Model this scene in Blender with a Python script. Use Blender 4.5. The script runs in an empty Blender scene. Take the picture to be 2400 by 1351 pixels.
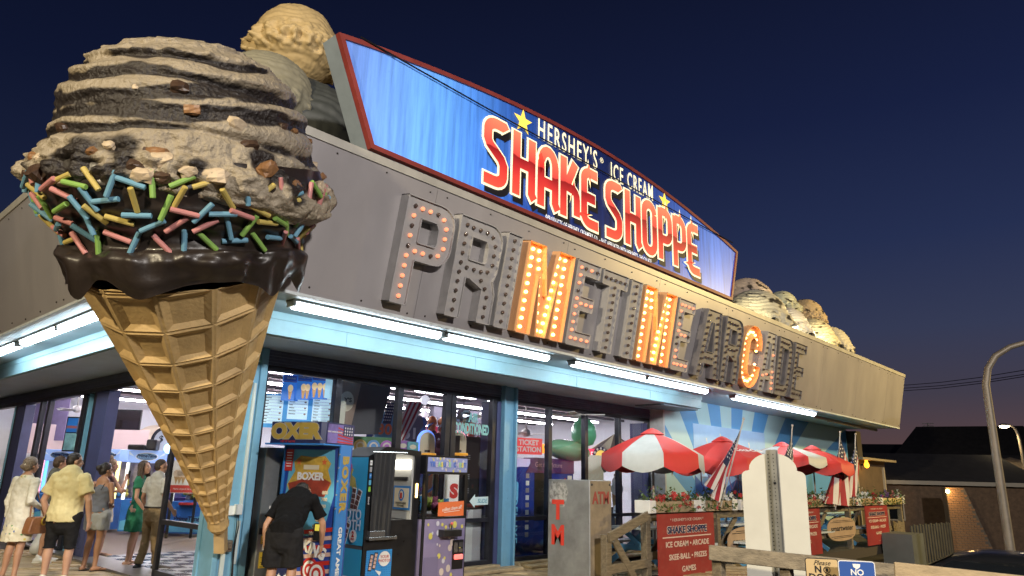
import bpy, bmesh, math, random
from mathutils import Vector, Matrix, noise
from mathutils.geometry import tessellate_polygon
random.seed(7)
PI = math.pi
S = bpy.context.scene
COL = S.collection

# ---------------------------------------------------------------- camera
CAM = Vector((-4.6, -9.195, 1.6))
RX = Vector((0.67825022, -0.73442248, 0.02450024))      # camera right
RD = Vector((0.20539464, 0.15746178, -0.965929))        # camera down
RF = Vector((0.70554212, 0.66017377, 0.25764493))       # camera forward
FPX = 1653.98
cd = bpy.data.cameras.new('camera'); cam = bpy.data.objects.new('camera', cd); COL.objects.link(cam)
cam.matrix_world = Matrix(((RX.x, -RD.x, -RF.x, CAM.x), (RX.y, -RD.y, -RF.y, CAM.y), (RX.z, -RD.z, -RF.z, CAM.z), (0, 0, 0, 1)))
cd.sensor_width = 36; cd.lens = FPX / 2400 * 36; cd.clip_start = 0.05; cd.clip_end = 3000
S.camera = cam

# ---------------------------------------------------------------- world: sky after sunset
W = bpy.data.worlds.new('World'); S.world = W; W.use_nodes = True
nt = W.node_tree; nt.nodes.clear()
out = nt.nodes.new('ShaderNodeOutputWorld'); bg = nt.nodes.new('ShaderNodeBackground')
# dusk gradient: warm at the horizon where the sun went down, deep blue overhead
tcw = nt.nodes.new('ShaderNodeTexCoord'); sep = nt.nodes.new('ShaderNodeSeparateXYZ'); nt.links.new(tcw.outputs['Generated'], sep.inputs[0])
el = nt.nodes.new('ShaderNodeValToRGB'); nt.links.new(sep.outputs[2], el.inputs[0]); cre = el.color_ramp.elements
cre[0].position = 0.0; cre[0].color = (0.150, 0.066, 0.058, 1); cre[1].position = 1.0; cre[1].color = (0.0030, 0.0045, 0.016, 1)
for p_, c_ in ((0.05, (0.092, 0.055, 0.058)), (0.11, (0.054, 0.047, 0.070)), (0.19, (0.036, 0.044, 0.090)), (0.30, (0.019, 0.029, 0.082)), (0.45, (0.0095, 0.0155, 0.055)), (0.65, (0.005, 0.0075, 0.026))):
    q_ = cre.new(p_); q_.color = c_ + (1,)
dt = nt.nodes.new('ShaderNodeVectorMath'); dt.operation = 'DOT_PRODUCT'; nt.links.new(tcw.outputs['Generated'], dt.inputs[0]); dt.inputs[1].default_value = (0.97, -0.24, 0.0)
az = nt.nodes.new('ShaderNodeMapRange'); az.inputs[1].default_value = -0.3; az.inputs[2].default_value = 0.95; az.inputs[3].default_value = 0.42; az.inputs[4].default_value = 1.0; nt.links.new(dt.outputs['Value'], az.inputs[0])
nt.links.new(el.outputs[0], bg.inputs[0]); nt.links.new(az.outputs[0], bg.inputs[1]); nt.links.new(bg.outputs[0], out.inputs[0])
S.view_settings.view_transform = 'Standard'; S.view_settings.look = 'None'
S.view_settings.exposure = 0.0; S.view_settings.gamma = 1.0
S.cycles.use_denoising = True
S.cycles.max_bounces = 6; S.cycles.diffuse_bounces = 3; S.cycles.glossy_bounces = 3; S.cycles.transmission_bounces = 5; S.cycles.transparent_max_bounces = 10
S.cycles.sample_clamp_indirect = 4.0; S.cycles.caustics_reflective = False; S.cycles.caustics_refractive = False

def lamp(name, loc, target, energy, color, size=0.5, kind='SPOT', angle=120, blend=0.6):
    ld = bpy.data.lights.new(name, kind); ld.energy = energy; ld.color = color
    if kind == 'SPOT':
        ld.spot_size = math.radians(angle); ld.spot_blend = blend; ld.shadow_soft_size = size
    elif kind == 'AREA':
        ld.shape = 'RECTANGLE'; ld.size = size[0]; ld.size_y = size[1]
    else: ld.shadow_soft_size = size
    o = bpy.data.objects.new(name, ld); COL.objects.link(o); o.location = loc
    o.rotation_euler = (Vector(target) - Vector(loc)).to_track_quat('-Z', 'Y').to_euler()
    return o
# lamps of the car park that light the whole front
lamp('street_light_west', (-15, -7, 7.5), (-2.5, -2, 3.5), 9500, (1.0, 0.84, 0.56), 0.35, 'SPOT', 110)
lamp('street_light_south', (-5, -22, 9), (4, -3, 3), 15500, (1.0, 0.93, 0.87), 0.5, 'SPOT', 110)
lamp('street_light_east', (24, -13, 8.5), (19, -2, 3.5), 9500, (1.0, 0.72, 0.27), 0.35, 'SPOT', 90)

# ---------------------------------------------------------------- helpers
def ray(px, py):
    return RX * (px - 1200) + RD * (py - 675.5) + RF * FPX
def at(px, py, x=None, y=None, z=None, d=None):
    r = ray(px, py)
    if d is not None: t = d / FPX
    elif x is not None: t = (x - CAM.x) / r.x
    elif y is not None: t = (y - CAM.y) / r.y
    else: t = (z - CAM.z) / r.z
    return CAM + r * t

MATS = {}
def mat(name, col, rough=0.6, metal=0.0, emit=0.0, ecol=None, var=0.0, vscale=3.0, bump=0.0, bscale=40.0, coat=0.0, stretch=None, trans=0.0, alpha=1.0, dirt=0.0, dcol=(0.05, 0.045, 0.04)):
    if name in MATS: return MATS[name]
    m = bpy.data.materials.new(name); m.use_nodes = True
    n = m.node_tree.nodes; l = m.node_tree.links; b = n['Principled BSDF']
    c = tuple(col) + (1,)
    b.inputs['Base Color'].default_value = c; b.inputs['Roughness'].default_value = rough; b.inputs['Metallic'].default_value = metal
    if coat: b.inputs['Coat Weight'].default_value = coat
    if trans: b.inputs['Transmission Weight'].default_value = trans
    if alpha < 1: b.inputs['Alpha'].default_value = alpha
    if emit:
        b.inputs['Emission Color'].default_value = tuple(ecol or col) + (1,); b.inputs['Emission Strength'].default_value = emit
    if var or bump or dirt:
        tc = n.new('ShaderNodeTexCoord'); mp = n.new('ShaderNodeMapping'); l.new(tc.outputs['Object'], mp.inputs[0])
        if stretch: mp.inputs['Scale'].default_value = stretch
        src = None
        if var:
            no = n.new('ShaderNodeTexNoise'); no.inputs['Scale'].default_value = vscale; no.inputs['Detail'].default_value = 6; no.inputs['Roughness'].default_value = 0.65
            l.new(mp.outputs[0], no.inputs['Vector'])
            hs = n.new('ShaderNodeMix'); hs.data_type = 'RGBA'
            hs.inputs[6].default_value = tuple(max(0, v * (1 - var)) for v in col) + (1,); hs.inputs[7].default_value = tuple(min(1, v * (1 + var)) for v in col) + (1,)
            mr = n.new('ShaderNodeMapRange'); mr.inputs[1].default_value = 0.3; mr.inputs[2].default_value = 0.7
            l.new(no.outputs['Fac'], mr.inputs[0]); l.new(mr.outputs[0], hs.inputs[0]); src = hs.outputs[2]
            rr = n.new('ShaderNodeMapRange'); rr.inputs[3].default_value = max(0.03, rough - 0.12); rr.inputs[4].default_value = min(1, rough + 0.12)
            l.new(no.outputs['Fac'], rr.inputs[0]); l.new(rr.outputs[0], b.inputs['Roughness'])
        if dirt:
            nd = n.new('ShaderNodeTexNoise'); nd.inputs['Scale'].default_value = vscale * 2.3; nd.inputs['Detail'].default_value = 8
            l.new(mp.outputs[0], nd.inputs['Vector'])
            md = n.new('ShaderNodeMapRange'); md.inputs[1].default_value = 0.55; md.inputs[2].default_value = 0.75; md.inputs[4].default_value = dirt
            l.new(nd.outputs['Fac'], md.inputs[0])
            mx = n.new('ShaderNodeMix'); mx.data_type = 'RGBA'; mx.inputs[6].default_value = c; mx.inputs[7].default_value = tuple(dcol) + (1,)
            if src: l.new(src, mx.inputs[6])
            l.new(md.outputs[0], mx.inputs[0]); src = mx.outputs[2]
        if src: l.new(src, b.inputs['Base Color'])
        if bump:
            nb = n.new('ShaderNodeTexNoise'); nb.inputs['Scale'].default_value = bscale; nb.inputs['Detail'].default_value = 4
            l.new(mp.outputs[0], nb.inputs['Vector'])
            bp = n.new('ShaderNodeBump'); bp.inputs['Strength'].default_value = bump; bp.inputs['Distance'].default_value = 0.02
            l.new(nb.outputs['Fac'], bp.inputs['Height']); l.new(bp.outputs[0], b.inputs['Normal'])
    MATS[name] = m
    return m

class MB:
    """collects shapes into one mesh"""
    def __init__(s): s.v = []; s.f = []
    def add(s, vs, fs, M=None):
        k = len(s.v)
        s.v += [(M @ Vector(v)) if M else Vector(v) for v in vs]
        s.f += [tuple(i + k for i in f) for f in fs]
    def box(s, x0, x1, y0, y1, z0, z1, M=None):
        s.add([(x0, y0, z0), (x1, y0, z0), (x1, y1, z0), (x0, y1, z0), (x0, y0, z1), (x1, y0, z1), (x1, y1, z1), (x0, y1, z1)],
              [(0, 3, 2, 1), (4, 5, 6, 7), (0, 1, 5, 4), (1, 2, 6, 5), (2, 3, 7, 6), (3, 0, 4, 7)], M)
    def bar(s, a, b, w, h, up=(0, 0, 1)):
        a = Vector(a); b = Vector(b); d = (b - a).normalized(); sd = d.cross(Vector(up))
        if sd.length < 1e-4: sd = d.cross(Vector((1, 0, 0)))
        sd.normalize(); u = sd.cross(d)
        vs = []
        for p in (a, b):
            for i, j in ((-1, -1), (1, -1), (1, 1), (-1, 1)): vs.append(p + sd * (w / 2 * i) + u * (h / 2 * j))
        s.add(vs, [(0, 1, 2, 3), (7, 6, 5, 4), (0, 4, 5, 1), (1, 5, 6, 2), (2, 6, 7, 3), (3, 7, 4, 0)])
    def tube(s, pts, r, n=8, closed=False, cap=True):
        pts = [Vector(p) for p in pts]; k = len(pts)
        rs = r if isinstance(r, (list, tuple)) else [r] * k
        rings = []; prev = None
        for i, p in enumerate(pts):
            if closed: d = pts[(i + 1) % k] - pts[i - 1]
            else: d = pts[min(i + 1, k - 1)] - pts[max(i - 1, 0)]
            d.normalize()
            if prev is None:
                a = Vector((0, 0, 1)) if abs(d.z) < 0.9 else Vector((1, 0, 0))
                u = d.cross(a).normalized()
            else:
                u = prev - d * prev.dot(d); u.normalize()
            prev = u; w = d.cross(u)
            rings.append([p + (u * math.cos(2 * PI * j / n) + w * math.sin(2 * PI * j / n)) * rs[i] for j in range(n)])
        s.rings(rings, closed, cap)
    def rings(s, rings, closed=False, cap=True):
        n = len(rings[0]); k = len(rings); vs = [p for r in rings for p in r]; fs = []
        for i in range(k if closed else k - 1):
            for j in range(n):
                a = i * n + j; b = i * n + (j + 1) % n; c = ((i + 1) % k) * n + (j + 1) % n; d = ((i + 1) % k) * n + j
                fs.append((a, b, c, d))
        if cap and not closed:
            fs.append(tuple(range(n - 1, -1, -1))); fs.append(tuple((k - 1) * n + j for j in range(n)))
        s.add(vs, fs)
    def lathe(s, prof, n=24, M=None, cap=True, wob=None):
        """prof: (r, z) list"""
        rings = []
        for r, z in prof:
            rings.append([(r * math.cos(2 * PI * j / n), r * math.sin(2 * PI * j / n), z) for j in range(n)])
        if M: rings = [[M @ Vector(p) for p in r] for r in rings]
        s.rings(rings, False, cap)
    def ball(s, c, r, n=12, m=8, M=None):
        if not isinstance(r, (tuple, list)): r = (r, r, r)
        c = Vector(c); vs = [c + Vector((0, 0, -r[2]))]; fs = []
        for i in range(1, m):
            t = -PI / 2 + PI * i / m
            for j in range(n):
                p = 2 * PI * j / n
                vs.append(c + Vector((r[0] * math.cos(t) * math.cos(p), r[1] * math.cos(t) * math.sin(p), r[2] * math.sin(t))))
        vs.append(c + Vector((0, 0, r[2]))); e = len(vs) - 1
        for j in range(n):
            fs.append((0, 1 + (j + 1) % n, 1 + j)); fs.append((e, e - n + j, e - n + (j + 1) % n))
            for i in range(m - 2):
                a = 1 + i * n + j; b = 1 + i * n + (j + 1) % n
                fs.append((a, b, b + n, a + n))
        s.add(vs, fs, M)
    def prism(s, loops, M, depth):
        """flat plate from outer loop (+holes), in local XY, front at z=0, back at z=-depth"""
        L = [[Vector((p[0], p[1], 0)) for p in lp] for lp in loops]
        tri = tessellate_polygon(L); flat = [p for lp in L for p in lp]; k = len(flat)
        vs = [M @ p for p in flat]; fs = []
        area = 0
        for t in tri:
            a, b, c = (flat[i] for i in t)
            fs.append(t if (b - a).cross(c - a).z > 0 else (t[0], t[2], t[1]))
        if depth:
            vs += [M @ (p + Vector((0, 0, -depth))) for p in flat]
            fs += [(f[2] + k, f[1] + k, f[0] + k) for f in fs[:]]
            o = 0
            for lp in L:
                m = len(lp)
                for i in range(m): fs.append((o + i, o + k + i, o + k + (i + 1) % m, o + (i + 1) % m))
                o += m
        s.add(vs, fs)
    def build(s, name, m, parent=None, smooth=False, bevel=0.0):
        me = bpy.data.meshes.new(name); me.from_pydata([tuple(v) for v in s.v], [], s.f); me.validate(); 
        if smooth or bevel:
            bm = bmesh.new(); bm.from_mesh(me)
            bmesh.ops.recalc_face_normals(bm, faces=bm.faces)
            if bevel: bmesh.ops.bevel(bm, geom=bm.edges[:], offset=bevel, segments=1, affect='EDGES', clamp_overlap=True)
            bm.to_mesh(me); bm.free()
        else:
            bm = bmesh.new(); bm.from_mesh(me); bmesh.ops.recalc_face_normals(bm, faces=bm.faces); bm.to_mesh(me); bm.free()
        if smooth:
            for p in me.polygons: p.use_smooth = True
        if isinstance(m, (list, tuple)):
            for q in m: me.materials.append(q)
        else: me.materials.append(m)
        return link(name, me, parent)
def link(name, me, parent=None):
    o = bpy.data.objects.new(name, me); COL.objects.link(o)
    if parent:
        o.parent = parent; o.matrix_parent_inverse = WM(parent).inverted()
    return o
def WM(o):
    M = o.matrix_basis.copy()
    if o.parent: M = WM(o.parent) @ o.matrix_parent_inverse @ M
    return M
def tag(o, label=None, cat=None, group=None, kind=None):
    if label: o['label'] = label
    if cat: o['category'] = cat
    if group: o['group'] = group
    if kind: o['kind'] = kind
    return o
def thing(name, label, cat, loc=(0, 0, 0), group=None):
    o = bpy.data.objects.new(name, None); o.empty_display_size = 0.1; COL.objects.link(o); o.location = loc
    return tag(o, label, cat, group)
def fr(o, X, Y):
    """frame: origin o, right X, up Y, normal X x Y"""
    X = Vector(X).normalized(); Y = Vector(Y).normalized(); Z = X.cross(Y); o = Vector(o)
    return Matrix(((X.x, Y.x, Z.x, o.x), (X.y, Y.y, Z.y, o.y), (X.z, Y.z, Z.z, o.z), (0, 0, 0, 1)))
def south(x, y, z): return fr((x, y, z), (1, 0, 0), (0, 0, 1))
def west(x, y, z): return fr((x, y, z), (0, -1, 0), (0, 0, 1))
def face(x, y, z, ang):
    """frame whose normal points to compass angle ang (degrees, in the XY plane)"""
    a = math.radians(ang); n = Vector((math.cos(a), math.sin(a), 0)); return fr((x, y, z), Vector((0, 0, 1)).cross(n), (0, 0, 1))
def text(s, M, size, m, parent, name='lettering', sx=1.0, bold=0.0, align='CENTER', spacing=1.0, ext=0.001, shear=0.0, res=3, label=None):
    c = bpy.data.curves.new('t', 'FONT'); c.body = s; c.size = size; c.align_x = align; c.align_y = 'CENTER'
    c.extrude = ext; c.offset = bold; c.space_character = spacing; c.resolution_u = res; c.shear = shear; c.space_line = 0.95
    t = bpy.data.objects.new('t', c); COL.objects.link(t)
    dg = bpy.context.evaluated_depsgraph_get()
    me = bpy.data.meshes.new_from_object(t.evaluated_get(dg)); bpy.data.objects.remove(t); bpy.data.curves.remove(c)
    me.transform(M @ Matrix.Diagonal((sx, 1, 1, 1))); me.materials.clear(); me.materials.append(m)
    o = link(name, me, parent)
    if label: o['label'] = label
    return o
def plate(name, x0, y0, x1, y1, M, m, parent, depth=0.004, z=0.0, rad=0.0):
    mb = MB()
    mb.prism([rrect(x0, y0, x1, y1, rad)], M @ Matrix.Translation((0, 0, z)), depth)
    return mb.build(name, m, parent)
def rrect(x0, y0, x1, y1, r=0.0, n=5):
    if r <= 0: return [(x0, y0), (x1, y0), (x1, y1), (x0, y1)]
    o = []
    for cx, cy, a in ((x1 - r, y0 + r, -PI / 2), (x1 - r, y1 - r, 0), (x0 + r, y1 - r, PI / 2), (x0 + r, y0 + r, PI)):
        for i in range(n + 1): o.append((cx + r * math.cos(a + PI / 2 * i / n), cy + r * math.sin(a + PI / 2 * i / n)))
    return o
def ell(cx, cy, rx, ry=None, n=24, a0=0):
    ry = ry or rx
    return [(cx + rx * math.cos(a0 + 2 * PI * i / n), cy + ry * math.sin(a0 + 2 * PI * i / n)) for i in range(n)]
def star(cx, cy, r, k=0.4):
    return [(cx + (r if i % 2 == 0 else r * k) * math.sin(PI * i / 5), cy + (r if i % 2 == 0 else r * k) * math.cos(PI * i / 5)) for i in range(10)]
def shape(name, loops, M, m, parent, z=0.0, depth=0.003):
    mb = MB(); mb.prism(loops, M @ Matrix.Translation((0, 0, z)), depth); return mb.build(name, m, parent)
def arc(cx, cy, rx, ry, a0, a1, n=8):
    return [(cx + rx * math.cos(math.radians(a0 + (a1 - a0) * i / n)), cy + ry * math.sin(math.radians(a0 + (a1 - a0) * i / n))) for i in range(n + 1)]
def inst(src, M, parent, name=None):
    """share the mesh of src at matrix M (world) under parent"""
    o = bpy.data.objects.new(name or src.name.split('.')[0], src.data); COL.objects.link(o)
    if parent: o.parent = parent; o.matrix_parent_inverse = WM(parent).inverted()
    o.matrix_basis = M
    return o

# ---------------------------------------------------------------- common materials
BLUE = mat('blue_paint', (0.36, 0.62, 0.72), 0.42, var=0.10, vscale=1.6, bump=0.06, bscale=9, dirt=0.10, dcol=(0.12, 0.2, 0.24))
BLUE2 = mat('blue_post_paint', (0.16, 0.36, 0.52), 0.4, var=0.12, vscale=2.0, bump=0.05, bscale=14, dirt=0.2, dcol=(0.10, 0.15, 0.18))
LIPW = mat('white_drip_edge', (0.55, 0.6, 0.62), 0.45, var=0.15, vscale=4, dirt=0.3)
SOFF = mat('soffit_paint', (0.45, 0.55, 0.62), 0.5, var=0.12, vscale=1.2, dirt=0.15, dcol=(0.15, 0.18, 0.2))
SHEET = mat('fascia_sheet_metal', (0.40, 0.38, 0.385), 0.38, 0.35, var=0.07, vscale=0.9, bump=0.12, bscale=1.1, stretch=(1.3, 1.3, 0.5), dirt=0.14, dcol=(0.27, 0.245, 0.22))
CAPM = mat('roof_cap_metal', (0.52, 0.50, 0.44), 0.42, 0.3, var=0.1, vscale=4)
BRONZE = mat('dark_bronze_frame', (0.030, 0.031, 0.042), 0.35, 0.4, var=0.3, vscale=5)
NAVY = mat('navy_jamb_paint', (0.055, 0.065, 0.16), 0.5, var=0.15, vscale=3)
BLACK = mat('black_laminate', (0.012, 0.012, 0.014), 0.32, var=0.3, vscale=6)
BLKPR = mat('black_print', (0.01, 0.01, 0.012), 0.5)
WHITE = mat('white_paint', (0.72, 0.72, 0.70), 0.5, var=0.05, vscale=5)
WPRINT = mat('white_print', (0.78, 0.78, 0.76), 0.5)
RED = mat('red_print', (0.50, 0.028, 0.022), 0.45)
YEL = mat('yellow_print', (0.75, 0.55, 0.06), 0.5)
CHROME = mat('steel', (0.55, 0.55, 0.55), 0.25, 0.9, var=0.1)
GLASS = None
def glassmat():
    m = bpy.data.materials.new('window_glass'); m.use_nodes = True; n = m.node_tree.nodes; l = m.node_tree.links
    n.clear(); o = n.new('ShaderNodeOutputMaterial'); mx = n.new('ShaderNodeMixShader'); t = n.new('ShaderNodeBsdfTransparent'); g = n.new('ShaderNodeBsdfGlossy')
    t.inputs[0].default_value = (0.92, 0.94, 0.95, 1); g.inputs['Roughness'].default_value = 0.02
    lw = n.new('ShaderNodeLayerWeight'); lw.inputs[0].default_value = 0.5; pw = n.new('ShaderNodeMath'); pw.operation = 'POWER'; pw.inputs[1].default_value = 4.0; l.new(lw.outputs['Facing'], pw.inputs[0])
    f = n.new('ShaderNodeMath'); f.operation = 'MULTIPLY_ADD'; f.inputs[1].default_value = 0.55; f.inputs[2].default_value = 0.05; l.new(pw.outputs[0], f.inputs[0])
    l.new(f.outputs[0], mx.inputs[0]); l.new(t.outputs[0], mx.inputs[1]); l.new(g.outputs[0], mx.inputs[2]); l.new(mx.outputs[0], o.inputs[0])
    return m
GLASS = glassmat()
WOOD = mat('weathered_wood', (0.17, 0.135, 0.085), 0.75, var=0.45, vscale=5, bump=0.35, bscale=22, stretch=(1, 7, 7), dirt=0.35, dcol=(0.05, 0.045, 0.03))
PLANK = [mat('deck_plank_%s' % k, c, 0.7, var=0.35, vscale=5, bump=0.25, bscale=20, stretch=(1, 9, 3), dirt=0.2, dcol=(0.10, 0.07, 0.04)) for k, c in (('a', (0.36, 0.27, 0.15)), ('b', (0.31, 0.235, 0.135)), ('c', (0.40, 0.31, 0.18)))]
# ================================================================ ground and far setting
lot_m = mat('asphalt', (0.045, 0.045, 0.047), 0.85, var=0.25, vscale=0.8, bump=0.3, bscale=60)
mb = MB(); mb.box(-400, 600, -400, 600, -1.05, -0.95); g = mb.build('ground', lot_m); g['kind'] = 'structure'
# raised boardwalk with planks laid on the diagonal
deck = MB(); deck.box(-30, 5.6, -3.2, 40, -0.30, -0.06); deck.box(5.6, 22.3, -2.38, 40, -0.30, -0.06); dk = deck.build('boardwalk', mat('deck_joist', (0.05, 0.04, 0.03), 0.9)); dk['kind'] = 'structure'
def deck_plank():
    k = 0
    proto = []
    for m in PLANK:
        b = MB(); b.box(-2.4, 2.4, -0.067, 0.067, -0.045, 0.0); o = b.build('plank', m, dk, bevel=0.006); proto.append(o)
    used = set()
    dv = Vector((1, -1, 0)).normalized(); nv = Vector((1, 1, 0)).normalized()
    for i in range(-26, 62):
        for j in range(-3, 3):
            s = i * 0.142; t = j * 4.86 + (i % 3) * 1.62
            c = nv * s + dv * t
            if not (-4.5 < c.x < 8.5 and -3.3 < c.y < 8.2) : continue
            near = c.x < 0.3 or c.y < 0.2
            if not near or (c.x > -1.2 and c.y > 5.0 and c.x > 0.0): continue
            M = Matrix.Translation((c.x, c.y, random.uniform(-0.004, 0.003))) @ Matrix.Rotation(-PI / 4, 4, 'Z')
            p = random.choice(proto)
            if p.name not in used: p.matrix_basis = M; used.add(p.name)
            else: inst(p, M, dk)
            k += 1
    return k
deck_plank()
# indoor floor: one dark boarded sheet and a chequered mat of single tiles
b = MB(); b.box(0.06, 22.8, 0.2, 17, -0.05, 0.015); fl = b.build('arcade_floor', mat('arcade_floor_boards', (0.16, 0.11, 0.07), 0.4, var=0.3, vscale=4, stretch=(1, 12, 1), dirt=0.2)); fl['kind'] = 'structure'
chk = thing('chequered_mat', 'black and white chequered floor mat inside the open doorway', 'floor mat', (0.3, 1.0, 0.016))
tw = MB(); tw.box(0, 0.29, 0, 0.29, 0, 0.008); ta = tw.build('tile', mat('tile_white', (0.6, 0.6, 0.6), 0.25), chk)
tb = MB(); tb.box(0, 0.29, 0, 0.29, 0, 0.008); tb = tb.build('tile', mat('tile_black', (0.02, 0.02, 0.022), 0.25), chk)
u0 = u1 = False
for i in range(11):
    for j in range(15):
        M = Matrix.Translation((0.32 + i * 0.3, 1.0 + j * 0.3, 0.016))
        if (i + j) % 2:
            if not u0: ta.matrix_basis = M; ta.parent = chk; ta.matrix_parent_inverse = WM(chk).inverted(); u0 = True
            else: inst(ta, M, chk)
        else:
            if not u1: tb.matrix_basis = M; u1 = True
            else: inst(tb, M, chk)

# ================================================================ the arcade building
B = thing('arcade_building', 'low corner building with blue posts, blue overhang and leaning grey metal fascia', 'building', (0, 0, 0))
b = MB()
b.box(0.06, 22.9, 16.9, 17.1, 0, 5.2); b.box(17.9, 18.1, 0.3, 16.9, 0, 5.2)
wallin = b.build('wall', mat('inner_wall_paint', (0.62, 0.66, 0.72), 0.7, var=0.06, vscale=2, bump=0.1, bscale=3), B)
b = MB(); b.box(0.1, 22.9, 0.3, 16.9, 3.92, 4.0); b.build('ceiling', mat('lilac_ceiling', (0.52, 0.42, 0.48), 0.7, var=0.15, vscale=1.5), B)
b = MB()
for y in (3.3, 5.2, 7.2, 9.5, 12.4):
    b.box(0.4, 17.5, y, y + 0.05, 3.66, 3.78)
    b.tube([(0.4, y + 0.5, 3.66), (17.5, y + 0.5, 3.66)], 0.05, 6)
o = b.build('ceiling_pipe', mat('ceiling_pipe_dark', (0.03, 0.028, 0.035), 0.5), B)
b = MB(); b.box(-2.15, 23.0, -2.1, 17, 5.15, 5.28); b.build('roof', mat('roof_felt', (0.10, 0.10, 0.10), 0.9, var=0.3), B)
# upper wall above the soffit
b = MB(); b.box(-0.9, 23.0, -0.7, 0.3, 3.62, 5.15); b.box(-0.9, 0.3, 0.3, 17, 3.62, 5.15); b.build('upper_wall', mat('upper_wall_dark', (0.1, 0.1, 0.1), 0.9), B)
# soffit board under the fascia
b = MB(); b.box(-2.0, 23.05, -2.0, 0.28, 3.575, 3.60); b.box(-2.0, 0.05, 0.281, 17, 3.575, 3.60); b.build('soffit', mat('soffit_white_blue', (0.42, 0.55, 0.63), 0.45, var=0.08, vscale=1.5, dirt=0.12), B)
# drip edge below the fascia
b = MB(); b.box(-2.06, 23.1, -2.07, -2.0, 3.535, 3.57); b.box(-2.07, -2.0, -2.0, 17, 3.535, 3.57); b.build('drip_edge', LIPW, B)
# boxed overhang (beam) over posts
b = MB(); b.box(-1.13, 10.98, -0.93, 0.28, 3.27, 3.574); b.box(-1.13, 0.28, 0.281, 17, 3.27, 3.574)
b.build('overhang', BLUE, B, bevel=0.004)
b = MB(); b.box(-1.145, 10.99, -0.945, -0.93, 3.475, 3.572); b.box(-1.145, -1.13, -0.93, 17, 3.475, 3.572)
for x in (0.9, 3.4, 6.1, 8.7): b.box(x, x + 0.006, -0.934, -0.929, 3.275, 3.47)
b.build('overhang_trim', BLUE, B)
b = MB(); b.box(-1.08, 10.9, -0.88, 0.25, 3.255, 3.269); b.box(-1.08, 0.25, 0.25, 17, 3.255, 3.269); b.build('overhang_soffit', SOFF, B)
b = MB(); b.box(9.3, 10.85, -0.9, -0.15, 3.22, 3.25); b.build('soffit_hatch', mat('hatch_dark', (0.12, 0.16, 0.2), 0.5), B)
# posts: rolled H columns standing on the deck
def hpost(x, y, w=0.36, dp=0.30, rot=0):
    b = MB(); M = Matrix.Translation((x, y, 0)) @ Matrix.Rotation(rot, 4, 'Z')
    for s in (-1, 1): b.box(s * w / 2 - (0.045 if s > 0 else 0), s * w / 2 + (0.045 if s < 0 else 0), 0, dp, 0.0, 3.25, M)
    b.box(-w / 2 + 0.045, w / 2 - 0.045, 0.07, 0.10, 0.0, 3.25, M)
    for z in (0.6, 1.2, 1.7, 2.3): 
        b.ball(M @ Vector((0.03, 0.068, z)), 0.012, 6, 4); b.ball(M @ Vector((-0.06, 0.068, z + 0.1)), 0.012, 6, 4)
    return b.build('post', BLUE2, B, bevel=0.006)
hpost(5.30, 0.0)
hpost(0.06, 6.45, rot=-PI / 2, w=0.34); hpost(0.06, 12.0, rot=-PI / 2, w=0.34)
# corner post with ribs and conduit strips
b = MB(); b.box(-0.17, 0.25, 0.02, 0.45, 0, 3.25); b.box(-0.19, -0.12, -0.02, 0.1, 0, 3.25); b.box(0.17, 0.27, -0.02, 0.1, 0, 3.25)
b.box(-0.19, -0.10, 0.40, 0.5, 0, 3.25)
b.build('corner_post', BLUE2, B, bevel=0.006)
b = MB(); b.box(0.10, 0.135, -0.015, 0.019, 1.15, 2.75); b.box(0.10, 0.135, -0.015, 0.019, 0.42, 0.95); b.box(-0.075, -0.02, -0.01, 0.019, 0.0, 0.6)
b.build('conduit', mat('conduit_pale', (0.5, 0.58, 0.58), 0.4), B)
b = MB(); b.box(-0.06, 0.03, -0.03, 0.019, 1.02, 1.14); b.box(0.02, 0.10, -0.10, 0.0, 1.03, 1.16); b.build('outlet_box', mat('outlet_white', (0.65, 0.70, 0.70), 0.4), B, bevel=0.008)
b = MB(); b.tube([(0.05, -0.06, 1.03), (0.055, -0.07, 0.9), (0.06, -0.05, 0.7), (0.07, -0.045, 0.5), (0.075, -0.05, 0.3), (0.08, -0.06, 0.0)], 0.007, 5)
b.tube([(0.07, -0.06, 1.03), (0.085, -0.07, 0.9), (0.075, -0.05, 0.7), (0.072, -0.055, 0.5), (0.09, -0.05, 0.3), (0.09, -0.06, 0.0)], 0.007, 5); b.build('cable', BLACK, B)

# leaning fascia: panel by panel
LIPZ, TOPZ, LEAN = 3.55, 5.42, 0.38
SL = math.hypot(TOPZ - LIPZ, LEAN)
FA = fr((0, -2.05, LIPZ), (1, 0, 0), (0, -LEAN, TOPZ - LIPZ))           # front fascia frame (u along x, v up the slope)
FB = fr((-2.06, 0, LIPZ), (0, -1, 0), (-LEAN, 0, TOPZ - LIPZ))          # left fascia frame
def fascia(F, u0, u1, mitre_left, mitre_right):
    """one sheet between u0 and u1"""
    a0 = u0 - (LEAN if mitre_left else 0); a1 = u1 + (LEAN if mitre_right else 0)
    b = MB(); b.prism([[(u0 + 0.003, 0), (u1 - 0.003, 0), (a1 - 0.003, SL - 0.10), (a0 + 0.003, SL - 0.10)]], F, 0.05)
    b.build('fascia_panel', SHEET, B)
    b = MB()
    for v in (0.09, SL - 0.18):
        k = max(2, int((u1 - u0) / 0.62))
        for i in range(k): b.ball(F @ Vector((u0 + 0.18 + i * (u1 - u0 - 0.3) / max(1, k - 1), v + random.uniform(-.02, .02), 0.004)), 0.013, 6, 4)
    return b
scr = MB()
xs = [-2.06, 1.15, 3.98, 6.8, 9.64, 12.46, 15.4, 18.3, 21.26, 23.12]
for i in range(len(xs) - 1):
    q = fascia(FA, xs[i], xs[i + 1], i == 0, False); scr.add(q.v, q.f)
us = [2.05, -1.2, -4.4, -7.6, -10.8, -14, -17]
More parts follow.
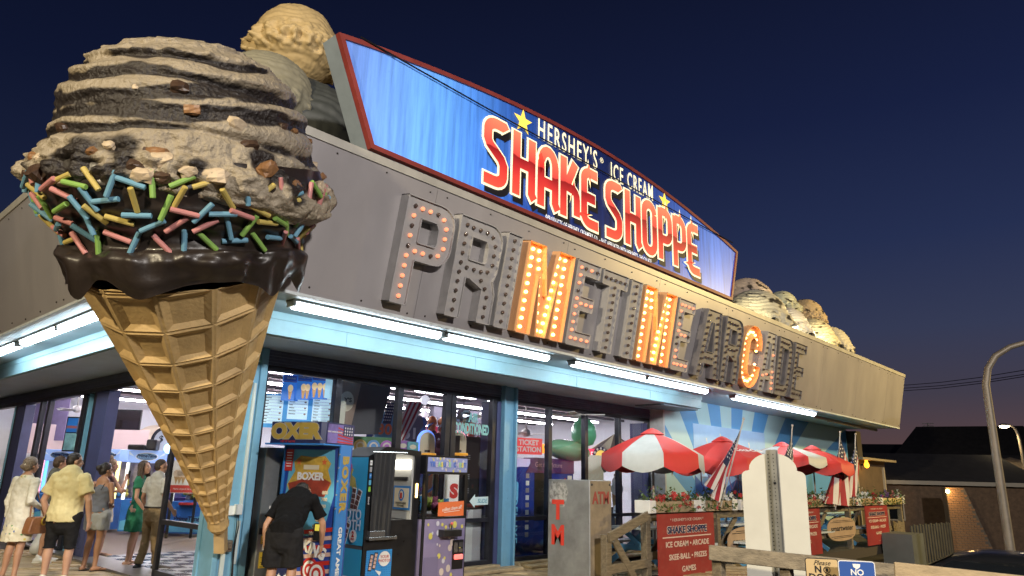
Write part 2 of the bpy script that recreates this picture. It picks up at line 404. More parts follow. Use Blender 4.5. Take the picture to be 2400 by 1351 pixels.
for i in range(len(us) - 1):
    q = fascia(FB, us[i + 1], us[i], False, i == 0); scr.add(q.v, q.f)
o = scr.build('screw', mat('rusty_screw', (0.03, 0.025, 0.02), 0.6), B); o['kind'] = 'stuff'
b = MB()
b.prism([[(-2.06 - LEAN, SL - 0.10), (23.12, SL - 0.10), (23.12, SL), (-2.06 - LEAN - 0.02, SL)]], FA @ Matrix.Translation((0, 0, 0.02)), 0.07)
b.prism([[(-17, SL - 0.10), (2.05 + LEAN, SL - 0.10), (2.07 + LEAN, SL), (-17, SL)]], FB @ Matrix.Translation((0, 0, 0.02)), 0.07)
b.box(-2.42, 23.1, -2.41, -1.95, 5.40, 5.425); b.box(-2.42, -1.95, -1.95, 17, 5.40, 5.425)
b.build('roof_cap', CAPM, B)
b = MB(); b.add([(23.08, -2.02, 3.56), (23.08, 0.3, 3.56), (23.08, 0.3, 5.3), (23.08, -2.38, 5.3)], [(0, 1, 2, 3)]); b.build('fascia_end', SHEET, B)
# conduit and pipe under the right end of the soffit
b = MB(); b.tube([(16.6, -1.5, 3.50), (22.9, -1.35, 3.50)], 0.05, 8); b.tube([(18.6, -1.2, 3.52), (22.9, -1.2, 3.52)], 0.03, 6); b.build('soffit_pipe', mat('pipe_grey', (0.25, 0.24, 0.22), 0.4, 0.5), B)

# glazed front, bay by bay: frames, panes
def frame_bay(nm, x0, x1, mull, zs=0.10, zh=3.0, jamb=None, y=0.15, transom=None):
    b = MB(); w = 0.055
    b.box(x0, x1, y - 0.05, y + 0.06, 0.02, zs + 0.06)
    b.box(x0, x1, y - 0.05, y + 0.06, zh - 0.04, zh + 0.04)
    for x in mull: b.box(x - w, x + w, y - 0.052, y + 0.062, zs, zh)
    if transom:
        for a, c in transom: b.box(a, c, y - 0.03, y + 0.03, 0.80, 0.87)
    b.build('window_frame', BRONZE, B, bevel=0.004)
    b = MB()
    for i in range(5):
        b.box(x0, x1, y - 0.06 - 0.012 * (i % 2), y + 0.06, zh + 0.042 + i * 0.044, zh + 0.082 + i * 0.044)
    b.build('shutter_housing', mat('shutter_housing', (0.09, 0.11, 0.18), 0.45, var=0.3), B)
frame_bay('a', 0.26, 5.10, [0.30, 1.53, 2.73, 3.79, 3.93, 4.95], transom=[(3.95, 5.0)])
frame_bay('b', 5.50, 10.36, [5.54, 6.58, 7.79, 9.04, 10.28], zh=2.98, transom=[(5.55, 10.25)])
for q in ((5.0, 5.1, 0.08, 0.5, 0.04, 2.95), (10.05, 10.22, 0.12, 0.5, 0.04, 2.9)):
    b = MB(); b.box(*q); b.build('jamb', NAVY, B)
b = MB(); b.box(10.3, 10.36, -0.28, 0.3, 0.0, 3.25); b.build('wall_return', mat('return_white', (0.5, 0.52, 0.52), 0.5, var=0.1, dirt=0.3), B)
for x0, x1 in ((0.36, 1.47), (1.59, 2.67), (2.79, 3.73), (3.99, 4.90), (5.6, 6.52), (6.64, 7.73), (7.85, 8.98), (9.10, 10.05)):
    b = MB(); b.box(x0, x1, 0.152, 0.158, 0.17, 2.955); b.build('window_pane', GLASS, B)
# timber sleepers in front of the doors
for x0, x1, y0, y1, z in ((2.2, 5.05, -0.06, 0.10, 0.09), (2.0, 5.35, -0.34, -0.08, 0.06), (5.55, 10.2, -0.05, 0.10, 0.09), (5.6, 10.2, -0.30, -0.07, 0.05)):
    b = MB(); b.box(x0, x1, y0, y1, 0.003, z); b.build('threshold_board', PLANK[2], B, bevel=0.01)
# left side frames
b = MB()
for y in (9.15, 9.75, 11.75): b.box(0.02, 0.12, y - 0.07, y + 0.07, 0.03, 3.0)
b.box(0.0, 0.14, 0.5, 17, 2.98, 3.06); b.box(0.0, 0.14, 6.7, 9.1, 0.02, 0.10); b.box(0.02, 0.12, 0.52, 0.60, 0.02, 3.0); b.box(0.02, 0.12, 5.98, 6.2, 0.02, 3.0); b.box(0.02, 0.12, 6.66, 6.86, 0.02, 3.0)
b.build('window_frame', BRONZE, B, bevel=0.004)
b = MB()
for i in range(5): b.box(-0.02 - 0.012 * (i % 2), 0.14, 0.5, 17, 3.062 + i * 0.038, 3.097 + i * 0.038)
b.build('shutter_housing', mat('shutter_housing', (0.09, 0.11, 0.18), 0.45), B)
for q in ((0.0, 0.2, 5.34, 5.98, 0.02, 2.97), (0.0, 0.2, 10.9, 11.6, 0.02, 2.97)):
    b = MB(); b.box(*q); b.build('jamb', NAVY, B)
b = MB(); b.box(0.066, 0.072, 9.2, 9.7, 0.1, 2.97); b.build('window_pane', GLASS, B)
b = MB(); b.box(-0.16, 0.35, 0.6, 9.0, 0.0, 0.035); b.build('door_threshold', mat('threshold_metal', (0.25, 0.24, 0.22), 0.4, 0.6, var=0.3, dirt=0.3), B)
# sliding glass door at the corner
D = 'door'
b = MB()
for y in (0.80, 2.20): b.box(0.0, 0.06, y - 0.045, y + 0.045, 0.05, 2.95)
b.box(0.0, 0.06, 0.8, 2.2, 0.05, 0.14); b.box(0.0, 0.06, 0.8, 2.2, 0.78, 0.85); b.box(0.0, 0.06, 0.8, 2.2, 2.85, 2.95)
dr = b.build('glass_door', BRONZE, B, bevel=0.004)
b = MB(); b.box(0.028, 0.033, 0.84, 2.16, 0.14, 2.85); b.build('pane', GLASS, dr)

# mural wall
mw = bpy.data.materials.new('mural_rays'); mw.use_nodes = True
n = mw.node_tree.nodes; l = mw.node_tree.links; bs = n['Principled BSDF']; bs.inputs['Roughness'].default_value = 0.55
tc = n.new('ShaderNodeTexCoord'); sp = n.new('ShaderNodeSeparateXYZ'); l.new(tc.outputs['Object'], sp.inputs[0])
def mth(op, a=None, b=None, va=None, vb=None):
    q = n.new('ShaderNodeMath'); q.operation = op
    if a is not None: l.new(a, q.inputs[0])
    if va is not None: q.inputs[0].default_value = va
    if b is not None: l.new(b, q.inputs[1])
    if vb is not None: q.inputs[1].default_value = vb
    return q.outputs[0]
xx = mth('SUBTRACT', sp.outputs[0], vb=13.5); zz = mth('SUBTRACT', sp.outputs[2], vb=-0.1)
an = mth('ARCTAN2', zz, xx); fr_ = mth('FRACT', mth('MULTIPLY', an, vb=180 / PI / 21.0)); st = mth('GREATER_THAN', fr_, vb=0.5)
mx = n.new('ShaderNodeMix'); mx.data_type = 'RGBA'; mx.inputs[6].default_value = (0.40, 0.60, 0.64, 1); mx.inputs[7].default_value = (0.09, 0.30, 0.60, 1)
l.new(st, mx.inputs[0]); l.new(mx.outputs[2], bs.inputs['Base Color'])
b = MB(); b.box(10.361, 23.0, -0.28, 0.3, 0.0, 3.57); b.build('mural_wall', mw, B)
# picture panel on the mural
pp = thing('wall_picture', 'large pale blue picture panel on the rayed wall behind the umbrellas', 'wall picture', (11.7, -0.285, 1.1))
M = south(11.7, -0.29, 0.95)
shape('panel', [rrect(0, 0, 4.2, 2.05)], M, mat('picture_sky', (0.32, 0.50, 0.74), 0.4, var=0.12, vscale=0.8), pp, depth=0.02)
shape('city_band', [[(0, 0), (4.2, 0), (4.2, .55), (3.6, .6), (3.5, .8), (3.2, .62), (2.2, .7), (1.6, .5), (1.0, .62), (.5, .5), (0, .78)]], M, mat('picture_city', (0.05, 0.12, 0.36), 0.4, var=0.5, vscale=3), pp, 0.004)
for cx, cy, r in ((0.7, 0.75, 0.42), (2.3, 0.8, 0.5), (2.95, 0.75, 0.3)):
    b = MB(); b.tube([M @ Vector((p[0], p[1], 0.012)) for p in ell(cx, cy, r, n=28)], 0.012, 4, closed=True)
    for k in range(8): b.bar(M @ Vector((cx, cy, 0.012)), M @ Vector((cx + r * math.cos(k * PI / 4), cy + r * math.sin(k * PI / 4), 0.012)), 0.012, 0.006)
    b.build('ride_wheel', mat('picture_rides', (0.25, 0.12, 0.2), 0.5), pp)
for cx, cy, a in ((0.75, 1.6, 0.5), (1.35, 1.75, -0.6), (1.5, 1.5, -0.5), (2.3, 1.45, -0.7), (3.2, 1.6, 0.4)):
    shape('firework', [[(cx + math.sin(a) * -0.11 + .02, cy - .1), (cx - math.sin(a) * .16, cy + .12), (cx - math.sin(a) * .16 - .05, cy + .12)]], M, mat('picture_spark', (0.8, 0.72, 0.5), 0.5), pp, 0.006)

# ================================================================ outdoor tube fixtures
TUBE = mat('fluorescent_lens', (0.9, 0.95, 1.0), 0.4, emit=21, ecol=(0.84, 0.95, 1.0))
FIXM = mat('fixture_housing', (0.42, 0.44, 0.44), 0.4, var=0.1)
def fixture(a, b_, lab, grp):
    a = Vector(a); b_ = Vector(b_); c = (a + b_) / 2
    t = thing('tube_light', lab, 'light fixture', c, grp)
    d = (b_ - a).normalized(); s = d.cross(Vector((0, 0, 1)))
    q = MB(); q.bar(a + Vector((0, 0, 0.035)), b_ + Vector((0, 0, 0.035)), 0.20, 0.045); q.bar(a + d * 0.0, a + d * 0.05, 0.15, 0.09); q.bar(b_ - d * 0.05, b_, 0.15, 0.09)
    q.build('housing', FIXM, t, bevel=0.006)
    q = MB(); L = (b_ - a).length
    R = []
    for e in (0.05, L - 0.05):
        R.append([a + d * e + s * (0.075 * math.cos(k)) + Vector((0, 0, 0.013 - 0.085 * math.sin(k))) for k in [PI * i / 8 for i in range(9)]])
    q.rings(R); q.build('lens', TUBE, t, smooth=False)
GF = 'tube light fixtures under the fascia'
yL = -1.66
fixture((-0.42, yL, 3.535), (1.98, yL, 3.535), 'first bright tube light right of the giant cone, under the fascia', GF)
fixture((2.02, yL, 3.535), (4.38, yL, 3.535), 'bright tube light end to end with the one beside the cone', GF)
fixture((5.0, yL, 3.535), (7.3, yL, 3.535), 'bright tube light under the unlit T and I of the sign', GF)
fixture((7.34, yL, 3.535), (9.85, yL, 3.535), 'bright tube light above the first umbrella, ending at the overhang', GF)
fixture((11.1, yL, 3.535), (16.2, yL, 3.535), 'long single tube light over the rayed mural wall', GF)
fixture((-1.66, 0.7, 3.535), (-1.66, 2.55, 3.535), 'tube light nearest the cone on the doorway side', GF)
fixture((-1.66, 2.6, 3.535), (-1.66, 4.55, 3.535), 'middle tube light over the waiting line', GF)
fixture((-1.66, 4.8, 3.535), (-1.66, 7.2, 3.535), 'tube light at the left picture edge over the doorway side', GF)

# indoor tubes
ITUBE = mat('indoor_tube', (1, 0.95, 0.9), 0.4, emit=60.0, ecol=(1.0, 0.91, 0.96))
k = 0
names = {4.2: 'front', 6.15: 'second', 8.3: 'third', 10.4: 'fourth', 12.4: 'fifth', 14.4: 'rear'}
for ri, y in enumerate((4.2, 6.15, 8.3, 11.0, 14.0)):
    for ci, (x0, x1) in enumerate( ((0.9, 6.0), (6.4, 11.4), (11.8, 16.5))):
        t = thing('ceiling_tube', '%s tube of the %s ceiling row behind the windows' % (('left', 'middle', 'right')[ci], ('front', 'second', 'third', 'fourth', 'rear')[ri]), 'ceiling lamp', ((x0 + x1) / 2, y, 3.55), 'ceiling tube lamps inside the arcade')
        q = MB(); q.box(x0, x1, y - 0.06, y + 0.06, 3.575, 3.61); q.build('housing', FIXM, t)
        q = MB(); q.box(x0, x1, y - 0.05, y + 0.05, 3.53, 3.574); q.build('tube', ITUBE, t)
# ================================================================ big lit sign on the fascia
SG = thing('roof_sign', 'long lit blue sign with arched top and red rim above the fascia', 'sign', (4.8, -2.45, 5.44))
M = south(0, -2.46, 0)
top = [(-0.60, 6.78)] + [(-0.60 + 10.74 * i / 24, 6.78 + (-0.09) * i / 24 + 0.56 * math.sin(PI * i / 24) ** 0.9) for i in range(1, 24)] + [(10.14, 6.69)]
outl = [(0.0, 5.46), (9.72, 5.46)] + top[::-1]
REDM = mat('sign_rim_red', (0.22, 0.035, 0.028), 0.5, var=0.2, vscale=3)
def inset(loop, d):
    k = len(loop); o = []
    for i in range(k):
        p0 = Vector(loop[i - 1]); p1 = Vector(loop[i]); p2 = Vector(loop[(i + 1) % k])
        a = (p1 - p0).normalized(); c = (p2 - p1).normalized(); na = Vector((-a.y, a.x)); nc = Vector((-c.y, c.x))
        bis = (na + nc).normalized(); o.append(tuple(p1 + bis * (d / max(0.3, bis.dot(na)))))
    return o
inn = inset(outl, 0.065)
b = MB(); b.prism([outl, inn], M, 0.08); b.build('rim', REDM, SG)
b = MB()
k = len(outl)
for i in range(k):
    p, q = outl[i], outl[(i + 1) % k]
    a = [M @ Vector((p[0], p[1], -0.082)), M @ Vector((q[0], q[1], -0.082)), M @ Vector((q[0], q[1], -0.36)), M @ Vector((p[0], p[1], -0.36))]
    b.add(a, [(0, 1, 2, 3)])
b.prism([outl], M @ Matrix.Translation((0, 0, -0.36)), 0)
b.build('cabinet', mat('sign_cabinet', (0.30, 0.36, 0.42), 0.45, 0.3, var=0.1, vscale=3), SG)
# translucent printed face, lit from inside
fm = bpy.data.materials.new('lit_sign_face'); fm.use_nodes = True
n = fm.node_tree.nodes; l = fm.node_tree.links; bs = n['Principled BSDF']
tc = n.new('ShaderNodeTexCoord'); mp = n.new('ShaderNodeMapping'); l.new(tc.outputs['Object'], mp.inputs[0]); mp.inputs['Scale'].default_value = (7.0, 1, 0.35)
no = n.new('ShaderNodeTexNoise'); no.inputs['Scale'].default_value = 1.6; no.inputs['Detail'].default_value = 9; no.inputs['Roughness'].default_value = 0.7; l.new(mp.outputs[0], no.inputs['Vector'])
sp = n.new('ShaderNodeSeparateXYZ'); l.new(tc.outputs['Object'], sp.inputs[0])
# printed colour along the sign: pale at both ends, navy behind the words
cr = n.new('ShaderNodeValToRGB'); mr = n.new('ShaderNodeMapRange'); mr.inputs[1].default_value = -0.5; mr.inputs[2].default_value = 10.0; l.new(sp.outputs[0], mr.inputs[0]); l.new(mr.outputs[0], cr.inputs[0])
e = cr.color_ramp.elements; e[0].position = 0.0; e[0].color = (0.12, 0.22, 0.58, 1); e[1].position = 1.0; e[1].color = (0.07, 0.16, 0.60, 1)
for p, c in ((0.05, (0.13, 0.28, 0.72)), (0.14, (0.12, 0.34, 0.86)), (0.22, (0.065, 0.22, 0.70)), (0.30, (0.022, 0.08, 0.36)), (0.42, (0.008, 0.020, 0.11)), (0.55, (0.006, 0.014, 0.075)), (0.66, (0.014, 0.045, 0.24)), (0.80, (0.04, 0.12, 0.50)), (0.90, (0.075, 0.19, 0.68))):
    q = e.new(p); q.color = c + (1,)
st = n.new('ShaderNodeMapRange'); st.inputs[1].default_value = 0.36; st.inputs[2].default_value = 0.6; st.inputs[3].default_value = 0.22; st.inputs[4].default_value = 0.95; l.new(no.outputs['Fac'], st.inputs[0])
hz = n.new('ShaderNodeMapRange'); hz.inputs[1].default_value = 5.5; hz.inputs[2].default_value = 7.3; hz.inputs[3].default_value = 1.1; hz.inputs[4].default_value = 0.55; l.new(sp.outputs[2], hz.inputs[0])
m1 = n.new('ShaderNodeMath'); m1.operation = 'MULTIPLY'; l.new(st.outputs[0], m1.inputs[0]); l.new(hz.outputs[0], m1.inputs[1])
l.new(cr.outputs[0], bs.inputs['Emission Color']); l.new(m1.outputs[0], bs.inputs['Emission Strength']); l.new(cr.outputs[0], bs.inputs['Base Color']); bs.inputs['Roughness'].default_value = 0.35
b = MB(); b.prism([inset(outl, 0.06)], M @ Matrix.Translation((0, 0, -0.03)), 0.02); b.build('face', fm, SG)
b = MB(); b.tube([(-0.3, -2.475, 6.86), (1.9, -2.475, 6.83), (9.85, -2.475, 6.83)], 0.012, 5); b.build('stay_cable', BLACK, SG)

# lettering strokes
def ribbon(mb, pts, w, M, z, closed=False):
    P = [Vector((p[0], p[1])) for p in pts]; k = len(P); Lf = []; Rt = []
    for i in range(k):
        if closed: a = (P[i] - P[i - 1]).normalized(); c = (P[(i + 1) % k] - P[i]).normalized()
        else:
            c = (P[min(i + 1, k - 1)] - P[min(i, k - 2)]).normalized(); a = (P[max(i, 1)] - P[max(i - 1, 0)]).normalized()
        na = Vector((-a.y, a.x)); nc = Vector((-c.y, c.x)); bi = (na + nc)
        bi = bi.normalized() if bi.length > 1e-5 else na
        o = bi * (w / 2 / max(0.45, bi.dot(na))); Lf.append(P[i] + o); Rt.append(P[i] - o)
    vs = [M @ Vector((p.x, p.y, z)) for p in Lf + Rt]; fs = []
    for i in range(k if closed else k - 1):
        j = (i + 1) % k; fs.append((i, i + k, j + k, j))
    mb.add(vs, fs)
def GL(ch):
    """strokes of a tall rounded letter on a unit box w=0.34 (centre lines), h=1"""
    a = arc
    if ch == 'S': return [[(0.36, 0.93)] + [(0.34, 1.0)][:0] + [(0.33, 0.97), (0.18, 0.97)] + a(0.17, 0.83, 0.17, 0.14, 90, 180, 5) + [(0.0, 0.68)] + [(0.04, 0.60), (0.28, 0.42), (0.33, 0.33)] + [(0.33, 0.18)] + a(0.16, 0.17, 0.17, 0.14, 0, -90, 5) + [(-0.06, 0.03)]]
    if ch == 'H': return [[(0.0, 1.03), (0.0, -0.03)], [(0.34, 1.0), (0.34, 0.08), (0.40, 0.0)], [(0.03, 0.52), (0.31, 0.52)]]
    if ch == 'h': return [[(0.0, 1.03), (0.0, -0.03)], [(0.0, 0.66), (0.20, 0.66)] + a(0.20, 0.52, 0.14, 0.14, 90, 0, 5) + [(0.34, 0.03), (0.42, 0.0)]]
    if ch == 'A': return [[(0.0, -0.03), (0.0, 0.72)] + a(0.17, 0.70, 0.17, 0.26, 180, 0, 9) + [(0.34, 0.10), (0.40, 0.0)], [(0.05, 0.40), (0.29, 0.40)]]
    if ch == 'K': return [[(0.0, 1.03), (0.0, -0.03)], [(0.30, 1.0), (0.08, 0.52), (0.22, 0.50)] + a(0.22, 0.36, 0.12, 0.14, 90, 0, 4) + [(0.34, 0.05)]]
    if ch == 'E': return [[(0.36, 0.97), (0.16, 0.97)] + a(0.16, 0.83, 0.16, 0.14, 90, 180, 5) + [(0.0, 0.17)] + a(0.16, 0.17, 0.16, 0.14, 180, 270, 5) + [(0.38, 0.03)], [(0.04, 0.50), (0.30, 0.50)]]
    if ch == 'O': return [a(0.17, 0.80, 0.17, 0.17, 0, 180, 8) + a(0.17, 0.20, 0.17, 0.17, 180, 360, 8) + [(0.34, 0.80)]]
    if ch == 'P': return [[(0.0, -0.03), (0.0, 1.03)], [(0.02, 0.97), (0.18, 0.97)] + a(0.18, 0.80, 0.16, 0.17, 90, 0, 5) + [(0.34, 0.56)] + a(0.18, 0.55, 0.16, 0.15, 0, -90, 5) + [(0.02, 0.40)]]
letred = bpy.data.materials.new('sign_letter_red'); letred.use_nodes = True
n = letred.node_tree.nodes; l = letred.node_tree.links; bs = n['Principled BSDF']; tc = n.new('ShaderNodeTexCoord'); sp = n.new('ShaderNodeSeparateXYZ'); l.new(tc.outputs['Object'], sp.inputs[0])
wv = n.new('ShaderNodeTexNoise'); wv.inputs['Scale'].default_value = 2.2; l.new(tc.outputs['Object'], wv.inputs['Vector'])
ad = n.new('ShaderNodeMath'); ad.operation = 'MULTIPLY_ADD'; ad.inputs[1].default_value = 0.25; l.new(wv.outputs['Fac'], ad.inputs[0]); l.new(sp.outputs[2], ad.inputs[2])
mr = n.new('ShaderNodeMapRange'); mr.inputs[1].default_value = 5.75; mr.inputs[2].default_value = 6.9; l.new(ad.outputs[0], mr.inputs[0])
cr = n.new('ShaderNodeValToRGB'); l.new(mr.outputs[0], cr.inputs[0]); e = cr.color_ramp.elements
e[0].color = (0.70, 0.07, 0.04, 1); e[1].position = 1; e[1].color = (0.78, 0.17, 0.09, 1)
for p, c in ((0.40, (0.42, 0.02, 0.02)), (0.58, (0.20, 0.006, 0.008)), (0.60, (0.55, 0.05, 0.04))):
    q = e.new(p); q.color = c + (1,)
l.new(cr.outputs[0], bs.inputs['Emission Color']); bs.inputs['Emission Strength'].default_value = 0.95; l.new(cr.outputs[0], bs.inputs['Base Color'])
letcr = mat('sign_letter_cream', (0.75, 0.68, 0.45), 0.4, emit=0.95, ecol=(0.95, 0.86, 0.55))
letsh = mat('sign_letter_shadow', (0.006, 0.006, 0.01), 0.5)
def word(w, x0, adv, z0, h, wid=0.30):
    x = x0
    for ci, ch in enumerate(w):
        k = ch
        st = GL(k)
        for nm, m, dx, dz, ww, zz in (('letter_shadow', letsh, 0.075, -0.085, wid * 0.78, 0.0), ('letter_outline', letcr, 0, 0, wid * 0.80, 0.012), ('letter', letred, 0, 0, wid * 0.56, 0.024)):
            b = MB()
            for i, s in enumerate(st):
                pts = [(x + dx + p[0] * 1.04, z0 + dz + p[1] * h) for p in s]
                if nm == 'letter_outline' or nm == 'letter_shadow':
                    a = Vector(pts[0]) - Vector(pts[1]); a.normalize(); c = Vector(pts[-1]) - Vector(pts[-2]); c.normalize(); e_ = 0.03
                    pts[0] = (pts[0][0] + a.x * e_, pts[0][1] + a.y * e_); pts[-1] = (pts[-1][0] + c.x * e_, pts[-1][1] + c.y * e_)
                ribbon(b, pts, ww, M, zz - 0.02 + i * 0.0015 + (0.004 if ci % 2 else 0))
            b.build(nm, m, SG)
        x += adv[ci] if isinstance(adv, (list, tuple)) else adv
word('SHAKE', 2.0, [0.62, 0.58, 0.56, 0.56, 0.56], 5.72, 0.98)
word('SHOPPE', 5.02, [0.60, 0.57, 0.56, 0.56, 0.56, 0.5], 5.72, 0.99)
cream = letcr
text("HERSHEY'S", M @ Matrix.Translation((3.92, 6.98, -0.012)), 0.50, cream, SG, sx=0.56, bold=0.004, spacing=1.25)
text("\u00AE", M @ Matrix.Translation((4.86, 7.05, -0.012)), 0.14, cream, SG)
text("ICE CREAM", M @ Matrix.Translation((5.84, 6.95, -0.012)), 0.46, cream, SG, sx=0.52, bold=0.004, spacing=1.25)
text("\u00A9PRODUCTS OF HERSHEY CREAMERY CO. \u2013 NOT AFFILIATED WITH HERSHEY'S CHOCOLATE", M @ Matrix.Translation((4.88, 5.545, -0.012)), 0.125, mat('sign_small_print', (0.7, 0.7, 0.7), 0.5, emit=0.75, ecol=(0.85, 0.88, 0.9)), SG, sx=0.54, bold=0.001, spacing=1.1, res=1)
for x, z in ((2.77, 6.96), (6.98, 6.93)):
    shape('star', [star(x, z, 0.22)], M, mat('sign_star', (0.8, 0.6, 0.08), 0.4, emit=1.0, ecol=(0.95, 0.66, 0.10)), SG, z=-0.012)

# ================================================================ bulb letters
H = 1.40; T = 0.27
def LT(ch, w):
    """outline loops and bulb paths of a block letter, width w, height H"""
    a = arc; h = H; t = T; ti = min(t, w * 0.36)
    if ch == 'I': return [[(0, 0), (w, 0), (w, h), (0, h)]], [[(w / 2, 0.1), (w / 2, h - 0.1)]]
    if ch == 'E':
        k = 0.24
        return [[(0, 0), (w, 0), (w, k), (ti, k), (ti, h / 2 - k / 2), (w * 0.9, h / 2 - k / 2), (w * 0.9, h / 2 + k / 2), (ti, h / 2 + k / 2), (ti, h - k), (w, h - k), (w, h), (0, h)]], \
               [[(ti / 2, 0.12), (ti / 2, h - 0.12)], [(ti / 2 + .12, 0.12), (w - .08, 0.12)], [(ti / 2 + .12, h / 2), (w * .82, h / 2)], [(ti / 2 + .12, h - .12), (w - .08, h - .12)]]
    if ch == 'T': 
        c = w / 2; k = 0.26
        return [[(c - ti * .6, 0), (c + ti * .6, 0), (c + ti * .6, h - k), (w, h - k), (w, h), (0, h), (0, h - k), (c - ti * .6, h - k)]], [[(0.09, h - .13), (w - .09, h - .13)], [(c, .1), (c, h - .26)]]
    if ch == 'M':
        s = w * 0.29; c = w / 2
        return [[(0, 0), (s, 0), (s, h * 0.66), (c - .09, 0), (c + .13, 0), (w - s, h * 0.66), (w - s, 0), (w, 0), (w, h), (w - s - .07, h), (c + .02, h * 0.46), (s + .06, h), (0, h)]], \
               [[(s / 2, .1), (s / 2, h - .1)], [(w - s / 2, .1), (w - s / 2, h - .1)], [(s * .95, h - .1), (c - .02, .1)], [(w - s * .98, h - .1), (c + .09, .1)]]
    if ch in 'PR':
        r = 0.26; yb = h * 0.42
        outer = [(0, 0), (ti, 0)]
        if ch == 'P': outer += [(ti, yb)]
        else: outer += [(ti, yb - .02), (ti + .06, yb - .02)] + [(w - ti, yb - .12), (w - ti, 0), (w, 0), (w, yb - 0.16), (w - .07, yb + .02)]
        if ch == 'P': outer += a(w - r, yb + r, r, r, -90, 0, 5)
        else: outer += [(w - .02, yb + .16)]
        outer += a(w - r, h - r, r, r, 0, 90, 5) + [(0, h)]
        hole = [(ti, yb + .24)] + [(w - ti - .02, yb + .24), (w - ti, yb + .28), (w - ti, h - .34), (w - ti - .05, h - .26)] + [(ti, h - .26)]
        bp = [[(ti / 2, .1), (ti / 2, h - .12)], [(ti / 2 + .12, h - .13), (w - .24, h - .13), (w - .14, h - .26), (w - .13, yb + .25), (w - .22, yb + .12), (ti / 2 + .12, yb + .12)]]
        if ch == 'R': bp.append([(w - .3, yb), (w - .14, yb - .16), (w - .14, .1)])
        return [outer, hole], bp
    if ch == 'A':
        c = w / 2; s = ti * 0.95
        return [[(0, 0), (s, 0), (s + .05, h * .2), (w - s - .05, h * .2), (w - s, 0), (w, 0), (w * .80, h), (w * .2, h)], [(s + .08, h * .38), (w - s - .08, h * .38), (c + .03, h - .26), (c - .03, h - .26)]], \
               [[(s / 2 + .01, .1), (w * .2 + .12, h - .12)], [(w - s / 2 - .01, .1), (w * .8 - .12, h - .12)], [(s + .1, h * .29), (w - s - .1, h * .29)]]
    if ch == 'C':
        r = w / 2; q = ti; ri = r - q
        outer = [(w, h * .36), (w, r)][:1] + a(r, r, r, r, 0, -180, 9) + a(r, h - r, r, r, 180, 0, 9) + [(w, h * .64), (w - q, h * .64)] + a(r, h - r, ri, ri, 0, 180, 7) + a(r, r, ri, ri, 180, 360, 7) + [(w - q, h * .36)]
        m_ = r - q / 2
        return [outer], [[(w - q / 2, h * .40)] + a(r, r, m_, m_, 0, -180, 9) + a(r, h - r, m_, m_, 180, 0, 9) + [(w - q / 2, h * .62)]]
    if ch == 'D':
        r = 0.3
        outer = [(0, 0)] + a(w - r, r, r, r, -90, 0, 6) + a(w - r, h - r, r, r, 0, 90, 6) + [(0, h)]
        hole = [(ti, .26), (w - ti - .05, .26), (w - ti, .34), (w - ti, h - .34), (w - ti - .05, h - .26), (ti, h - .26)]
        return [outer, hole], [[(ti / 2, .12), (ti / 2, h - .12)], [(ti / 2 + .13, .13), (w - .26, .13), (w - .14, .28), (w - .14, h - .28), (w - .26, h - .13), (ti / 2 + .13, h - .13)]]
LMET = mat('letter_metal_grey', (0.42, 0.41, 0.41), 0.45, 0.2, var=0.12, vscale=3, dirt=0.15)
LFACE = mat('letter_face_grey', (0.37, 0.355, 0.35), 0.5, 0.1, var=0.1, vscale=4, dirt=0.15)
LDARK = mat('letter_metal_weathered', (0.20, 0.19, 0.20), 0.5, 0.2, var=0.25, vscale=4, dirt=0.3)
LORA = mat('letter_face_glow_tint', (0.72, 0.36, 0.17), 0.5, var=0.12, vscale=3)  # bulb glow on the faces of lit letters is tinted into this colour
LORB = mat('letter_wall_glow_tint', (0.78, 0.42, 0.20), 0.5, var=0.1)  # lit letter walls carry the bulb glow in their colour too
BHOT = mat('bulb_bright', (1, 0.6, 0.25), 0.3, emit=12, ecol=(1.0, 0.44, 0.12))
BDIM = mat('bulb_dim', (.5, 0.16, 0.1), 0.3, emit=1.5, ecol=(1.0, 0.30, 0.14))
BOFF = mat('bulb_unlit', (0.10, 0.07, 0.06), 0.12, coat=0.5)
bulbmesh = {}
def bulbobj(m, M, parent):
    if m.name not in bulbmesh:
        q = MB(); q.ball((0, 0, 0.02), (0.028, 0.028, 0.032), 8, 6); o = q.build('bulb', m, None, smooth=True)
        bulbmesh[m.name] = o.data; bpy.data.objects.remove(o)
    o = bpy.data.objects.new('bulb', bulbmesh[m.name]); COL.objects.link(o); o.parent = parent; o.matrix_parent_inverse = WM(parent).inverted(); o.matrix_basis = M
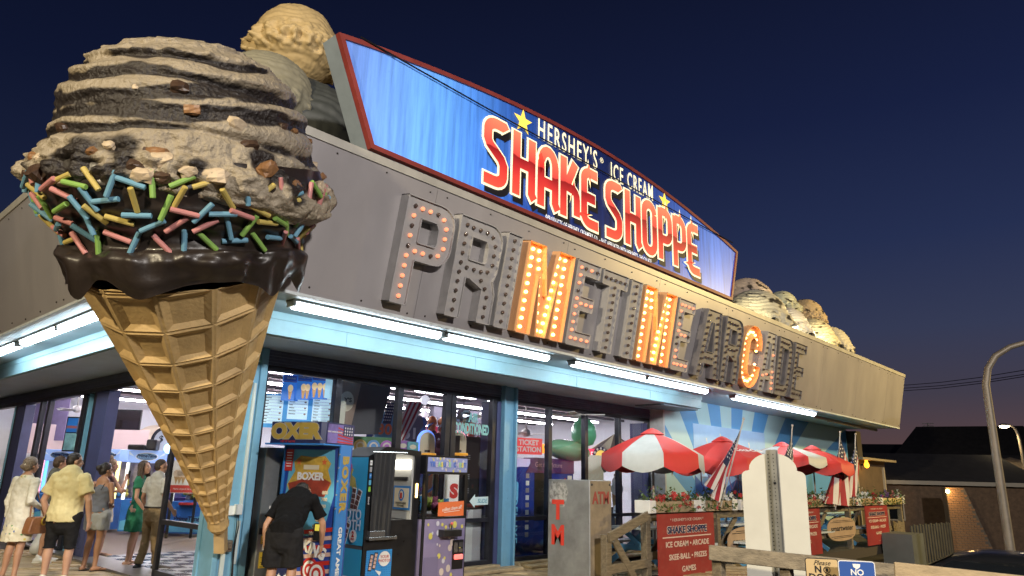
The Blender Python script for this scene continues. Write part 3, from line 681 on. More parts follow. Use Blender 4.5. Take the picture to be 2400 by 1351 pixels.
def letter(ch, u0, w, mode, lab):
    F = FA @ Matrix.Translation((u0 + 0.09, 0.15, 0.0))
    t = thing('sign_letter', lab, 'sign letter', F @ Vector((w / 2, 0, 0)), 'bulb letters on the fascia')
    loops, bp = LT(ch, w)
    hot = mode == 'hot'; dark = mode == 'dark'
    fm_ = LORA if hot else (LDARK if dark else LFACE); wm_ = LORB if hot else (LDARK if dark else LMET)
    D, R = 0.17, 0.075 if hot else 0.14
    b = MB(); b.prism(loops, F @ Matrix.Translation((0, 0, R)), 0); b.build('letter_face', fm_, t)
    b = MB(); b2 = MB()
    for lp in loops:
        k = len(lp)
        for i in range(k):
            p, q = Vector(lp[i]), Vector(lp[(i + 1) % k])
            if (q - p).length < 1e-4: continue
            d = (q - p).normalized(); nn = Vector((-d.y, d.x)) * 0.012
            if loops.index(lp) == 1:
                # hole loops are wound like the outer loop here
                nn = -nn
            o4 = [p, q, q + nn, p + nn]
            b.add([F @ Vector((v.x, v.y, 0.002)) for v in o4] + [F @ Vector((v.x, v.y, D)) for v in o4], [(0, 3, 2, 1), (4, 5, 6, 7), (0, 1, 5, 4), (1, 2, 6, 5), (2, 3, 7, 6), (3, 0, 4, 7)])
    b.build('letter_return', wm_, t)
    for pth in bp:
        P = [Vector(p) for p in pth]; Ls = [(P[i + 1] - P[i]).length for i in range(len(P) - 1)]; tot = sum(Ls); N = max(2, int(tot / 0.128))
        for i in range(N + 1):
            s = tot * i / N; j = 0
            while j < len(Ls) - 1 and s > Ls[j]: s -= Ls[j]; j += 1
            p = P[j].lerp(P[j + 1], min(1, s / Ls[j]))
            if mode == 'hot': m = BHOT
            elif mode == 'dim': m = BDIM if random.random() < 0.85 else BOFF
            elif mode == 'few': m = BDIM if random.random() < 0.4 else BOFF
            else: m = BOFF
            bulbobj(m, F @ Matrix.Translation((p.x, p.y, R)), t)
for ch, u0, w, mode, lab in (
    ('P', 0.50, 0.84, 'dim', 'letter P with dim pink bulbs at the start of the bulb sign'),
    ('R', 1.42, 0.86, 'off', 'unlit pale grey letter R beside the dim P'),
    ('I', 2.36, 0.30, 'off', 'unlit pale grey letter I before the first glowing M'),
    ('M', 2.83, 1.10, 'hot', 'larger glowing orange letter M nearer the giant cone'),
    ('E', 4.02, 0.62, 'dim', 'letter E with dim bulbs just right of the larger glowing M'),
    ('T', 4.73, 0.74, 'off', 'unlit grey letter T in the middle of the bulb sign'),
    ('I', 5.58, 0.34, 'off', 'unlit grey letter I between the T and the second glowing M'),
    ('M', 6.04, 1.10, 'hot', 'smaller glowing orange letter M in the middle of the sign'),
    ('E', 7.24, 0.62, 'dim', 'letter E with dim bulbs just right of the smaller glowing M'),
    ('A', 8.20, 0.98, 'dark', 'unlit dark letter A that begins the second word'),
    ('R', 9.24, 0.82, 'dark', 'unlit dark letter R just before the glowing C'),
    ('C', 10.17, 0.90, 'hot', 'glowing orange letter C in the second word'),
    ('A', 11.12, 0.84, 'few', 'dark letter A with a few pink bulbs right of the glowing C'),
    ('D', 12.02, 0.86, 'dark', 'unlit dark letter D second from the end of the bulb sign'),
    ('E', 12.98, 0.70, 'dark', 'unlit dark letter E at the far end of the bulb sign')):
    letter(ch, u0, w, mode, lab)
# ================================================================ the giant ice cream cone
TIP = Vector((-0.30, -0.30, 0.93)); AX = Vector((-0.448, -0.448, 0.773)).normalized()
def axframe(o, ax):
    z = ax.normalized(); x = Vector((1, -1, 0)).normalized(); y = z.cross(x).normalized(); x = y.cross(z)
    return Matrix(((x.x, y.x, z.x, o.x), (x.y, y.y, z.y, o.y), (x.z, y.z, z.z, o.z), (0, 0, 0, 1)))
MC = axframe(TIP, AX)
CN = thing('giant_cone', 'giant waffle cone with chocolate dip and sprinkles leaning out over the corner', 'ice cream cone', TIP)
WAF = mat('waffle_tan', (0.52, 0.36, 0.16), 0.62, var=0.22, vscale=2.5, bump=0.35, bscale=26, dirt=0.3, dcol=(0.28, 0.17, 0.07))
def crad(s): return 0.10 + 0.19 * s + 0.019 * s * s
b = MB(); NC = 13
rows = [0.0]
while rows[-1] < 3.5: rows.append(rows[-1] + 0.16 + 0.092 * rows[-1])
TW = 0.16
def Rf(m):
    i = min(int(m), len(rows) - 2); return rows[i] + (rows[i + 1] - rows[i]) * (m - i)
def cp(s, th, off=0.0):
    r = crad(s) - off
    return MC @ Vector((r * math.cos(th) + 0.075 * (s / 2.4) ** 1.5, r * math.sin(th), s))
for i in range(len(rows) - 1):
    for j in range(NC):
        s0, s1 = rows[i], rows[i + 1]; tw0 = TW * i; tw1 = TW * i
        t0 = 2 * PI * j / NC; t1 = 2 * PI * (j + 1) / NC
        sk = (s1 - s0) / NC        # the rings climb slowly round the cone like a rolled wafer
        def q(u, v, off):
            th = t0 + (t1 - t0) * u; s = min(Rf(i + v + (j + u) / NC), 3.50 - 0.15 * math.sin(th))
            return cp(s, th, off)
        jx = random.uniform(-.02, .02)
        A = [q(0, 0, 0), q(1, 0, 0), q(1, 1, 0), q(0, 1, 0)]
        e = 0.05
        C_ = [q(e, e, -0.006), q(1 - e, e, -0.006), q(1 - e, 1 - e, -0.006), q(e, 1 - e, -0.006)]
        dpt = 0.012 + 0.036 * min(1, s0 / 2.0); f = 0.19 + jx
        D_ = [q(f, f, dpt), q(1 - f, f, dpt), q(1 - f, 1 - f, dpt), q(f, 1 - f, dpt)]
        b.add(A + C_ + D_, [(0, 1, 5, 4), (1, 2, 6, 5), (2, 3, 7, 6), (3, 0, 4, 7), (4, 5, 9, 8), (5, 6, 10, 9), (6, 7, 11, 10), (7, 4, 8, 11), (8, 9, 10, 11)])
b.build('waffle_cone', WAF, CN)
b = MB(); b.lathe([(0.10, -0.06), (0.13, 0.0), (0.115, 0.12)], 12, MC); b.build('cone_tip', WAF, CN)
b = MB(); b.bar((-0.245, -0.245, 0.92), (-0.16, -0.16, 0.60), 0.13, 0.12, (1, 1, 0)); b.build('mount_block', mat('mount_tan', (0.42, 0.30, 0.15), 0.6, var=0.2, dirt=0.2), CN)
b = MB(); b.box(-0.10, 0.02, -0.10, 0.015, 0.58, 0.72); b.box(-0.06, 0.0, -0.14, -0.08, 0.62, 0.69); b.build('mount_bracket', mat('bracket_rusty', (0.20, 0.16, 0.12), 0.6, 0.6, var=0.4), CN, bevel=0.01)

RC = MC @ Vector((0, 0, 3.30)); AX2 = Vector((-0.25, -0.25, 0.935)).normalized(); RC += Vector((0.03, -0.19, 0.0)); MS = axframe(RC, AX2) @ Matrix.Diagonal((.94, .94, .95, 1))
def prof(tab, s):
    for i in range(len(tab) - 1):
        if tab[i][1] <= s <= tab[i + 1][1]:
            k = (s - tab[i][1]) / (tab[i + 1][1] - tab[i][1]); k = k * k * (3 - 2 * k)
            return tab[i][0] + (tab[i + 1][0] - tab[i][0]) * k
    return tab[-1][0]
DIP = [(1.14, 0.09), (1.18, 0.16), (1.22, 0.26), (1.13, 0.39), (1.14, 0.48), (1.24, 0.61), (1.34, 0.77), (1.41, 0.95), (1.36, 1.20)]
SCO = [(1.30, 0.86), (1.42, 0.95), (1.47, 1.06), (1.42, 1.17), (1.33, 1.30), (1.29, 1.46), (1.25, 1.72), (1.12, 1.99), (0.92, 2.20), (0.64, 2.37), (0.32, 2.46), (0.02, 2.49)]
def nz(p, s): return noise.noise(Vector(p) * s)
CHO = mat('chocolate_dip', (0.020, 0.014, 0.011), 0.40, var=0.35, vscale=3, bump=0.35, bscale=9, coat=0.10)
def skin(tab, s0, s1, ns, nth, disp, drip=None):
    vs = []; fs = []; at_ = []
    for i in range(ns + 1):
        for j in range(nth):
            th = 2 * PI * j / nth; s = s0 + (s1 - s0) * i / ns
            d = Vector((math.cos(th), math.sin(th), 0))
            r = prof(tab, s); z = s
            if drip: z += drip(th, i / ns)
            o, c = disp(th, s, d * r + Vector((0, 0, s)))
            p = d * (r + o) + Vector((0, 0, z + 0.25 * o - (0.0 if drip else 0.26 * max(0, math.cos(th)) ** 2 * max(0, min(1, (1.5 - s) / 0.5))))); vs.append(MS @ p); at_.append(c)
    for i in range(ns):
        for j in range(nth):
            a = i * nth + j; c = i * nth + (j + 1) % nth; fs.append((a, c, c + nth, a + nth))
    return vs, fs, at_
def dripf(th, k):
    w = max(0, 1 - k * 8)
    v = 0.5 + 0.5 * math.sin(th * 8 + 1.5 * math.sin(th * 3)) 
    return -w * (0.02 + 0.27 * v ** 1.5 * (0.6 + 0.7 * nz((math.cos(th) * 2, math.sin(th) * 2, 3), 1)))
def dispc(th, s, p):
    o = 0.05 * nz(p, 2.2) + 0.03 * nz(p, 5)
    if s < 0.36: o += 0.16 * max(0, nz(p + Vector((3, 0, 0)), 3.0)) + .05 * nz(p, 7)
    return o, 0
vs, fs, _ = skin(DIP, 0.09, 1.20, 60, 200, dispc, dripf)
b = MB(); b.v = vs; b.f = fs; b.build('chocolate_dip', CHO, CN, smooth=True)
# ice cream: smooth ball with syrup grooves above a ragged skirt
ICE = bpy.data.materials.new('ice_cream_beige'); ICE.use_nodes = True
n = ICE.node_tree.nodes; l = ICE.node_tree.links; bs = n['Principled BSDF']; bs.inputs['Roughness'].default_value = 0.5
va = n.new('ShaderNodeAttribute'); va.attribute_name = 'syrup'; mx = n.new('ShaderNodeMix'); mx.data_type = 'RGBA'
tc = n.new('ShaderNodeTexCoord'); no = n.new('ShaderNodeTexNoise'); no.inputs['Scale'].default_value = 5; no.inputs['Detail'].default_value = 8; l.new(tc.outputs['Object'], no.inputs['Vector'])
c2 = n.new('ShaderNodeMix'); c2.data_type = 'RGBA'; c2.inputs[6].default_value = (0.21, 0.175, 0.125, 1); c2.inputs[7].default_value = (0.37, 0.31, 0.225, 1); l.new(no.outputs['Fac'], c2.inputs[0])
l.new(c2.outputs[2], mx.inputs[6]); mx.inputs[7].default_value = (0.020, 0.015, 0.013, 1); l.new(va.outputs['Fac'], mx.inputs[0]); l.new(mx.outputs[2], bs.inputs['Base Color'])
n2 = n.new('ShaderNodeTexNoise'); n2.inputs['Scale'].default_value = 22; n2.inputs['Detail'].default_value = 6; l.new(tc.outputs['Object'], n2.inputs['Vector']); bp = n.new('ShaderNodeBump'); bp.inputs['Strength'].default_value = 0.9; bp.inputs['Distance'].default_value = 0.04; l.new(n2.outputs['Fac'], bp.inputs['Height']); l.new(bp.outputs[0], bs.inputs['Normal'])
GRV = [(1.38, 0.08, 0.06, 0.10), (1.56, 0.10, 0.085, -0.13), (1.76, 0.09, 0.075, 0.06), (1.97, 0.05, 0.055, -0.05), (2.16, 0.04, 0.045, 0.05)]
def dispi(th, s, p):
    o = 0.02 * nz(p, 4) + 0.012 * nz(p, 14); c = 0.0
    if s > 1.15:
        for sc, tilt, wd, ph in GRV:
            ctr = sc + tilt * math.sin(th * 1 + ph * 30) + 0.05 * nz((math.cos(th) * 2, math.sin(th) * 2, sc * 5), 1.3) + 0.03 * math.sin(3 * th + sc * 9)
            g = nz((math.cos(th) * 1.5, math.sin(th) * 1.5, sc * 7), 1.1)
            w = wd * (0.5 + 0.9 * max(0, 0.45 + g))
            d = (s - ctr) / max(0.01, w)
            e = math.exp(-d * d)
            o -= 0.055 * e
            lo = math.exp(-(d - 0.2) ** 2 * 1.3)
            if 0.45 + g > 0: c = max(c, min(1, max(0, 2.4 * lo - 0.55 + 0.9 * nz(p, 6)) * min(1, (0.45 + g) * 4)))
        o += 0.006 * math.sin(s * 80 + 9 * nz(p, 1.6)) * min(1, max(0, s - 1.4) * 3)      # spatula strokes
    k = max(0, 1 - abs(s - 1.12) / 0.36)
    if k > 0:
        t = nz(p, 4.5) + 0.6 * nz(p, 9) + 0.4 * nz(p, 18); o += k * (0.16 * t)
        c = max(c, min(1, max(0, (nz(p + Vector((7, 2, 0)), 2.6) + 0.06) * 5 * k)))
    if s > 2.2: o += 0.05 * max(0, nz(p, 11)) 
    c = max(0, min(1, (c - .30) * 2.6)); return o, c
vs, fs, at_ = skin(SCO, 0.86, 2.49, 150, 260, dispi)
b = MB(); b.v = vs; b.f = fs; ice = b.build('ice_cream_scoop', ICE, CN, smooth=True)
ca = ice.data.attributes.new('syrup', 'FLOAT', 'POINT')
for i, c in enumerate(at_): ca.data[i].value = c
def surf(tab, th, s, off=0.0):
    r = prof(tab, s); e = 0.02; dr = (prof(tab, s + e) - prof(tab, s - e)) / (2 * e)
    d = Vector((math.cos(th), math.sin(th), 0)); nrm = (d - Vector((0, 0, dr))).normalized()
    p = d * r + Vector((0, 0, s)) + nrm * off
    return MS @ p, (MS.to_3x3() @ nrm).normalized(), (MS.to_3x3() @ Vector((-math.sin(th), math.cos(th), 0))).normalized()
# brownie and nut lumps
CHK = [mat('brownie', (0.055, 0.03, 0.018), 0.45, var=0.3, bump=0.3, bscale=30), mat('caramel_lump', (0.22, 0.11, 0.045), 0.45, var=0.35, bump=0.3, bscale=25), mat('cookie_lump', (0.48, 0.38, 0.26), 0.6, var=0.25, bump=0.5, bscale=18)]
def lump(m, sz):
    b = MB(); b.ball((0, 0, 0), 1, 10, 7)
    rv = Vector((random.random() * 9, random.random() * 9, 0))
    out_ = []
    for v in b.v:
        m_ = max(abs(v.x), abs(v.y), abs(v.z)); q = v.lerp(v / m_ * 0.85, 0.6); q = q * (1 + 0.25 * nz(q + rv, 1.6)); out_.append(Vector((q.x * sz * 1.25, q.y * sz * 0.9, q.z * sz * 0.8)))
    b.v = out_
    return b
for i in range(64):
    if i < 40: s = random.uniform(0.95, 1.30); sz = random.uniform(0.045, 0.11)
    else: s = random.uniform(1.35, 2.05); sz = random.uniform(0.03, 0.085)
    th = random.uniform(0, 2 * PI)
    p, nn, tt = surf(SCO, th, s, -0.02 if i < 40 else -0.05)
    m = random.choices(CHK, (4, 3, 4 if i < 40 else 1))[0]
    o = lump(m, sz).build('candy_lump', m, CN); o.matrix_basis = Matrix.Translation(p) @ (tt.to_track_quat('X', 'Z').to_matrix().to_4x4()) @ Matrix.Rotation(random.uniform(0, 3), 4, 'X') @ Matrix.Rotation(random.uniform(-.6, .6), 4, 'Z')
# sprinkles
SPC = [mat('sprinkle_pink', (0.46, 0.19, 0.18), 0.5, var=0.1, dirt=0.15), mat('sprinkle_blue', (0.13, 0.29, 0.40), 0.5, var=0.1, dirt=0.15), mat('sprinkle_yellow', (0.46, 0.36, 0.10), 0.5, var=0.1, dirt=0.15), mat('sprinkle_green', (0.20, 0.36, 0.08), 0.5, var=0.1, dirt=0.15)]
spm = []
for m in SPC:
    b = MB(); b.lathe([(0.0, -0.118), (0.022, -0.117), (0.024, -0.11), (0.025, 0.11), (0.023, 0.117), (0.0, 0.118)], 10); o = b.build('sprinkle', m, None, smooth=False); spm.append(o.data); bpy.data.objects.remove(o)
placed = []
tries = 0
while len(placed) < 190 and tries < 9000:
    tries += 1
    th = random.uniform(0, 2 * PI); s = random.uniform(0.40, 1.0)
    p, nn, tt = surf(DIP, th, s, 0.035)
    if any((p - q).length < 0.14 for q in placed): continue
    placed.append(p); up = nn.cross(tt); a = random.uniform(0, PI)
    d = (tt * math.cos(a) + up * math.sin(a) + nn * random.uniform(-.05, .1)).normalized()
    o = bpy.data.objects.new('sprinkle', random.choice(spm)); COL.objects.link(o); o.parent = CN; o.matrix_parent_inverse = WM(CN).inverted()
    o.matrix_basis = Matrix.Translation(p + nn * random.uniform(0, .015)) @ d.to_track_quat('Z', 'Y').to_matrix().to_4x4()

# ================================================================ scoops on the roof
def scoop(c, r, col, lab, crumb=0.5, squash=1.0, seed=0, syr=0.3):
    t = thing('roof_scoop', lab, 'ice cream scoop', c, 'giant ice cream scoops on the roof')
    m = bpy.data.materials.new('scoop_%d' % seed); m.use_nodes = True
    n = m.node_tree.nodes; l = m.node_tree.links; bs = n['Principled BSDF']; bs.inputs['Roughness'].default_value = 0.6
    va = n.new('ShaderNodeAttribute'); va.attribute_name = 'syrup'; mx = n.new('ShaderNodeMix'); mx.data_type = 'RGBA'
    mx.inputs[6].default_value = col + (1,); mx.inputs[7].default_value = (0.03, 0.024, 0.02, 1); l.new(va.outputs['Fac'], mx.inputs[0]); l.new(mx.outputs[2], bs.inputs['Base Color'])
    vs = []; at_ = []; fs = []; N = 150; K = 90; sd = Vector((seed * 3.7, seed * 1.9, seed))
    for i in range(K + 1):
        t_ = PI / 2 - (PI * 0.86) * i / K
        for j in range(N):
            ph = 2 * PI * j / N; d = Vector((math.cos(t_) * math.cos(ph), math.cos(t_) * math.sin(ph), math.sin(t_) * squash)); p = d * r + sd
            o = 0.010 * r * math.sin(t_ * 40 + 9 * nz(p, 1.6 / r)) * (1 if t_ > 0 else 0.3) + 0.015 * r * nz(p, 14 / r) + 0.02 * r * nz(p, 3 / r)
            k = max(0, 1 - abs(t_ + 0.25) / 0.45)
            rr_ = r * (1 + 0.22 * k * crumb)
            o += k * crumb * 0.22 * r * (nz(p, 6 / r) + 0.7 * nz(p, 13 / r) + 0.4 * nz(p, 27 / r))
            vs.append(Vector(c) + d * (rr_ + o)); at_.append(max(0, min(1, (nz(p + Vector((5, 5, 5)), 3.5 / r) + .4 * nz(p, 9 / r) - 0.40 + syr * (0.3 + 0.7 * k)) * 5)))
    for i in range(K):
        for j in range(N):
            a = i * N + j; e = i * N + (j + 1) % N; fs.append((a, a + N, e + N, e))
    b = MB(); b.v = vs; b.f = fs; o = b.build('scoop_body', m, t, smooth=True)
    ca = o.data.attributes.new('syrup', 'FLOAT', 'POINT')
    for i, q in enumerate(at_): ca.data[i].value = q
    return t
scoop(at(693, 112, y=0.9), 0.70, (0.50, 0.37, 0.18), 'topmost beige scoop with ragged crumbs left of the blue sign', 0.8, seed=1, syr=-1)
scoop(at(618, 240, y=0.3), 0.76, (0.26, 0.24, 0.17), 'pale speckled scoop just behind the giant cone', 0.4, seed=2, syr=-1)
scoop(at(700, 345, y=0.6), 1.10, (0.05, 0.055, 0.052), 'scoop with its shade painted in dark grey between cone and blue sign', 0.0, seed=3, syr=-1)  # the shade on this scoop is put into its near-black colour
scoop(at(1752, 712, y=-0.2), 0.77, (0.50, 0.40, 0.33), 'ridged brown scoop touching the right end of the blue sign', 0.9, seed=4, syr=0.12)
scoop(at(1772, 752, y=-0.9), 0.88, (0.56, 0.52, 0.40), 'cream scoop with dark crumbs low beside the sign end', 0.9, seed=5, syr=0.22)
scoop(at(1832, 718, y=0.3), 0.53, (0.48, 0.49, 0.38), 'small grey-green crumbly scoop in the right heap', 1.1, seed=6, syr=0.22)
scoop(at(1843, 772, y=-0.9), 0.66, (0.56, 0.53, 0.50), 'white swirled scoop in the middle of the right heap', 0.9, seed=7, syr=0.05)
scoop(at(1888, 742, y=-0.1), 0.61, (0.48, 0.36, 0.22), 'small caramel scoop highest on the right slope', 0.9, seed=8, syr=0.06)
scoop(at(1905, 796, y=-0.9), 0.68, (0.62, 0.55, 0.36), 'yellow scoop with a caramel line in the right heap', 0.7, seed=9, syr=0.02)
scoop(at(1945, 812, y=-0.7), 0.68, (0.54, 0.50, 0.40), 'last rounded cream scoop at the right end of the heap', 0.7, seed=10, syr=0.06)
for i, (px, py, w) in enumerate(((1817, 754, 'under the white swirled scoop'), (1903, 789, 'under the yellow scoop'), (1972, 815, 'at the right end of the scoop heap'))):
    p = at(px, py, y=-2.2)
    t = thing('flood_light', 'small dark flood light on the roof edge %s' % w, 'flood light', p, 'flood lights on the roof edge')
    b = MB(); b.box(p.x - 0.11, p.x + 0.11, p.y - 0.05, p.y + 0.05, p.z - 0.05, p.z + 0.09); b.build('lamp_body', BLACK, t, bevel=0.01)
    b = MB(); b.box(p.x - 0.03, p.x + 0.03, p.y - 0.02, p.y + 0.02, 5.42, p.z); b.build('bracket', BLACK, t)
    lamp('flood_beam', p + Vector((0, 0.12, 0.0)), p + Vector((0.0, 1.3, 0.45)), 260, (1.0, 0.86, 0.50), 0.06, 'SPOT', 150, 0.8)
lamp('flood_beam', (10.6, -2.0, 5.6), (11.2, -0.6, 5.9), 160, (1.0, 0.86, 0.50), 0.06, 'SPOT', 150, 0.8)
# ================================================================ machines on the boardwalk
def decal(M, loops, m, parent, z, name='print', depth=0.002): return shape(name, loops, M, m, parent, z=z, depth=depth)
def halftone(name, c0, c1):
    if name in MATS: return MATS[name]
    m = bpy.data.materials.new(name); m.use_nodes = True; n = m.node_tree.nodes; l = m.node_tree.links; bs = n['Principled BSDF']; bs.inputs['Roughness'].default_value = 0.3
    tc = n.new('ShaderNodeTexCoord'); vo = n.new('ShaderNodeTexVoronoi'); vo.inputs['Scale'].default_value = 34; vo.inputs['Randomness'].default_value = 0.0; l.new(tc.outputs['Object'], vo.inputs['Vector'])
    mr = n.new('ShaderNodeMapRange'); mr.inputs[1].default_value = 0.25; mr.inputs[2].default_value = 0.45; l.new(vo.outputs['Distance'], mr.inputs[0])
    mx = n.new('ShaderNodeMix'); mx.data_type = 'RGBA'; mx.inputs[6].default_value = c0 + (1,); mx.inputs[7].default_value = c1 + (1,); l.new(mr.outputs[0], mx.inputs[0]); l.new(mx.outputs[2], bs.inputs['Base Color'])
    MATS[name] = m; return m
CB = mat('print_blue', (0.02, 0.06, 0.32), 0.28, coat=0.3); CB2 = mat('print_bright_blue', (0.03, 0.20, 0.55), 0.28, coat=0.3); GOLD = mat('print_gold', (0.50, 0.36, 0.08), 0.35, 0.3); SKYB = mat('print_sky', (0.12, 0.42, 0.62), 0.35)
GREYP = mat('print_grey', (0.35, 0.35, 0.36), 0.4); ORA = mat('print_orange', (0.70, 0.16, 0.05), 0.45); CREAM = mat('print_cream', (0.70, 0.62, 0.45), 0.5); NAVYP = mat('print_navy', (0.012, 0.02, 0.08), 0.3, coat=0.4)
# ---- boxing game
p = at(721, 1200, d=9.25); MBX = face(p.x, p.y, 0, 203)
bx = thing('boxing_machine', 'tall blue boxing arcade machine with striped lower front beside the corner post', 'arcade machine', (p.x, p.y, 0))
b = MB(); b.box(-0.42, 0.42, 0.02, 1.93, -0.30, 0, MBX); b.build('cabinet', CB, bx, bevel=0.008)
b = MB(); b.box(0.421, 0.45, 0.02, 1.94, -0.22, 0.03, MBX); b.box(-0.45, -0.421, 0.02, 1.94, -0.22, 0.03, MBX); b.build('side_trim', CB2, bx, bevel=0.004)
b = MB(); 
b.prism([[(-0.40, 0.40), (-0.46, 0.30), (-0.46, -0.30), (0.42, -0.30), (0.42, 0.34), (0.36, 0.40)]], MBX @ Matrix(((1, 0, 0, 0), (0, 0, 1, 2.22), (0, 1, 0, 0), (0, 0, 0, 1))), 0.28)
b.build('marquee_box', NAVYP, bx, bevel=0.006)
b = MB(); b.box(-0.47, 0.43, 1.925, 1.945, -0.30, 0.41, MBX); b.build('marquee_shelf', CB2, bx)
MQ = MBX @ Matrix.Translation((0, 0, 0.402))
text('OXER', MQ @ Matrix.Translation((-0.02, 2.09, 0.002)), 0.25, GOLD, bx, sx=1.12, bold=0.018)
text('B', MBX @ fr((-.43, 2.09, .352), (.06, 0, .1), (0, 1, 0)), 0.22, GOLD, bx, sx=.5, bold=0.012)
text('OXER', MQ @ Matrix.Translation((-0.02, 2.09, 0.0)), 0.25, GREYP, bx, sx=1.12, bold=0.025, name='lettering_edge')
text('HIT IT NOW', MQ @ Matrix.Translation((-0.12, 1.965, 0.002)), 0.04, RED, bx)
MSD = MBX @ fr((0.422, 0, 0), (0, 0, -1), (0, 1, 0))   # right side of the marquee
decal(MSD, [rrect(-0.33, 1.96, 0.28, 2.2)], mat('flag_print_purple', (0.16, 0.12, 0.34), 0.3, var=0.5, vscale=5), bx, 0.004, 'side_print')
for i in range(5): decal(MSD, [[(-0.1, 1.97 + i * .045), (0.26, 1.96 + i * .03), (0.27, 1.975 + i * .03), (-0.1, 1.99 + i * .045)]], RED, bx, 0.007, 'flag_stripe')
decal(MSD, [rrect(0.02, 2.06, 0.27, 2.195)], NAVYP, bx, 0.009, 'flag_field')
for i in range(4):
    for j in range(3): decal(MSD, [star(0.06 + i * .055, 2.085 + j * .04, .018)], WPRINT, bx, 0.012, 'flag_star')
text('GREAT AMERICAN BOXER', MSD @ Matrix.Translation((-0.18, 2.1, 0.012)), 0.028, WPRINT, bx)
# printed front
F0 = MBX @ Matrix.Translation((0, 0, 0.002))
decal(F0, [[(-.34, 1.88), (.34, 1.88), (.38, 1.3), (.30, .98), (.05, .78), (-.25, .82), (-.38, 1.2)]], SKYB, bx, 0.002, 'front_print')
decal(F0, [[(-.28, 1.72), (-.18, 1.80), (0, 1.78), (.2, 1.80), (.3, 1.70), (.26, 1.62), (.33, 1.45), (.24, 1.28), (-.28, 1.28), (-.36, 1.42), (-.25, 1.6)]], mat('glove_yellow', (0.55, 0.36, 0.06), 0.4, var=0.4, vscale=6), bx, 0.006, 'glove_print')
decal(F0, [[(-.34, 1.44), (-.1, 1.5), (.12, 1.55), (.32, 1.46), (.24, 1.28), (-.28, 1.28)]], mat('glove_red', (0.30, 0.05, 0.03), 0.4, var=0.4, vscale=6), bx, 0.009, 'glove_print')
for x in (-.2, .2): decal(F0, [star(x, 1.72, .05)], ORA, bx, 0.012, 'star')
decal(F0, [rrect(-.12, 1.62, .12, 1.68)], CREAM, bx, 0.012, 'banner')
text('BOXER', F0 @ Matrix.Translation((0, 1.53, 0.014)), 0.13, WPRINT, bx, bold=0.006)
for i, v in enumerate(('800', '700', '600', '500', '400', '300', '200')): text(v, F0 @ Matrix.Translation((.25 - .012 * i * i * .35, 1.33 - i * .085, 0.012)), 0.06, CREAM, bx, bold=0.002)
decal(F0, [rrect(-.42, 1.6, -.30, 1.88)], RED, bx, 0.012, 'rules_card')
for i in range(6): decal(F0, [rrect(-.40, 1.83 - i * .035, -.32, 1.84 - i * .035)], WPRINT, bx, 0.015, 'rules_line')
for i in range(8):
    y0 = 0.08 + i * .1
    decal(F0, [[(-.42, y0 - .02), (.42, y0 + .08), (.42, y0 + .13), (-.42, y0 + .03)]], RED if i % 2 else mat('print_flesh', (0.62, 0.42, 0.36), 0.4), bx, 0.004 + .0005 * i, 'stripe')
decal(F0, [rrect(-.42, .05, -.12, .5)], NAVYP, bx, 0.011, 'flag_field')
for i in range(3):
    for j in range(3): decal(F0, [star(-.34 + i * .1, .15 + j * .13, .035)], WPRINT, bx, 0.014, 'flag_star')
text('KING', F0 @ Matrix.Translation((.16, .62, 0.016)) @ Matrix.Rotation(-.32, 4, 'Z'), 0.19, WPRINT, bx, bold=0.01, sx=0.8)
for k, (cx, cy) in enumerate(((.12, .38), (.24, .34))):
    for i in range(4): decal(F0, [ell(cx, cy, .13 - i * .03, .15 - i * .035, 18)], RED if i % 2 == 0 else WPRINT, bx, 0.018 + i * .003 + k * .014, 'candy_glove')
b = MB(); b.box(.15, .29, .74, .95, 0.002, 0.05, MBX); b.build('coin_box', BLACK, bx, bevel=0.005)
decal(MBX, [rrect(.17, .86, .27, .94)], mat('print_lit_yellow', (0.75, 0.62, 0.08), 0.4, emit=0.5), bx, 0.053, 'coin_label')
T1 = MBX @ fr((0.436, 1.55, 0.031), (0, -1, 0), (1, 0, 0))
for i, c in enumerate('BOXER'): text(c, MBX @ Matrix.Translation((0.4355, 1.82 - i * .17, 0.032)) @ Matrix.Rotation(-PI / 2, 4, 'Z'), 0.03, GREYP, bx, bold=0.002)
MSR = MBX @ fr((0.452, 0, 0), (0, 0, -1), (0, 1, 0))
text('BOXER', MSR @ Matrix.Translation((0.10, 1.45, 0.0)) @ Matrix.Rotation(-PI / 2, 4, 'Z'), 0.19, GOLD, bx, bold=0.012, spacing=1.25)
text('GREAT AMERICAN', MSR @ Matrix.Translation((0.10, 0.45, 0.0)) @ Matrix.Rotation(-PI / 2, 4, 'Z'), 0.11, WPRINT, bx, bold=0.004)
# ---- freezer left of it against the window
fz = thing('ice_freezer', 'grey steel freezer with yellow notices behind the boxing machine', 'freezer', (0.85, -0.18, 0))
b = MB(); b.box(0.33, 1.45, -0.13, 0.08, 0.10, 1.9); b.build('body', mat('freezer_steel', (0.26, 0.28, 0.29), 0.35, 0.7, var=0.25, vscale=2, dirt=0.25), fz, bevel=0.01)
b = MB(); b.box(0.34, 1.44, -0.145, -0.13, 0.78, 0.86); b.build('trim_band', BLACK, fz)
b = MB(); b.box(0.34, 1.44, -0.11, 0.05, 0.0, 0.10); b.build('plinth', BLACK, fz)
MF = south(0.33, -0.132, 0)
for x0, z0, x1, z1, m in ((.05, .66, .30, .76, YEL), (.05, .36, .30, .56, YEL), (.08, .58, .22, .65, WPRINT), (.12, 1.08, .26, 1.14, WPRINT), (.5, 1.2, .62, 1.42, WPRINT)):
    decal(MF, [rrect(x0, z0, x1, z1)], m, fz, 0.004, 'notice')
    for i in range(3): decal(MF, [rrect(x0 + .02, z0 + .015 + i * (z1 - z0) * .28, x1 - .03, z0 + .021 + i * (z1 - z0) * .28)], BLKPR, fz, 0.007, 'notice_line')

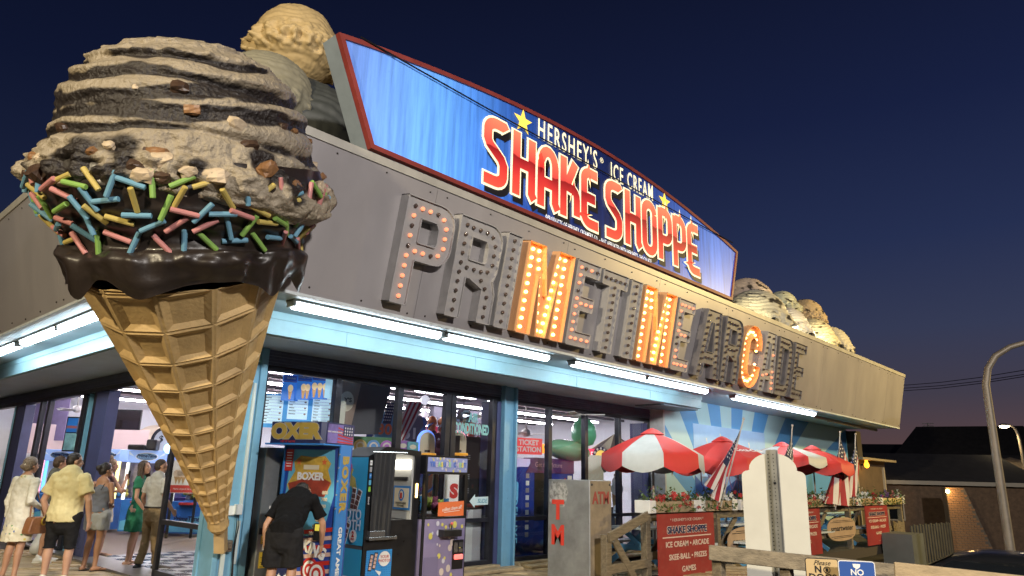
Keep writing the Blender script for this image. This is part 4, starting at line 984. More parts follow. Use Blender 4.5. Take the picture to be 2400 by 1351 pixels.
# ---- photo booth
pb = thing('photo_booth', 'black photo booth with bright blue side panel and dark curtain', 'photo booth', (2.05, -0.4, 0))
X0, X1, Y0, Y1 = 1.58, 2.52, -0.74, -0.02
MSF = south(0, Y0, 0)
prof_ = [(X0, 0.02), (X1, 0.02), (X1, 1.93), (X0 + .30, 1.97), (X0, 1.83)]
hole = [(X0 + .36, 0.95), (X1 - .10, 0.95), (X1 - .10, 1.86), (X0 + .36, 1.88)]
b = MB(); b.prism([prof_, hole], MSF, 0.03); b.build('front_panel', BLACK, pb)
b = MB()
vs = [(X0, Y0 + .031, .02), (X0, Y1, .02), (X0, Y1, 1.83), (X0, Y0 + .031, 1.83)]; b.add(vs, [(0, 1, 2, 3)])
b.add([(X0, Y0 + .031, 1.83), (X0, Y1, 1.83), (X0 + .3, Y1, 1.97), (X0 + .3, Y0 + .031, 1.97)], [(0, 1, 2, 3)])
b.add([(X0 + .3, Y0 + .031, 1.97), (X0 + .3, Y1, 1.97), (X1, Y1, 1.93), (X1, Y0 + .031, 1.93)], [(0, 1, 2, 3)])
b.add([(X1, Y0 + .031, .02), (X1, Y1, .02), (X1, Y1, 1.93), (X1, Y0 + .031, 1.93)], [(0, 1, 2, 3)])
b.add([(X0 + .01, Y1 - .02, .02), (X1 - .01, Y1 - .02, .02), (X1 - .01, Y1 - .02, 1.93), (X0 + .3, Y1 - .02, 1.96), (X0 + .01, Y1 - .02, 1.8)], [(0, 1, 2, 3, 4)])
b.build('shell', mat('booth_grey_top', (0.10, 0.10, 0.105), 0.5, var=0.2), pb)
b = MB(); b.box(X0 + .34, X1 - .08, Y0 + .5, Y0 + .53, .6, 1.9); b.box(X0 + .33, X0 + .36, Y0 + .031, Y0 + .5, .6, 1.9); b.box(X0 + .34, X1 - .08, Y0 + .04, Y0 + .5, .9, .94); b.build('inner_wall', mat('booth_inner', (0.25, 0.25, 0.24), 0.5), pb)
b = MB(); b.box(X1 - .20, X1 - .135, Y0 + .06, Y0 + .60, 1.66, 1.80); b.build('light_panel', mat('booth_light', (1, .95, .85), .4, emit=5, ecol=(1, .93, .8)), pb)
b = MB(); b.box(X1 - .13, X1 - .10, Y0 + .032, Y0 + .68, .95, 1.88); b.build('console', mat('booth_console', (.42, .42, .40), .5), pb)
MI = west(X1 - .14, Y0 + .30, 0)
decal(MI, [rrect(-.12, 1.08, .28, 1.42)], CB2, pb, 0.01, 'screen_frame'); decal(MI, [rrect(-.09, 1.11, .25, 1.39)], CREAM, pb, 0.014, 'screen')
decal(MI, [ell(.08, 1.29, .065, .085)], CB2, pb, 0.018, 'print'); decal(MI, [ell(.08, 1.29, .04, .06)], CREAM, pb, 0.021, 'print'); decal(MI, [rrect(.06, 1.24, .10, 1.32)], RED, pb, 0.024, 'print')
text('TOUCH HERE\nTO START', MI @ Matrix.Translation((.08, 1.155, .02)), .04, BLKPR, pb)
b = MB(); b.box(X1 - .15, X1 - .131, Y0 + .12, Y0 + .5, 1.50, 1.55); b.build('camera_bar', BLACK, pb)
b = MB(); b.box(X1 - .07, X1 - .045, Y0 - .02, Y0 - .002, 1.26, 1.46); b.build('side_lamp', mat('booth_lamp', (1, .6, .2), .4, emit=9, ecol=(1, .62, .2)), pb)
# curtain: pleated cloth
b = MB(); ring = []
for zi in range(13):
    z = 1.88 - zi * (1.20 / 12); row = []
    for i in range(41):
        u = i / 40; row.append((X0 + .05 + u * .42 * (1 - .10 * zi / 12), Y0 - .03 - .022 * math.sin(u * 30 + zi * .12) - .01 * math.sin(u * 11), z))
    ring.append(row)
vs = [p for r in ring for p in r]; fs = []
for i in range(12):
    for j in range(40): a = i * 41 + j; fs.append((a, a + 1, a + 42, a + 41))
b.add(vs, fs); b.build('curtain', mat('curtain_black', (0.018, 0.018, 0.02), 0.75, var=0.2), pb, smooth=True)
b = MB(); b.tube([(X0 + .02, Y0 - .04, 1.885), (X1 - .3, Y0 - .04, 1.895)], .009, 6); b.build('curtain_rod', CHROME, pb)
b = MB(); b.box(X0 + .02, X0 + .50, Y0 - .10, Y0 - .002, .70, .74); b.box(X0 + .04, X0 + .30, Y0 - .08, Y0 - .002, .74, .82); b.build('seat_ledge', CHROME, pb, bevel=0.004)
decal(MSF, [rrect(X0 + .06, .20, X0 + .50, .56)], halftone('halftone_blue', (0.02, 0.10, 0.42), (0.04, 0.26, 0.62)), pb, 0.004, 'instruction_panel')
decal(MSF, [ell(X0 + .37, .44, .10, .10)], WPRINT, pb, 0.008, 'bubble'); text('YOUR\nPHOTOS', MSF @ Matrix.Translation((X0 + .37, .44, .011)), .055, RED, pb)
for i in range(2):
    R_ = MSF @ Matrix.Translation((X0 + .14 + i * .07, .40 + i * .02, .008)) @ Matrix.Rotation(-.15, 4, 'Z'); decal(R_, [rrect(-.028, -.11, .028, .11)], BLKPR, pb, 0, 'photo_strip')
    for j in range(4): decal(R_, [rrect(-.02, -.095 + j * .05, .02, -.055 + j * .05)], mat('print_flesh', (0.62, 0.42, 0.36), 0.4), pb, 0.003, 'photo')
decal(MSF, [[(X0 + .22, .30), (X0 + .30, .22), (X0 + .33, .27)]], WPRINT, pb, 0.008, 'arrow')
MW = west(X0 - .001, 0, 0)
ys0, ys1 = -Y1, -Y0          # local x runs toward -y
decal(MW, [rrect(ys0 + .02, .62, ys1 - .02, 1.81)], halftone('halftone_cyan', (0.03, 0.20, 0.62), (0.05, 0.42, 0.72)), pb, 0.006, 'side_panel')
decal(MW, [rrect(ys0 + .02, .05, ys1 - .02, .57)], halftone('halftone_cyan', (0.03, 0.20, 0.62), (0.05, 0.42, 0.72)), pb, 0.006, 'side_panel')
CW = MW @ Matrix.Translation(((ys0 + ys1) / 2, 0, .010))
decal(CW, [[(-.28, 1.22), (-.2, 1.40), (-.12, 1.55), (-.16, 1.64), (-.08, 1.70), (.0, 1.64), (-.03, 1.56), (.06, 1.52), (.12, 1.36), (.04, 1.32), (-.02, 1.42), (-.12, 1.36), (-.22, 1.20)]], mat('rainbow_figure', (0.62, 0.50, 0.12), .4, var=0.5, vscale=4), pb, 0, 'figure_print')
decal(CW, [ell(-.09, 1.665, .065, .07)], mat('print_pink', (.60, .12, .34), .4), pb, 0.003, 'figure_print')
for k, (cx, cy, a) in enumerate(((.06, 1.24, -.12), (.17, 1.22, -.35), (-.14, .76, -.2), (-.04, .77, -.3))):
    R_ = CW @ Matrix.Translation((cx, cy, .004 + .003 * k)) @ Matrix.Rotation(a, 4, 'Z'); decal(R_, [rrect(-.05, -.15, .05, .15)], WPRINT, pb, 0, 'photo_strip')
    for j in range(4): decal(R_, [rrect(-.04, -.14 + j * .072, .04, -.08 + j * .072)], mat('print_brown', (.14, .06, .05), .4), pb, 0.003, 'photo')
text('PHOTO', CW @ Matrix.Translation((0, 1.02, .016)), .19, mat('print_pale', (.62, .68, .78), .35), pb, bold=.004, sx=.9)
text('BOOTH', CW @ Matrix.Translation((0, .88, .016)), .19, mat('print_pale', (.62, .68, .78), .35), pb, bold=.004, sx=.9)
decal(CW, [ell(.14, .74, .085, .085)], WPRINT, pb, 0.02, 'bubble'); text('2', CW @ Matrix.Translation((.14, .76, .023)), .10, RED, pb, bold=.005); text('STRIPS', CW @ Matrix.Translation((.14, .70, .023)), .03, RED, pb)
decal(CW, [ell(.0, .13, .22, .08)], WPRINT, pb, 0.004, 'bubble'); text("HERSHEY'S", CW @ Matrix.Translation((0, .15, .008)), .07, mat('print_brown', (.14, .06, .05), .4), pb)
for i, (m, c) in enumerate(((WPRINT, 'OL!'), (GREYP, ''), (CB2, 'f'), (SKYB, ''), (mat('print_green', (.25, .5, .06), .4), ''))):
    decal(MSF, [rrect(X0 + .012, 1.70 - i * .09, X0 + .05, 1.77 - i * .09, .008)], m, pb, 0.004, 'icon')
    if c: text(c, MSF @ Matrix.Translation((X0 + .031, 1.735 - i * .09, .008)), .05 if len(c) == 1 else .028, WPRINT if c == 'f' else BLKPR, pb)
text('SHARE', MSF @ Matrix.Translation((X0 + .031, 1.22, .004)) @ Matrix.Rotation(PI / 2, 4, 'Z'), .035, WPRINT, pb)

# ---- claw machine
cm = thing('claw_machine', 'black claw machine with dotted lilac panels and glass prize case outside the windows', 'claw machine', (3.0, -0.45, 0))
A0, A1, C0, C1 = 2.56, 3.44, -0.82, -0.06
MCF = south(0, C0, 0)
LIL = mat('claw_lilac', (0.22, 0.19, 0.33), 0.35, var=0.08)
b = MB(); b.box(A0, A1, C0, C1, .02, .98); b.build('base', BLACK, cm, bevel=.006)
b = MB(); b.box(A0, A1, C0, C1, 1.60, 1.88); b.build('top_box', BLACK, cm, bevel=.006)
for x in (A0, A1 - .06):
    for y in (C0, C1 - .06):
        b = MB(); b.box(x, x + .06, y, y + .06, .981, 1.599); b.build('corner_post', BLACK, cm)
b = MB(); b.box(A0 + .06, A1 - .06, C0 + .02, C0 + .025, .985, 1.595); b.build('glass', GLASS, cm)
b = MB(); b.box(A0 + .02, A0 + .025, C0 + .06, C1 - .06, .985, 1.595); b.build('glass', GLASS, cm)
decal(MCF, [rrect(A0 + .03, 1.64, A1 - .03, 1.85)], mat('claw_header', (0.20, 0.22, 0.40), 0.4, emit=0.25, ecol=(.2, .25, .5)), cm, 0.005, 'header_panel')
decal(MCF, [rrect(A0 + .03, .05, A1 - .03, .95)], LIL, cm, 0.005, 'front_panel')
MLW = west(A0, 0, 0); decal(MLW, [rrect(-C1 + .03, .05, -C0 - .03, .95)], LIL, cm, 0.005, 'side_panel')
dots = [mat('dot_cream', (.55, .48, .44), .4), mat('dot_yellow', (.58, .52, .12), .4), mat('dot_pale', (.5, .5, .6), .4)]
random.seed(5)
for i in range(26):
    x = random.uniform(A0 + .07, A1 - .07); z = random.uniform(.09, .92); r = random.uniform(.015, .045)
    decal(MCF, [ell(x, z, r, r * 1.2, 14)], random.choice(dots), cm, 0.0075 + i * .0002, 'dot')
for i in range(22):
    x = random.uniform(A0 + .06, A1 - .06); z = random.choice((random.uniform(1.65, 1.69), random.uniform(1.80, 1.84))); r = random.uniform(.010, .022)
    decal(MCF, [ell(x, z, r, r, 12)], random.choice(dots), cm, 0.0075 + i * .0002, 'dot')
ws = 'TREASURE CHEST'; cols = [mat('t_blue', (.08, .16, .5), .4), mat('t_yel', (.72, .62, .12), .4), mat('t_green', (.3, .55, .3), .4), mat('t_lil', (.5, .45, .6), .4)]
for i, c in enumerate(ws):
    if c != ' ': text(c, MCF @ Matrix.Translation((A0 + .09 + i * .054, 1.745, .016)), .095, cols[(i * 3 + 1) % 4 if i else 0], cm, bold=.006, sx=.85)
b = MB(); b.box(A0 + .30, A0 + .66, C0 - .15, C0 - .006, .70, .80); b.build('control_shelf', BLACK, cm, bevel=.006)
b = MB(); b.tube([(A0 + .5, C0 - .08, .80), (A0 + .5, C0 - .085, .87)], .009, 6); b.build('joystick', BLACK, cm)
b = MB(); b.ball((A0 + .5, C0 - .086, .885), .024, 10, 8); b.build('joystick_knob', mat('knob_red', (.6, .12, .10), .3), cm, smooth=True)
b = MB(); b.box(A0 + .60, A0 + .83, C0 - .012, C0 - .0095, .22, .64); b.build('coin_panel', BLACK, cm)
for x, z, w, h, m in ((.63, .46, .07, .14, CHROME), (.73, .53, .08, .07, mat('slot', (.06, .06, .06), .4)), (.73, .46, .08, .05, CHROME)):
    b = MB(); b.box(A0 + x, A0 + x + w, C0 - .02, C0 - .0125, z, z + h); b.build('coin_slot', m, cm)
b = MB(); b.box(A0 + .63, A0 + .80, C0 - .05, C0 - .0125, .36, .43); b.build('coin_button', mat('coin_lit_red', (.9, .15, .12), .4, emit=1.6, ecol=(1, .16, .14)), cm, bevel=.01)
decal(MCF, [rrect(A0 + .05, .08, A0 + .32, .42)], mat('door_lilac', (0.17, 0.15, 0.27), 0.35), cm, 0.0135, 'prize_door')
PR = MCF @ Matrix.Translation((0, 0, -.002))
decal(PR, [[(A0 + .28, .99), (A1 - .07, .99), (A1 - .07, 1.21), (A0 + .28, 1.19)]], ORA, cm, 0.006, 'prize_card')
text('collect them all!', PR @ Matrix.Translation((A0 + .56, 1.10, .009)) @ Matrix.Rotation(.10, 4, 'Z'), .075, WPRINT, cm, sx=.85, shear=.2); decal(PR, [[(A0 + .40, 1.04), (A0 + .72, 1.065), (A0 + .72, 1.072), (A0 + .40, 1.047)]], WPRINT, cm, 0.009, 'underline')
plc = [mat('plush_%d' % i, c, .8, var=.2) for i, c in enumerate(((.25, .06, .12), (.05, .25, .5), (.5, .5, .5), (.35, .42, .08), (.03, .03, .03), (.4, .2, .35)))]
for i in range(22):
    x = random.uniform(A0 + .1, A1 - .15); y = random.uniform(C0 + .12, C1 - .12); z = 1.03 + random.uniform(0, .20) * (1 if x < A0 + .4 else .4)
    pi_ = random.randrange(6)
    t = thing('plush_toy', 'small %s plush toy %s the claw machine heap' % (('dark red', 'blue', 'grey', 'olive', 'black', 'mauve')[pi_], 'at the left of' if x < A0 + .4 else 'at the right of'), 'plush toy', (x, y, z), 'plush toys in the claw machine')
    r = random.uniform(.05, .075); m = plc[pi_]
    b = MB(); b.ball((x, y, z), (r, r, r * .95), 10, 7); b.ball((x, y, z + r * 1.25), r * .75, 10, 7)
    for s in (-1, 1): b.ball((x + s * r * .55, y, z + r * 1.9), r * .3, 7, 5); b.ball((x + s * r * .9, y - r * .2, z + r * .2), r * .35, 7, 5)
    b.build('toy_body', m, t, smooth=True)
    b = MB()
    for s in (-1, 1): b.ball((x + s * r * .25, y - r * .68, z + r * 1.35), r * .11, 6, 5)
    b.build('eyes', BLKPR, t)

# ---- ATM cabinet
q = at(1382, 1127, y=-2.0); aw = at(1285, 1122, x=q.x).y; ax1 = at(1432, 1127, y=-2.0).x
at_ = thing('atm_cabinet', 'worn grey metal cabinet with red ATM letters in front of the fence', 'ATM cabinet', (q.x, -1.6, 0))
b = MB(); b.box(q.x, ax1, -2.0, aw, 0.0, 1.57); b.build('body', mat('galvanised_worn', (0.30, 0.31, 0.31), 0.45, 0.45, var=0.25, vscale=2.5, bump=.2, bscale=6, dirt=0.3, dcol=(.14, .14, .14)), at_, bevel=.012)
MA = south(0, -2.0, 0); MAW = west(q.x, 0, 0)
decal(MA, [rrect(q.x + .01, .02, ax1 - .01, 1.56)], mat('board_brown', (0.25, 0.20, 0.14), .6, var=.25, vscale=3, dirt=.3), at_, 0.005, 'front_board')
decal(MAW, [[(-aw + .04, 1.20), (-aw + .35, 1.12), (-aw + .44, 1.35), (-aw + .38, 1.50), (-aw + .10, 1.54), (-aw + .03, 1.4)]], mat('scraped_patch', (.30, .30, .29), .7, var=.8, vscale=14), at_, .003, 'scraped_patch')
text('ATM', MA @ Matrix.Translation(((q.x + ax1) / 2, 1.28, .009)), .27, mat('faded_red', (.30, .05, .045), .55, dirt=.3), at_, bold=.008, sx=.85)
cw = (-aw + 2.0) / 2
for c, z, hh, ww in (('T', 1.06, .42, .95), ('M', .66, .42, .88)): text(c, MAW @ Matrix.Translation((2.0 - .66, z, .006)), hh, mat('bright_red', (.62, .05, .03), .5), at_, bold=.018, sx=ww)
for x in (q.x + .05, ax1 - .05):
    b = MB(); b.ball((x, -2.006, 1.50), .02, 8, 6); b.build('bolt', BLACK, at_)

# ================================================================ patio fence with planters, boards, flags
FY = -2.25
fe = thing('patio_fence', 'weathered timber fence with rails and posts around the patio tables', 'fence', (6.4, FY, 0))
XE = 21.4
pl0 = at(1420, 1250, y=FY)
def piece(name, a, c, w, h, m=WOOD, up=(0, 0, 1), par=None):
    b = MB(); b.bar(a, c, w, h, up); return b.build(name, m, par or fe, bevel=.008)
xs_ = [6.35, 8.9, 11.5, 14.0, 16.5, 19.0, XE]
for x in xs_: piece('fence_post', (x, FY + .02, -.3), (x, FY + .02, 1.04), .13, .13, up=(0, 1, 0))
for i in range(len(xs_) - 1):
    a, c = xs_[i] + .07, xs_[i + 1] - .07
    piece('rail', (a, FY, .97), (c, FY, .97), .05, .14); piece('rail', (a, FY, .34), (c, FY, .34), .05, .13)
    piece('brace', (a + .05, FY + .06, .30), (a + .9, FY + .06, .90), .04, .12)
piece('fence_post', (pl0.x, FY, -.3), (pl0.x, FY, .74), .14, .12, up=(0, 1, 0))
piece('rail', (pl0.x - .05, FY - .09, .70), (6.30, FY - .09, 1.02), .05, .15); piece('rail', (pl0.x, FY - .04, .22), (6.28, FY - .04, .24), .05, .14)
piece('brace', (pl0.x + .15, FY - .05, .66), (6.1, FY - .05, -.2), .045, .14)
piece('fence_post', (pl0.x + .12, FY + .08, -.3), (pl0.x + .12, FY + .08, .62), .10, .10, up=(0, 1, 0))
for i in range(7): piece('fence_board', (20.3 + i * .17, FY - .06, -.3), (20.3 + i * .17, FY - .06, .55 - .03 * (i % 3)), .15, .03, up=(0, 1, 0))
for i in range(4): piece('fence_board', (19.4 + i * .19, FY - .03, -.3), (19.4 + i * .19, FY - .03, .25), .16, .03, up=(0, 1, 0))
LEAF = [mat('leaf_green', (.06, .12, .03), .6, var=.3), mat('leaf_pale', (.11, .17, .05), .6, var=.3)]
FLW = {'red': mat('petal_red', (.42, .03, .03), .6, var=.2), 'white': mat('petal_white', (.65, .65, .60), .6), 'purple': mat('petal_purple', (.12, .05, .18), .6, var=.3), 'pink': mat('petal_pink', (.5, .18, .2), .6)}
def blossom_mesh(m):
    b = MB()
    for k in range(5):
        a = 2 * PI * k / 5; b.add([(0, 0, 0), (.03 * math.cos(a - .5), .03 * math.sin(a - .5), .012), (.045 * math.cos(a), .045 * math.sin(a), .006), (.03 * math.cos(a + .5), .03 * math.sin(a + .5), .012)], [(0, 1, 2, 3)])
    o = b.build('blossom', m, None); me = o.data; bpy.data.objects.remove(o); return me
BM = {k: blossom_mesh(m) for k, m in FLW.items()}
def planter(x0, x1, kinds, lab, yel=False):
    t = thing('planter_box', lab, 'planter', ((x0 + x1) / 2, FY, 1.05), 'flower boxes along the fence')
    m = mat('planter_yellowed', (.55, .45, .22), .6, var=.2, dirt=.2) if yel else mat('planter_board', (.36, .27, .17), .6, var=.25, vscale=3, dirt=.25)
    b = MB(); b.box(x0, x1, FY - .14, FY - .115, 1.05, 1.24); b.box(x0, x1, FY + .115, FY + .14, 1.05, 1.24); b.box(x0, x1, FY - .114, FY + .114, 1.05, 1.07); b.build('box_board', m, t)
    for x in (x0 - .02, x1 - .18):
        b = MB(); b.box(x, x + .2, FY - .155, FY + .155, 1.045, 1.255); b.build('end_cap', WHITE, t, bevel=.006)
    b = MB(); b.box(x0 + .02, x1 - .02, FY - .113, FY + .113, 1.18, 1.20); b.build('soil', mat('soil', (.03, .02, .015), .9), t)
    gb = MB()
    for k in range(int((x1 - x0) * 210)):
        x = random.uniform(x0, x1); hh = abs(random.gauss(0, .10)) + .02; y = FY + random.gauss(0, .10); z = 1.20 + hh
        if random.random() < .18: z = 1.20 - random.uniform(0, .13); y = FY - .16 - random.uniform(0, .05)
        u = Vector((random.gauss(0, 1), random.gauss(0, 1), random.gauss(0, .7))).normalized(); w = u.cross(Vector((random.random(), .3, 1))).normalized(); c = Vector((x, y, z)); L_ = random.uniform(.03, .055)
        gb.add([c - u * L_, c + w * L_ * .45, c + u * L_, c - w * L_ * .45], [(0, 1, 2, 3)])
    o = gb.build('foliage', random.choice(LEAF), t); o['kind'] = 'stuff'
    for k in range(int((x1 - x0) * 18)):
        kd = kinds[min(len(kinds) - 1, int(len(kinds) * k / ((x1 - x0) * 18)))]
        u = k / ((x1 - x0) * 18); x = x0 + u * (x1 - x0) + random.gauss(0, .07); y = FY - .05 - abs(random.gauss(0, .09)); z = 1.24 + abs(random.gauss(0, .085))
        if random.random() < .15 and kd == 'red': z = 1.10 + random.uniform(0, .1); y = FY - .19
        o = bpy.data.objects.new('blossom', BM[kd]); COL.objects.link(o); o.parent = t; o.matrix_parent_inverse = WM(t).inverted()
        o.matrix_basis = Matrix.Translation((x, y, z)) @ Matrix.Rotation(random.uniform(0, 6), 4, 'Z') @ Matrix.Rotation(random.uniform(.5, 1.5), 4, 'X') @ Matrix.Scale(random.uniform(.9, 1.5), 4)
planter(6.25, 7.95, ['red', 'red'], 'flower box with red blossoms at the near end of the fence')
planter(8.0, 9.5, ['white'], 'flower box of white blossoms second from the near end')
planter(9.7, 12.4, ['red'], 'flower box with red blossoms behind the first flag')
planter(12.6, 14.9, ['red', 'white'], 'flower box hidden behind the white sign back')
planter(15.0, 16.9, ['red', 'white', 'red'], 'flower box of mixed red and white just right of the sign back')
planter(17.0, 18.9, ['white', 'red'], 'flower box behind the two far flags')
planter(19.0, 21.4, ['purple', 'pink', 'white'], 'yellowish flower box with purple and pink flowers at the far end', True)
# boards hung on the fence
BR = mat('board_red', (.27, .022, .022), .5, var=.15, vscale=3, dirt=.15, dcol=(.3, .2, .16)); 
def redboard(x0, x1, z0, z1, lab):
    t = thing('menu_board', lab, 'sign board', ((x0 + x1) / 2, FY - .2, z0), 'red boards hung on the fence'); Mb = south((x0 + x1) / 2, FY - .20, 0); w = x1 - x0; h = z1 - z0
    decal(Mb, [rrect(-w / 2, z0, w / 2, z1)], BR, t, 0, 'panel', .02)
    pale = mat('board_lettering', (.62, .5, .42), .5)
    text("\u2605 HERSHEY'S ICE CREAM \u2605".replace('\u2605', '*'), Mb @ Matrix.Translation((0, z1 - h * .08, .003)), h * .055, pale, t, sx=w / h * .95, res=1)
    text('SHAKE SHOPPE', Mb @ Matrix.Translation((0, z1 - h * .21, .002)), h * .12, pale, t, sx=w / h * .86, bold=.014, name='lettering_edge')
    text('SHAKE SHOPPE', Mb @ Matrix.Translation((0, z1 - h * .21, .006)), h * .12, NAVYP, t, sx=w / h * .86, bold=.005)
    decal(Mb, [rrect(-w * .43, z1 - h * .305, w * .43, z1 - h * .29)], pale, t, .003, 'rule')
    for i, s in enumerate(('ICE CREAM \u2022 ARCADE', 'SKEE-BALL \u2022 PRIZES', 'GAMES')): text(s, Mb @ Matrix.Translation((0, z1 - h * (.39 + .16 * i), .003)), h * .098, pale, t, sx=w / h * .80, bold=.003, res=2)
    text('primetimearcade.com'[:0] or '- \u2022 - \u2022 -', Mb @ Matrix.Translation((0, z1 - h * .90, .003)), h * .06, pale, t)
a = at(1541, 1205, y=FY - .2); c = at(1672, 1205, y=FY - .2); redboard(a.x, c.x, -.28, 1.03, 'nearest and largest red Shake Shoppe board on the fence')
a = at(1850, 1200, y=FY - .2); c = at(1921, 1200, y=FY - .2); redboard(a.x, c.x, -.02, 1.02, 'red board partly hidden behind the white sign back')
a = at(2026, 1180, y=FY - .2); c = at(2078, 1180, y=FY - .2); redboard(a.x, c.x, -.02, 1.03, 'farthest red board at the end of the fence')
def oval(px0, px1, zc, hh, lab):
    a = at(px0, 1240, y=FY - .12); c = at(px1, 1240, y=FY - .12); w = (c.x - a.x) / 2; Mb = south((a.x + c.x) / 2, FY - .12, zc)
    t = thing('oval_sign', lab, 'sign board', Mb.translation, 'oval wooden signs on the fence')
    lp = [(w * math.copysign(abs(math.cos(k)) ** .75, math.cos(k)), hh * math.copysign(abs(math.sin(k)) ** .75, math.sin(k))) for k in [2 * PI * i / 36 for i in range(36)]]
    decal(Mb, [lp], mat('plywood_tan', (.40, .28, .18), .6, var=.15), t, 0, 'panel', .02)
    text('smartwater', Mb @ Matrix.Translation((0, .02, .003)), hh * .62, BLKPR, t, sx=w / hh * .55, bold=.003)
    for s in (-1, 1):
        for k in (0, 1): 
            zz = s * hh * (.60 + .12 * k); ww = w * (.80 - .18 * k); decal(Mb, [[(-ww, zz - .006), (ww, zz - .006), (ww, zz + .006), (-ww, zz + .006)]], BLKPR, t, .003, 'rule')
oval(1705, 1800, .42, .30, 'oval tan sign half hidden by the white sign back'); oval(1940, 2006, .48, .29, 'oval tan sign between the two farther red boards')
# flags
RDF = mat('flag_red', (.34, .02, .035), .8, var=.1); WHF = mat('flag_white', (.62, .60, .56), .8, var=.05); NVF = mat('flag_navy', (.015, .022, .07), .8)
def flag(tip, base, quad, lab, fold):
    """cloth hung from a leaning pole; quad = top of hoist, top of fly, bottom of fly, bottom of hoist"""
    tip = Vector(tip); base = Vector(base); t = thing('us_flag', lab, 'flag', base, 'flags on the fence')
    b = MB(); b.tube([base, tip], .014, 8); b.ball(tip, .03, 8, 6); b.build('pole', mat('flag_pole', (.45, .42, .36), .4), t)
    A, Bq, Cq, Dq = quad
    NU, NV = 30, 26; P = {}
    for i in range(NU + 1):
        for j in range(NV + 1):
            u = i / NU; v = j / NV
            p = A.lerp(Bq, u).lerp(Dq.lerp(Cq, u), v)
            w = fold * (u ** .6) * math.sin(v * 15 + u * 2.2 + 1)
            p += Vector((.25 * w, -w, .12 * math.sin(PI * u) * (v - .5)))
            P[i, j] = p
    st = {'r': MB(), 'w': MB(), 'n': MB()}
    for i in range(NU):
        for j in range(NV):
            s = int(j / NV * 13 + 1e-6); k = 'r' if s % 2 == 0 else 'w'
            if i / NU < .48 and j / NV < 7 / 13 - 1e-6: k = 'n'
            st[k].add([P[i, j], P[i + 1, j], P[i + 1, j + 1], P[i, j + 1]], [(0, 1, 2, 3)])
    st['r'].build('red_stripes', RDF, t, smooth=True); st['w'].build('white_stripes', WHF, t, smooth=True); st['n'].build('blue_field', NVF, t, smooth=True)
    b = MB()
    for i in range(1, 12):
        for j in range(1, 13, 2):
            if (i + j // 2) % 2: continue
            c = P[i, j]; e1 = (P[i + 1, j] - P[i, j]).normalized(); e2 = (P[i, j + 1] - P[i, j]).normalized(); nn = e1.cross(e2).normalized(); R_ = .032
            for s in (-1, 1):
                pts = [c + nn * (.006 * s) + e1 * x + e2 * y for x, y in star(0, 0, R_)]; b.add(pts + [c + nn * (.006 * s)], [(k, (k + 1) % 10, 10) for k in range(10)])
    b.build('stars', WPRINT, t)
yF = FY - .16
def fl(tp, bp, q, lab, fold):
    a, b = at(*tp, y=yF - .15), at(*bp, y=yF)
    flag(a, b, [at(*c, y=yF - .10) for c in q], lab, fold)
fl((1743, 982), (1688, 1192), ((1740, 995), (1655, 1130), (1688, 1196), (1699, 1118)), 'nearest flag, curling out over the white flower box', .06)
fl((1857, 998), (1845, 1190), ((1856, 1006), (1826, 1092), (1842, 1150), (1862, 1128)), 'flag rising behind the rounded white sign back', .06)
fl((1969, 1013), (1958, 1195), ((1968, 1022), (1933, 1180), (1996, 1188), (1988, 1082)), 'wider hanging flag left of the last one', .10)
fl((2005, 1018), (2000, 1185), ((2004, 1026), (1980, 1168), (2006, 1162), (2014, 1098)), 'rightmost narrow hanging flag at the far end', .08)
# umbrellas and tables
UR = mat('canvas_red', (.55, .035, .03), .6, var=.08); UW = mat('canvas_white', (.46, .48, .47), .6, var=.1)
def umbrella(c, R_, z_rim, z_top, lab, two, rot=0, n=8, val=.22, cap=UR, sag=0.0):
    t = thing('patio_umbrella', lab, 'umbrella', (c[0], c[1], 0), 'patio umbrellas')
    b = MB(); b.tube([(c[0], c[1], 0), (c[0], c[1], z_top)], .022, 8); b.build('pole', mat('umbrella_pole', (.4, .36, .32), .4, .3), t)
    for k in range(n):
        a0 = 2 * PI * k / n + rot; a1 = 2 * PI * (k + 1) / n + rot; b = MB(); rows_ = []
        for i in range(7):
            u = i / 6; r = .06 + (R_ - .06) * u; z = z_top - (z_top - z_rim) * (u ** 1.35); row = []
            for j in range(7):
                v = j / 6; a = a0 + (a1 - a0) * v; rr = r * (1 - .05 * math.sin(PI * v) * u); row.append((c[0] + rr * math.cos(a), c[1] + rr * math.sin(a), z - .06 * math.sin(PI * v) * u * u))
            rows_.append(row)
        row = []
        for j in range(7):
            v = j / 6; x, y, z = rows_[-1][j]; row.append((x + (x - c[0]) * .015, y + (y - c[1]) * .015, z - val * (.82 + .18 * math.sin(PI * v))))
        rows_.append(row); vs = [p for r in rows_ for p in r]; fs = []
        for i in range(7):
            for j in range(6): q_ = i * 7 + j; fs.append((q_, q_ + 1, q_ + 8, q_ + 7))
        b.add(vs, fs); b.build('canopy_panel', UW if (two and k % 2) else UR, t, smooth=True)
        b = MB(); b.tube([(c[0], c[1], z_top - .06), (c[0] + R_ * .98 * math.cos(a0), c[1] + R_ * .98 * math.sin(a0), z_rim - .02)], .008, 4); b.build('rib', CHROME, t)
        b = MB(); b.tube([(c[0], c[1], z_rim + .05), (c[0] + R_ * .5 * math.cos(a0), c[1] + R_ * .5 * math.sin(a0), z_rim + (z_top - z_rim) * .55)], .007, 4); b.build('strut', CHROME, t)
    b = MB(); b.lathe([(.02, z_top + .10), (.10, z_top + .07), (.24, z_top - .02), (.22, z_top - .03)], 16, Matrix.Translation((c[0], c[1], 0))); b.build('top_cap', cap, t)
    return t
def um(px, pt, d, R_, rim, lab, two, rot, val=.22, cap=UR):
    p = at(px, pt, d=d); umbrella((p.x, p.y), R_, rim, p.z - .10, lab, two, rot, val=val, cap=cap); return p
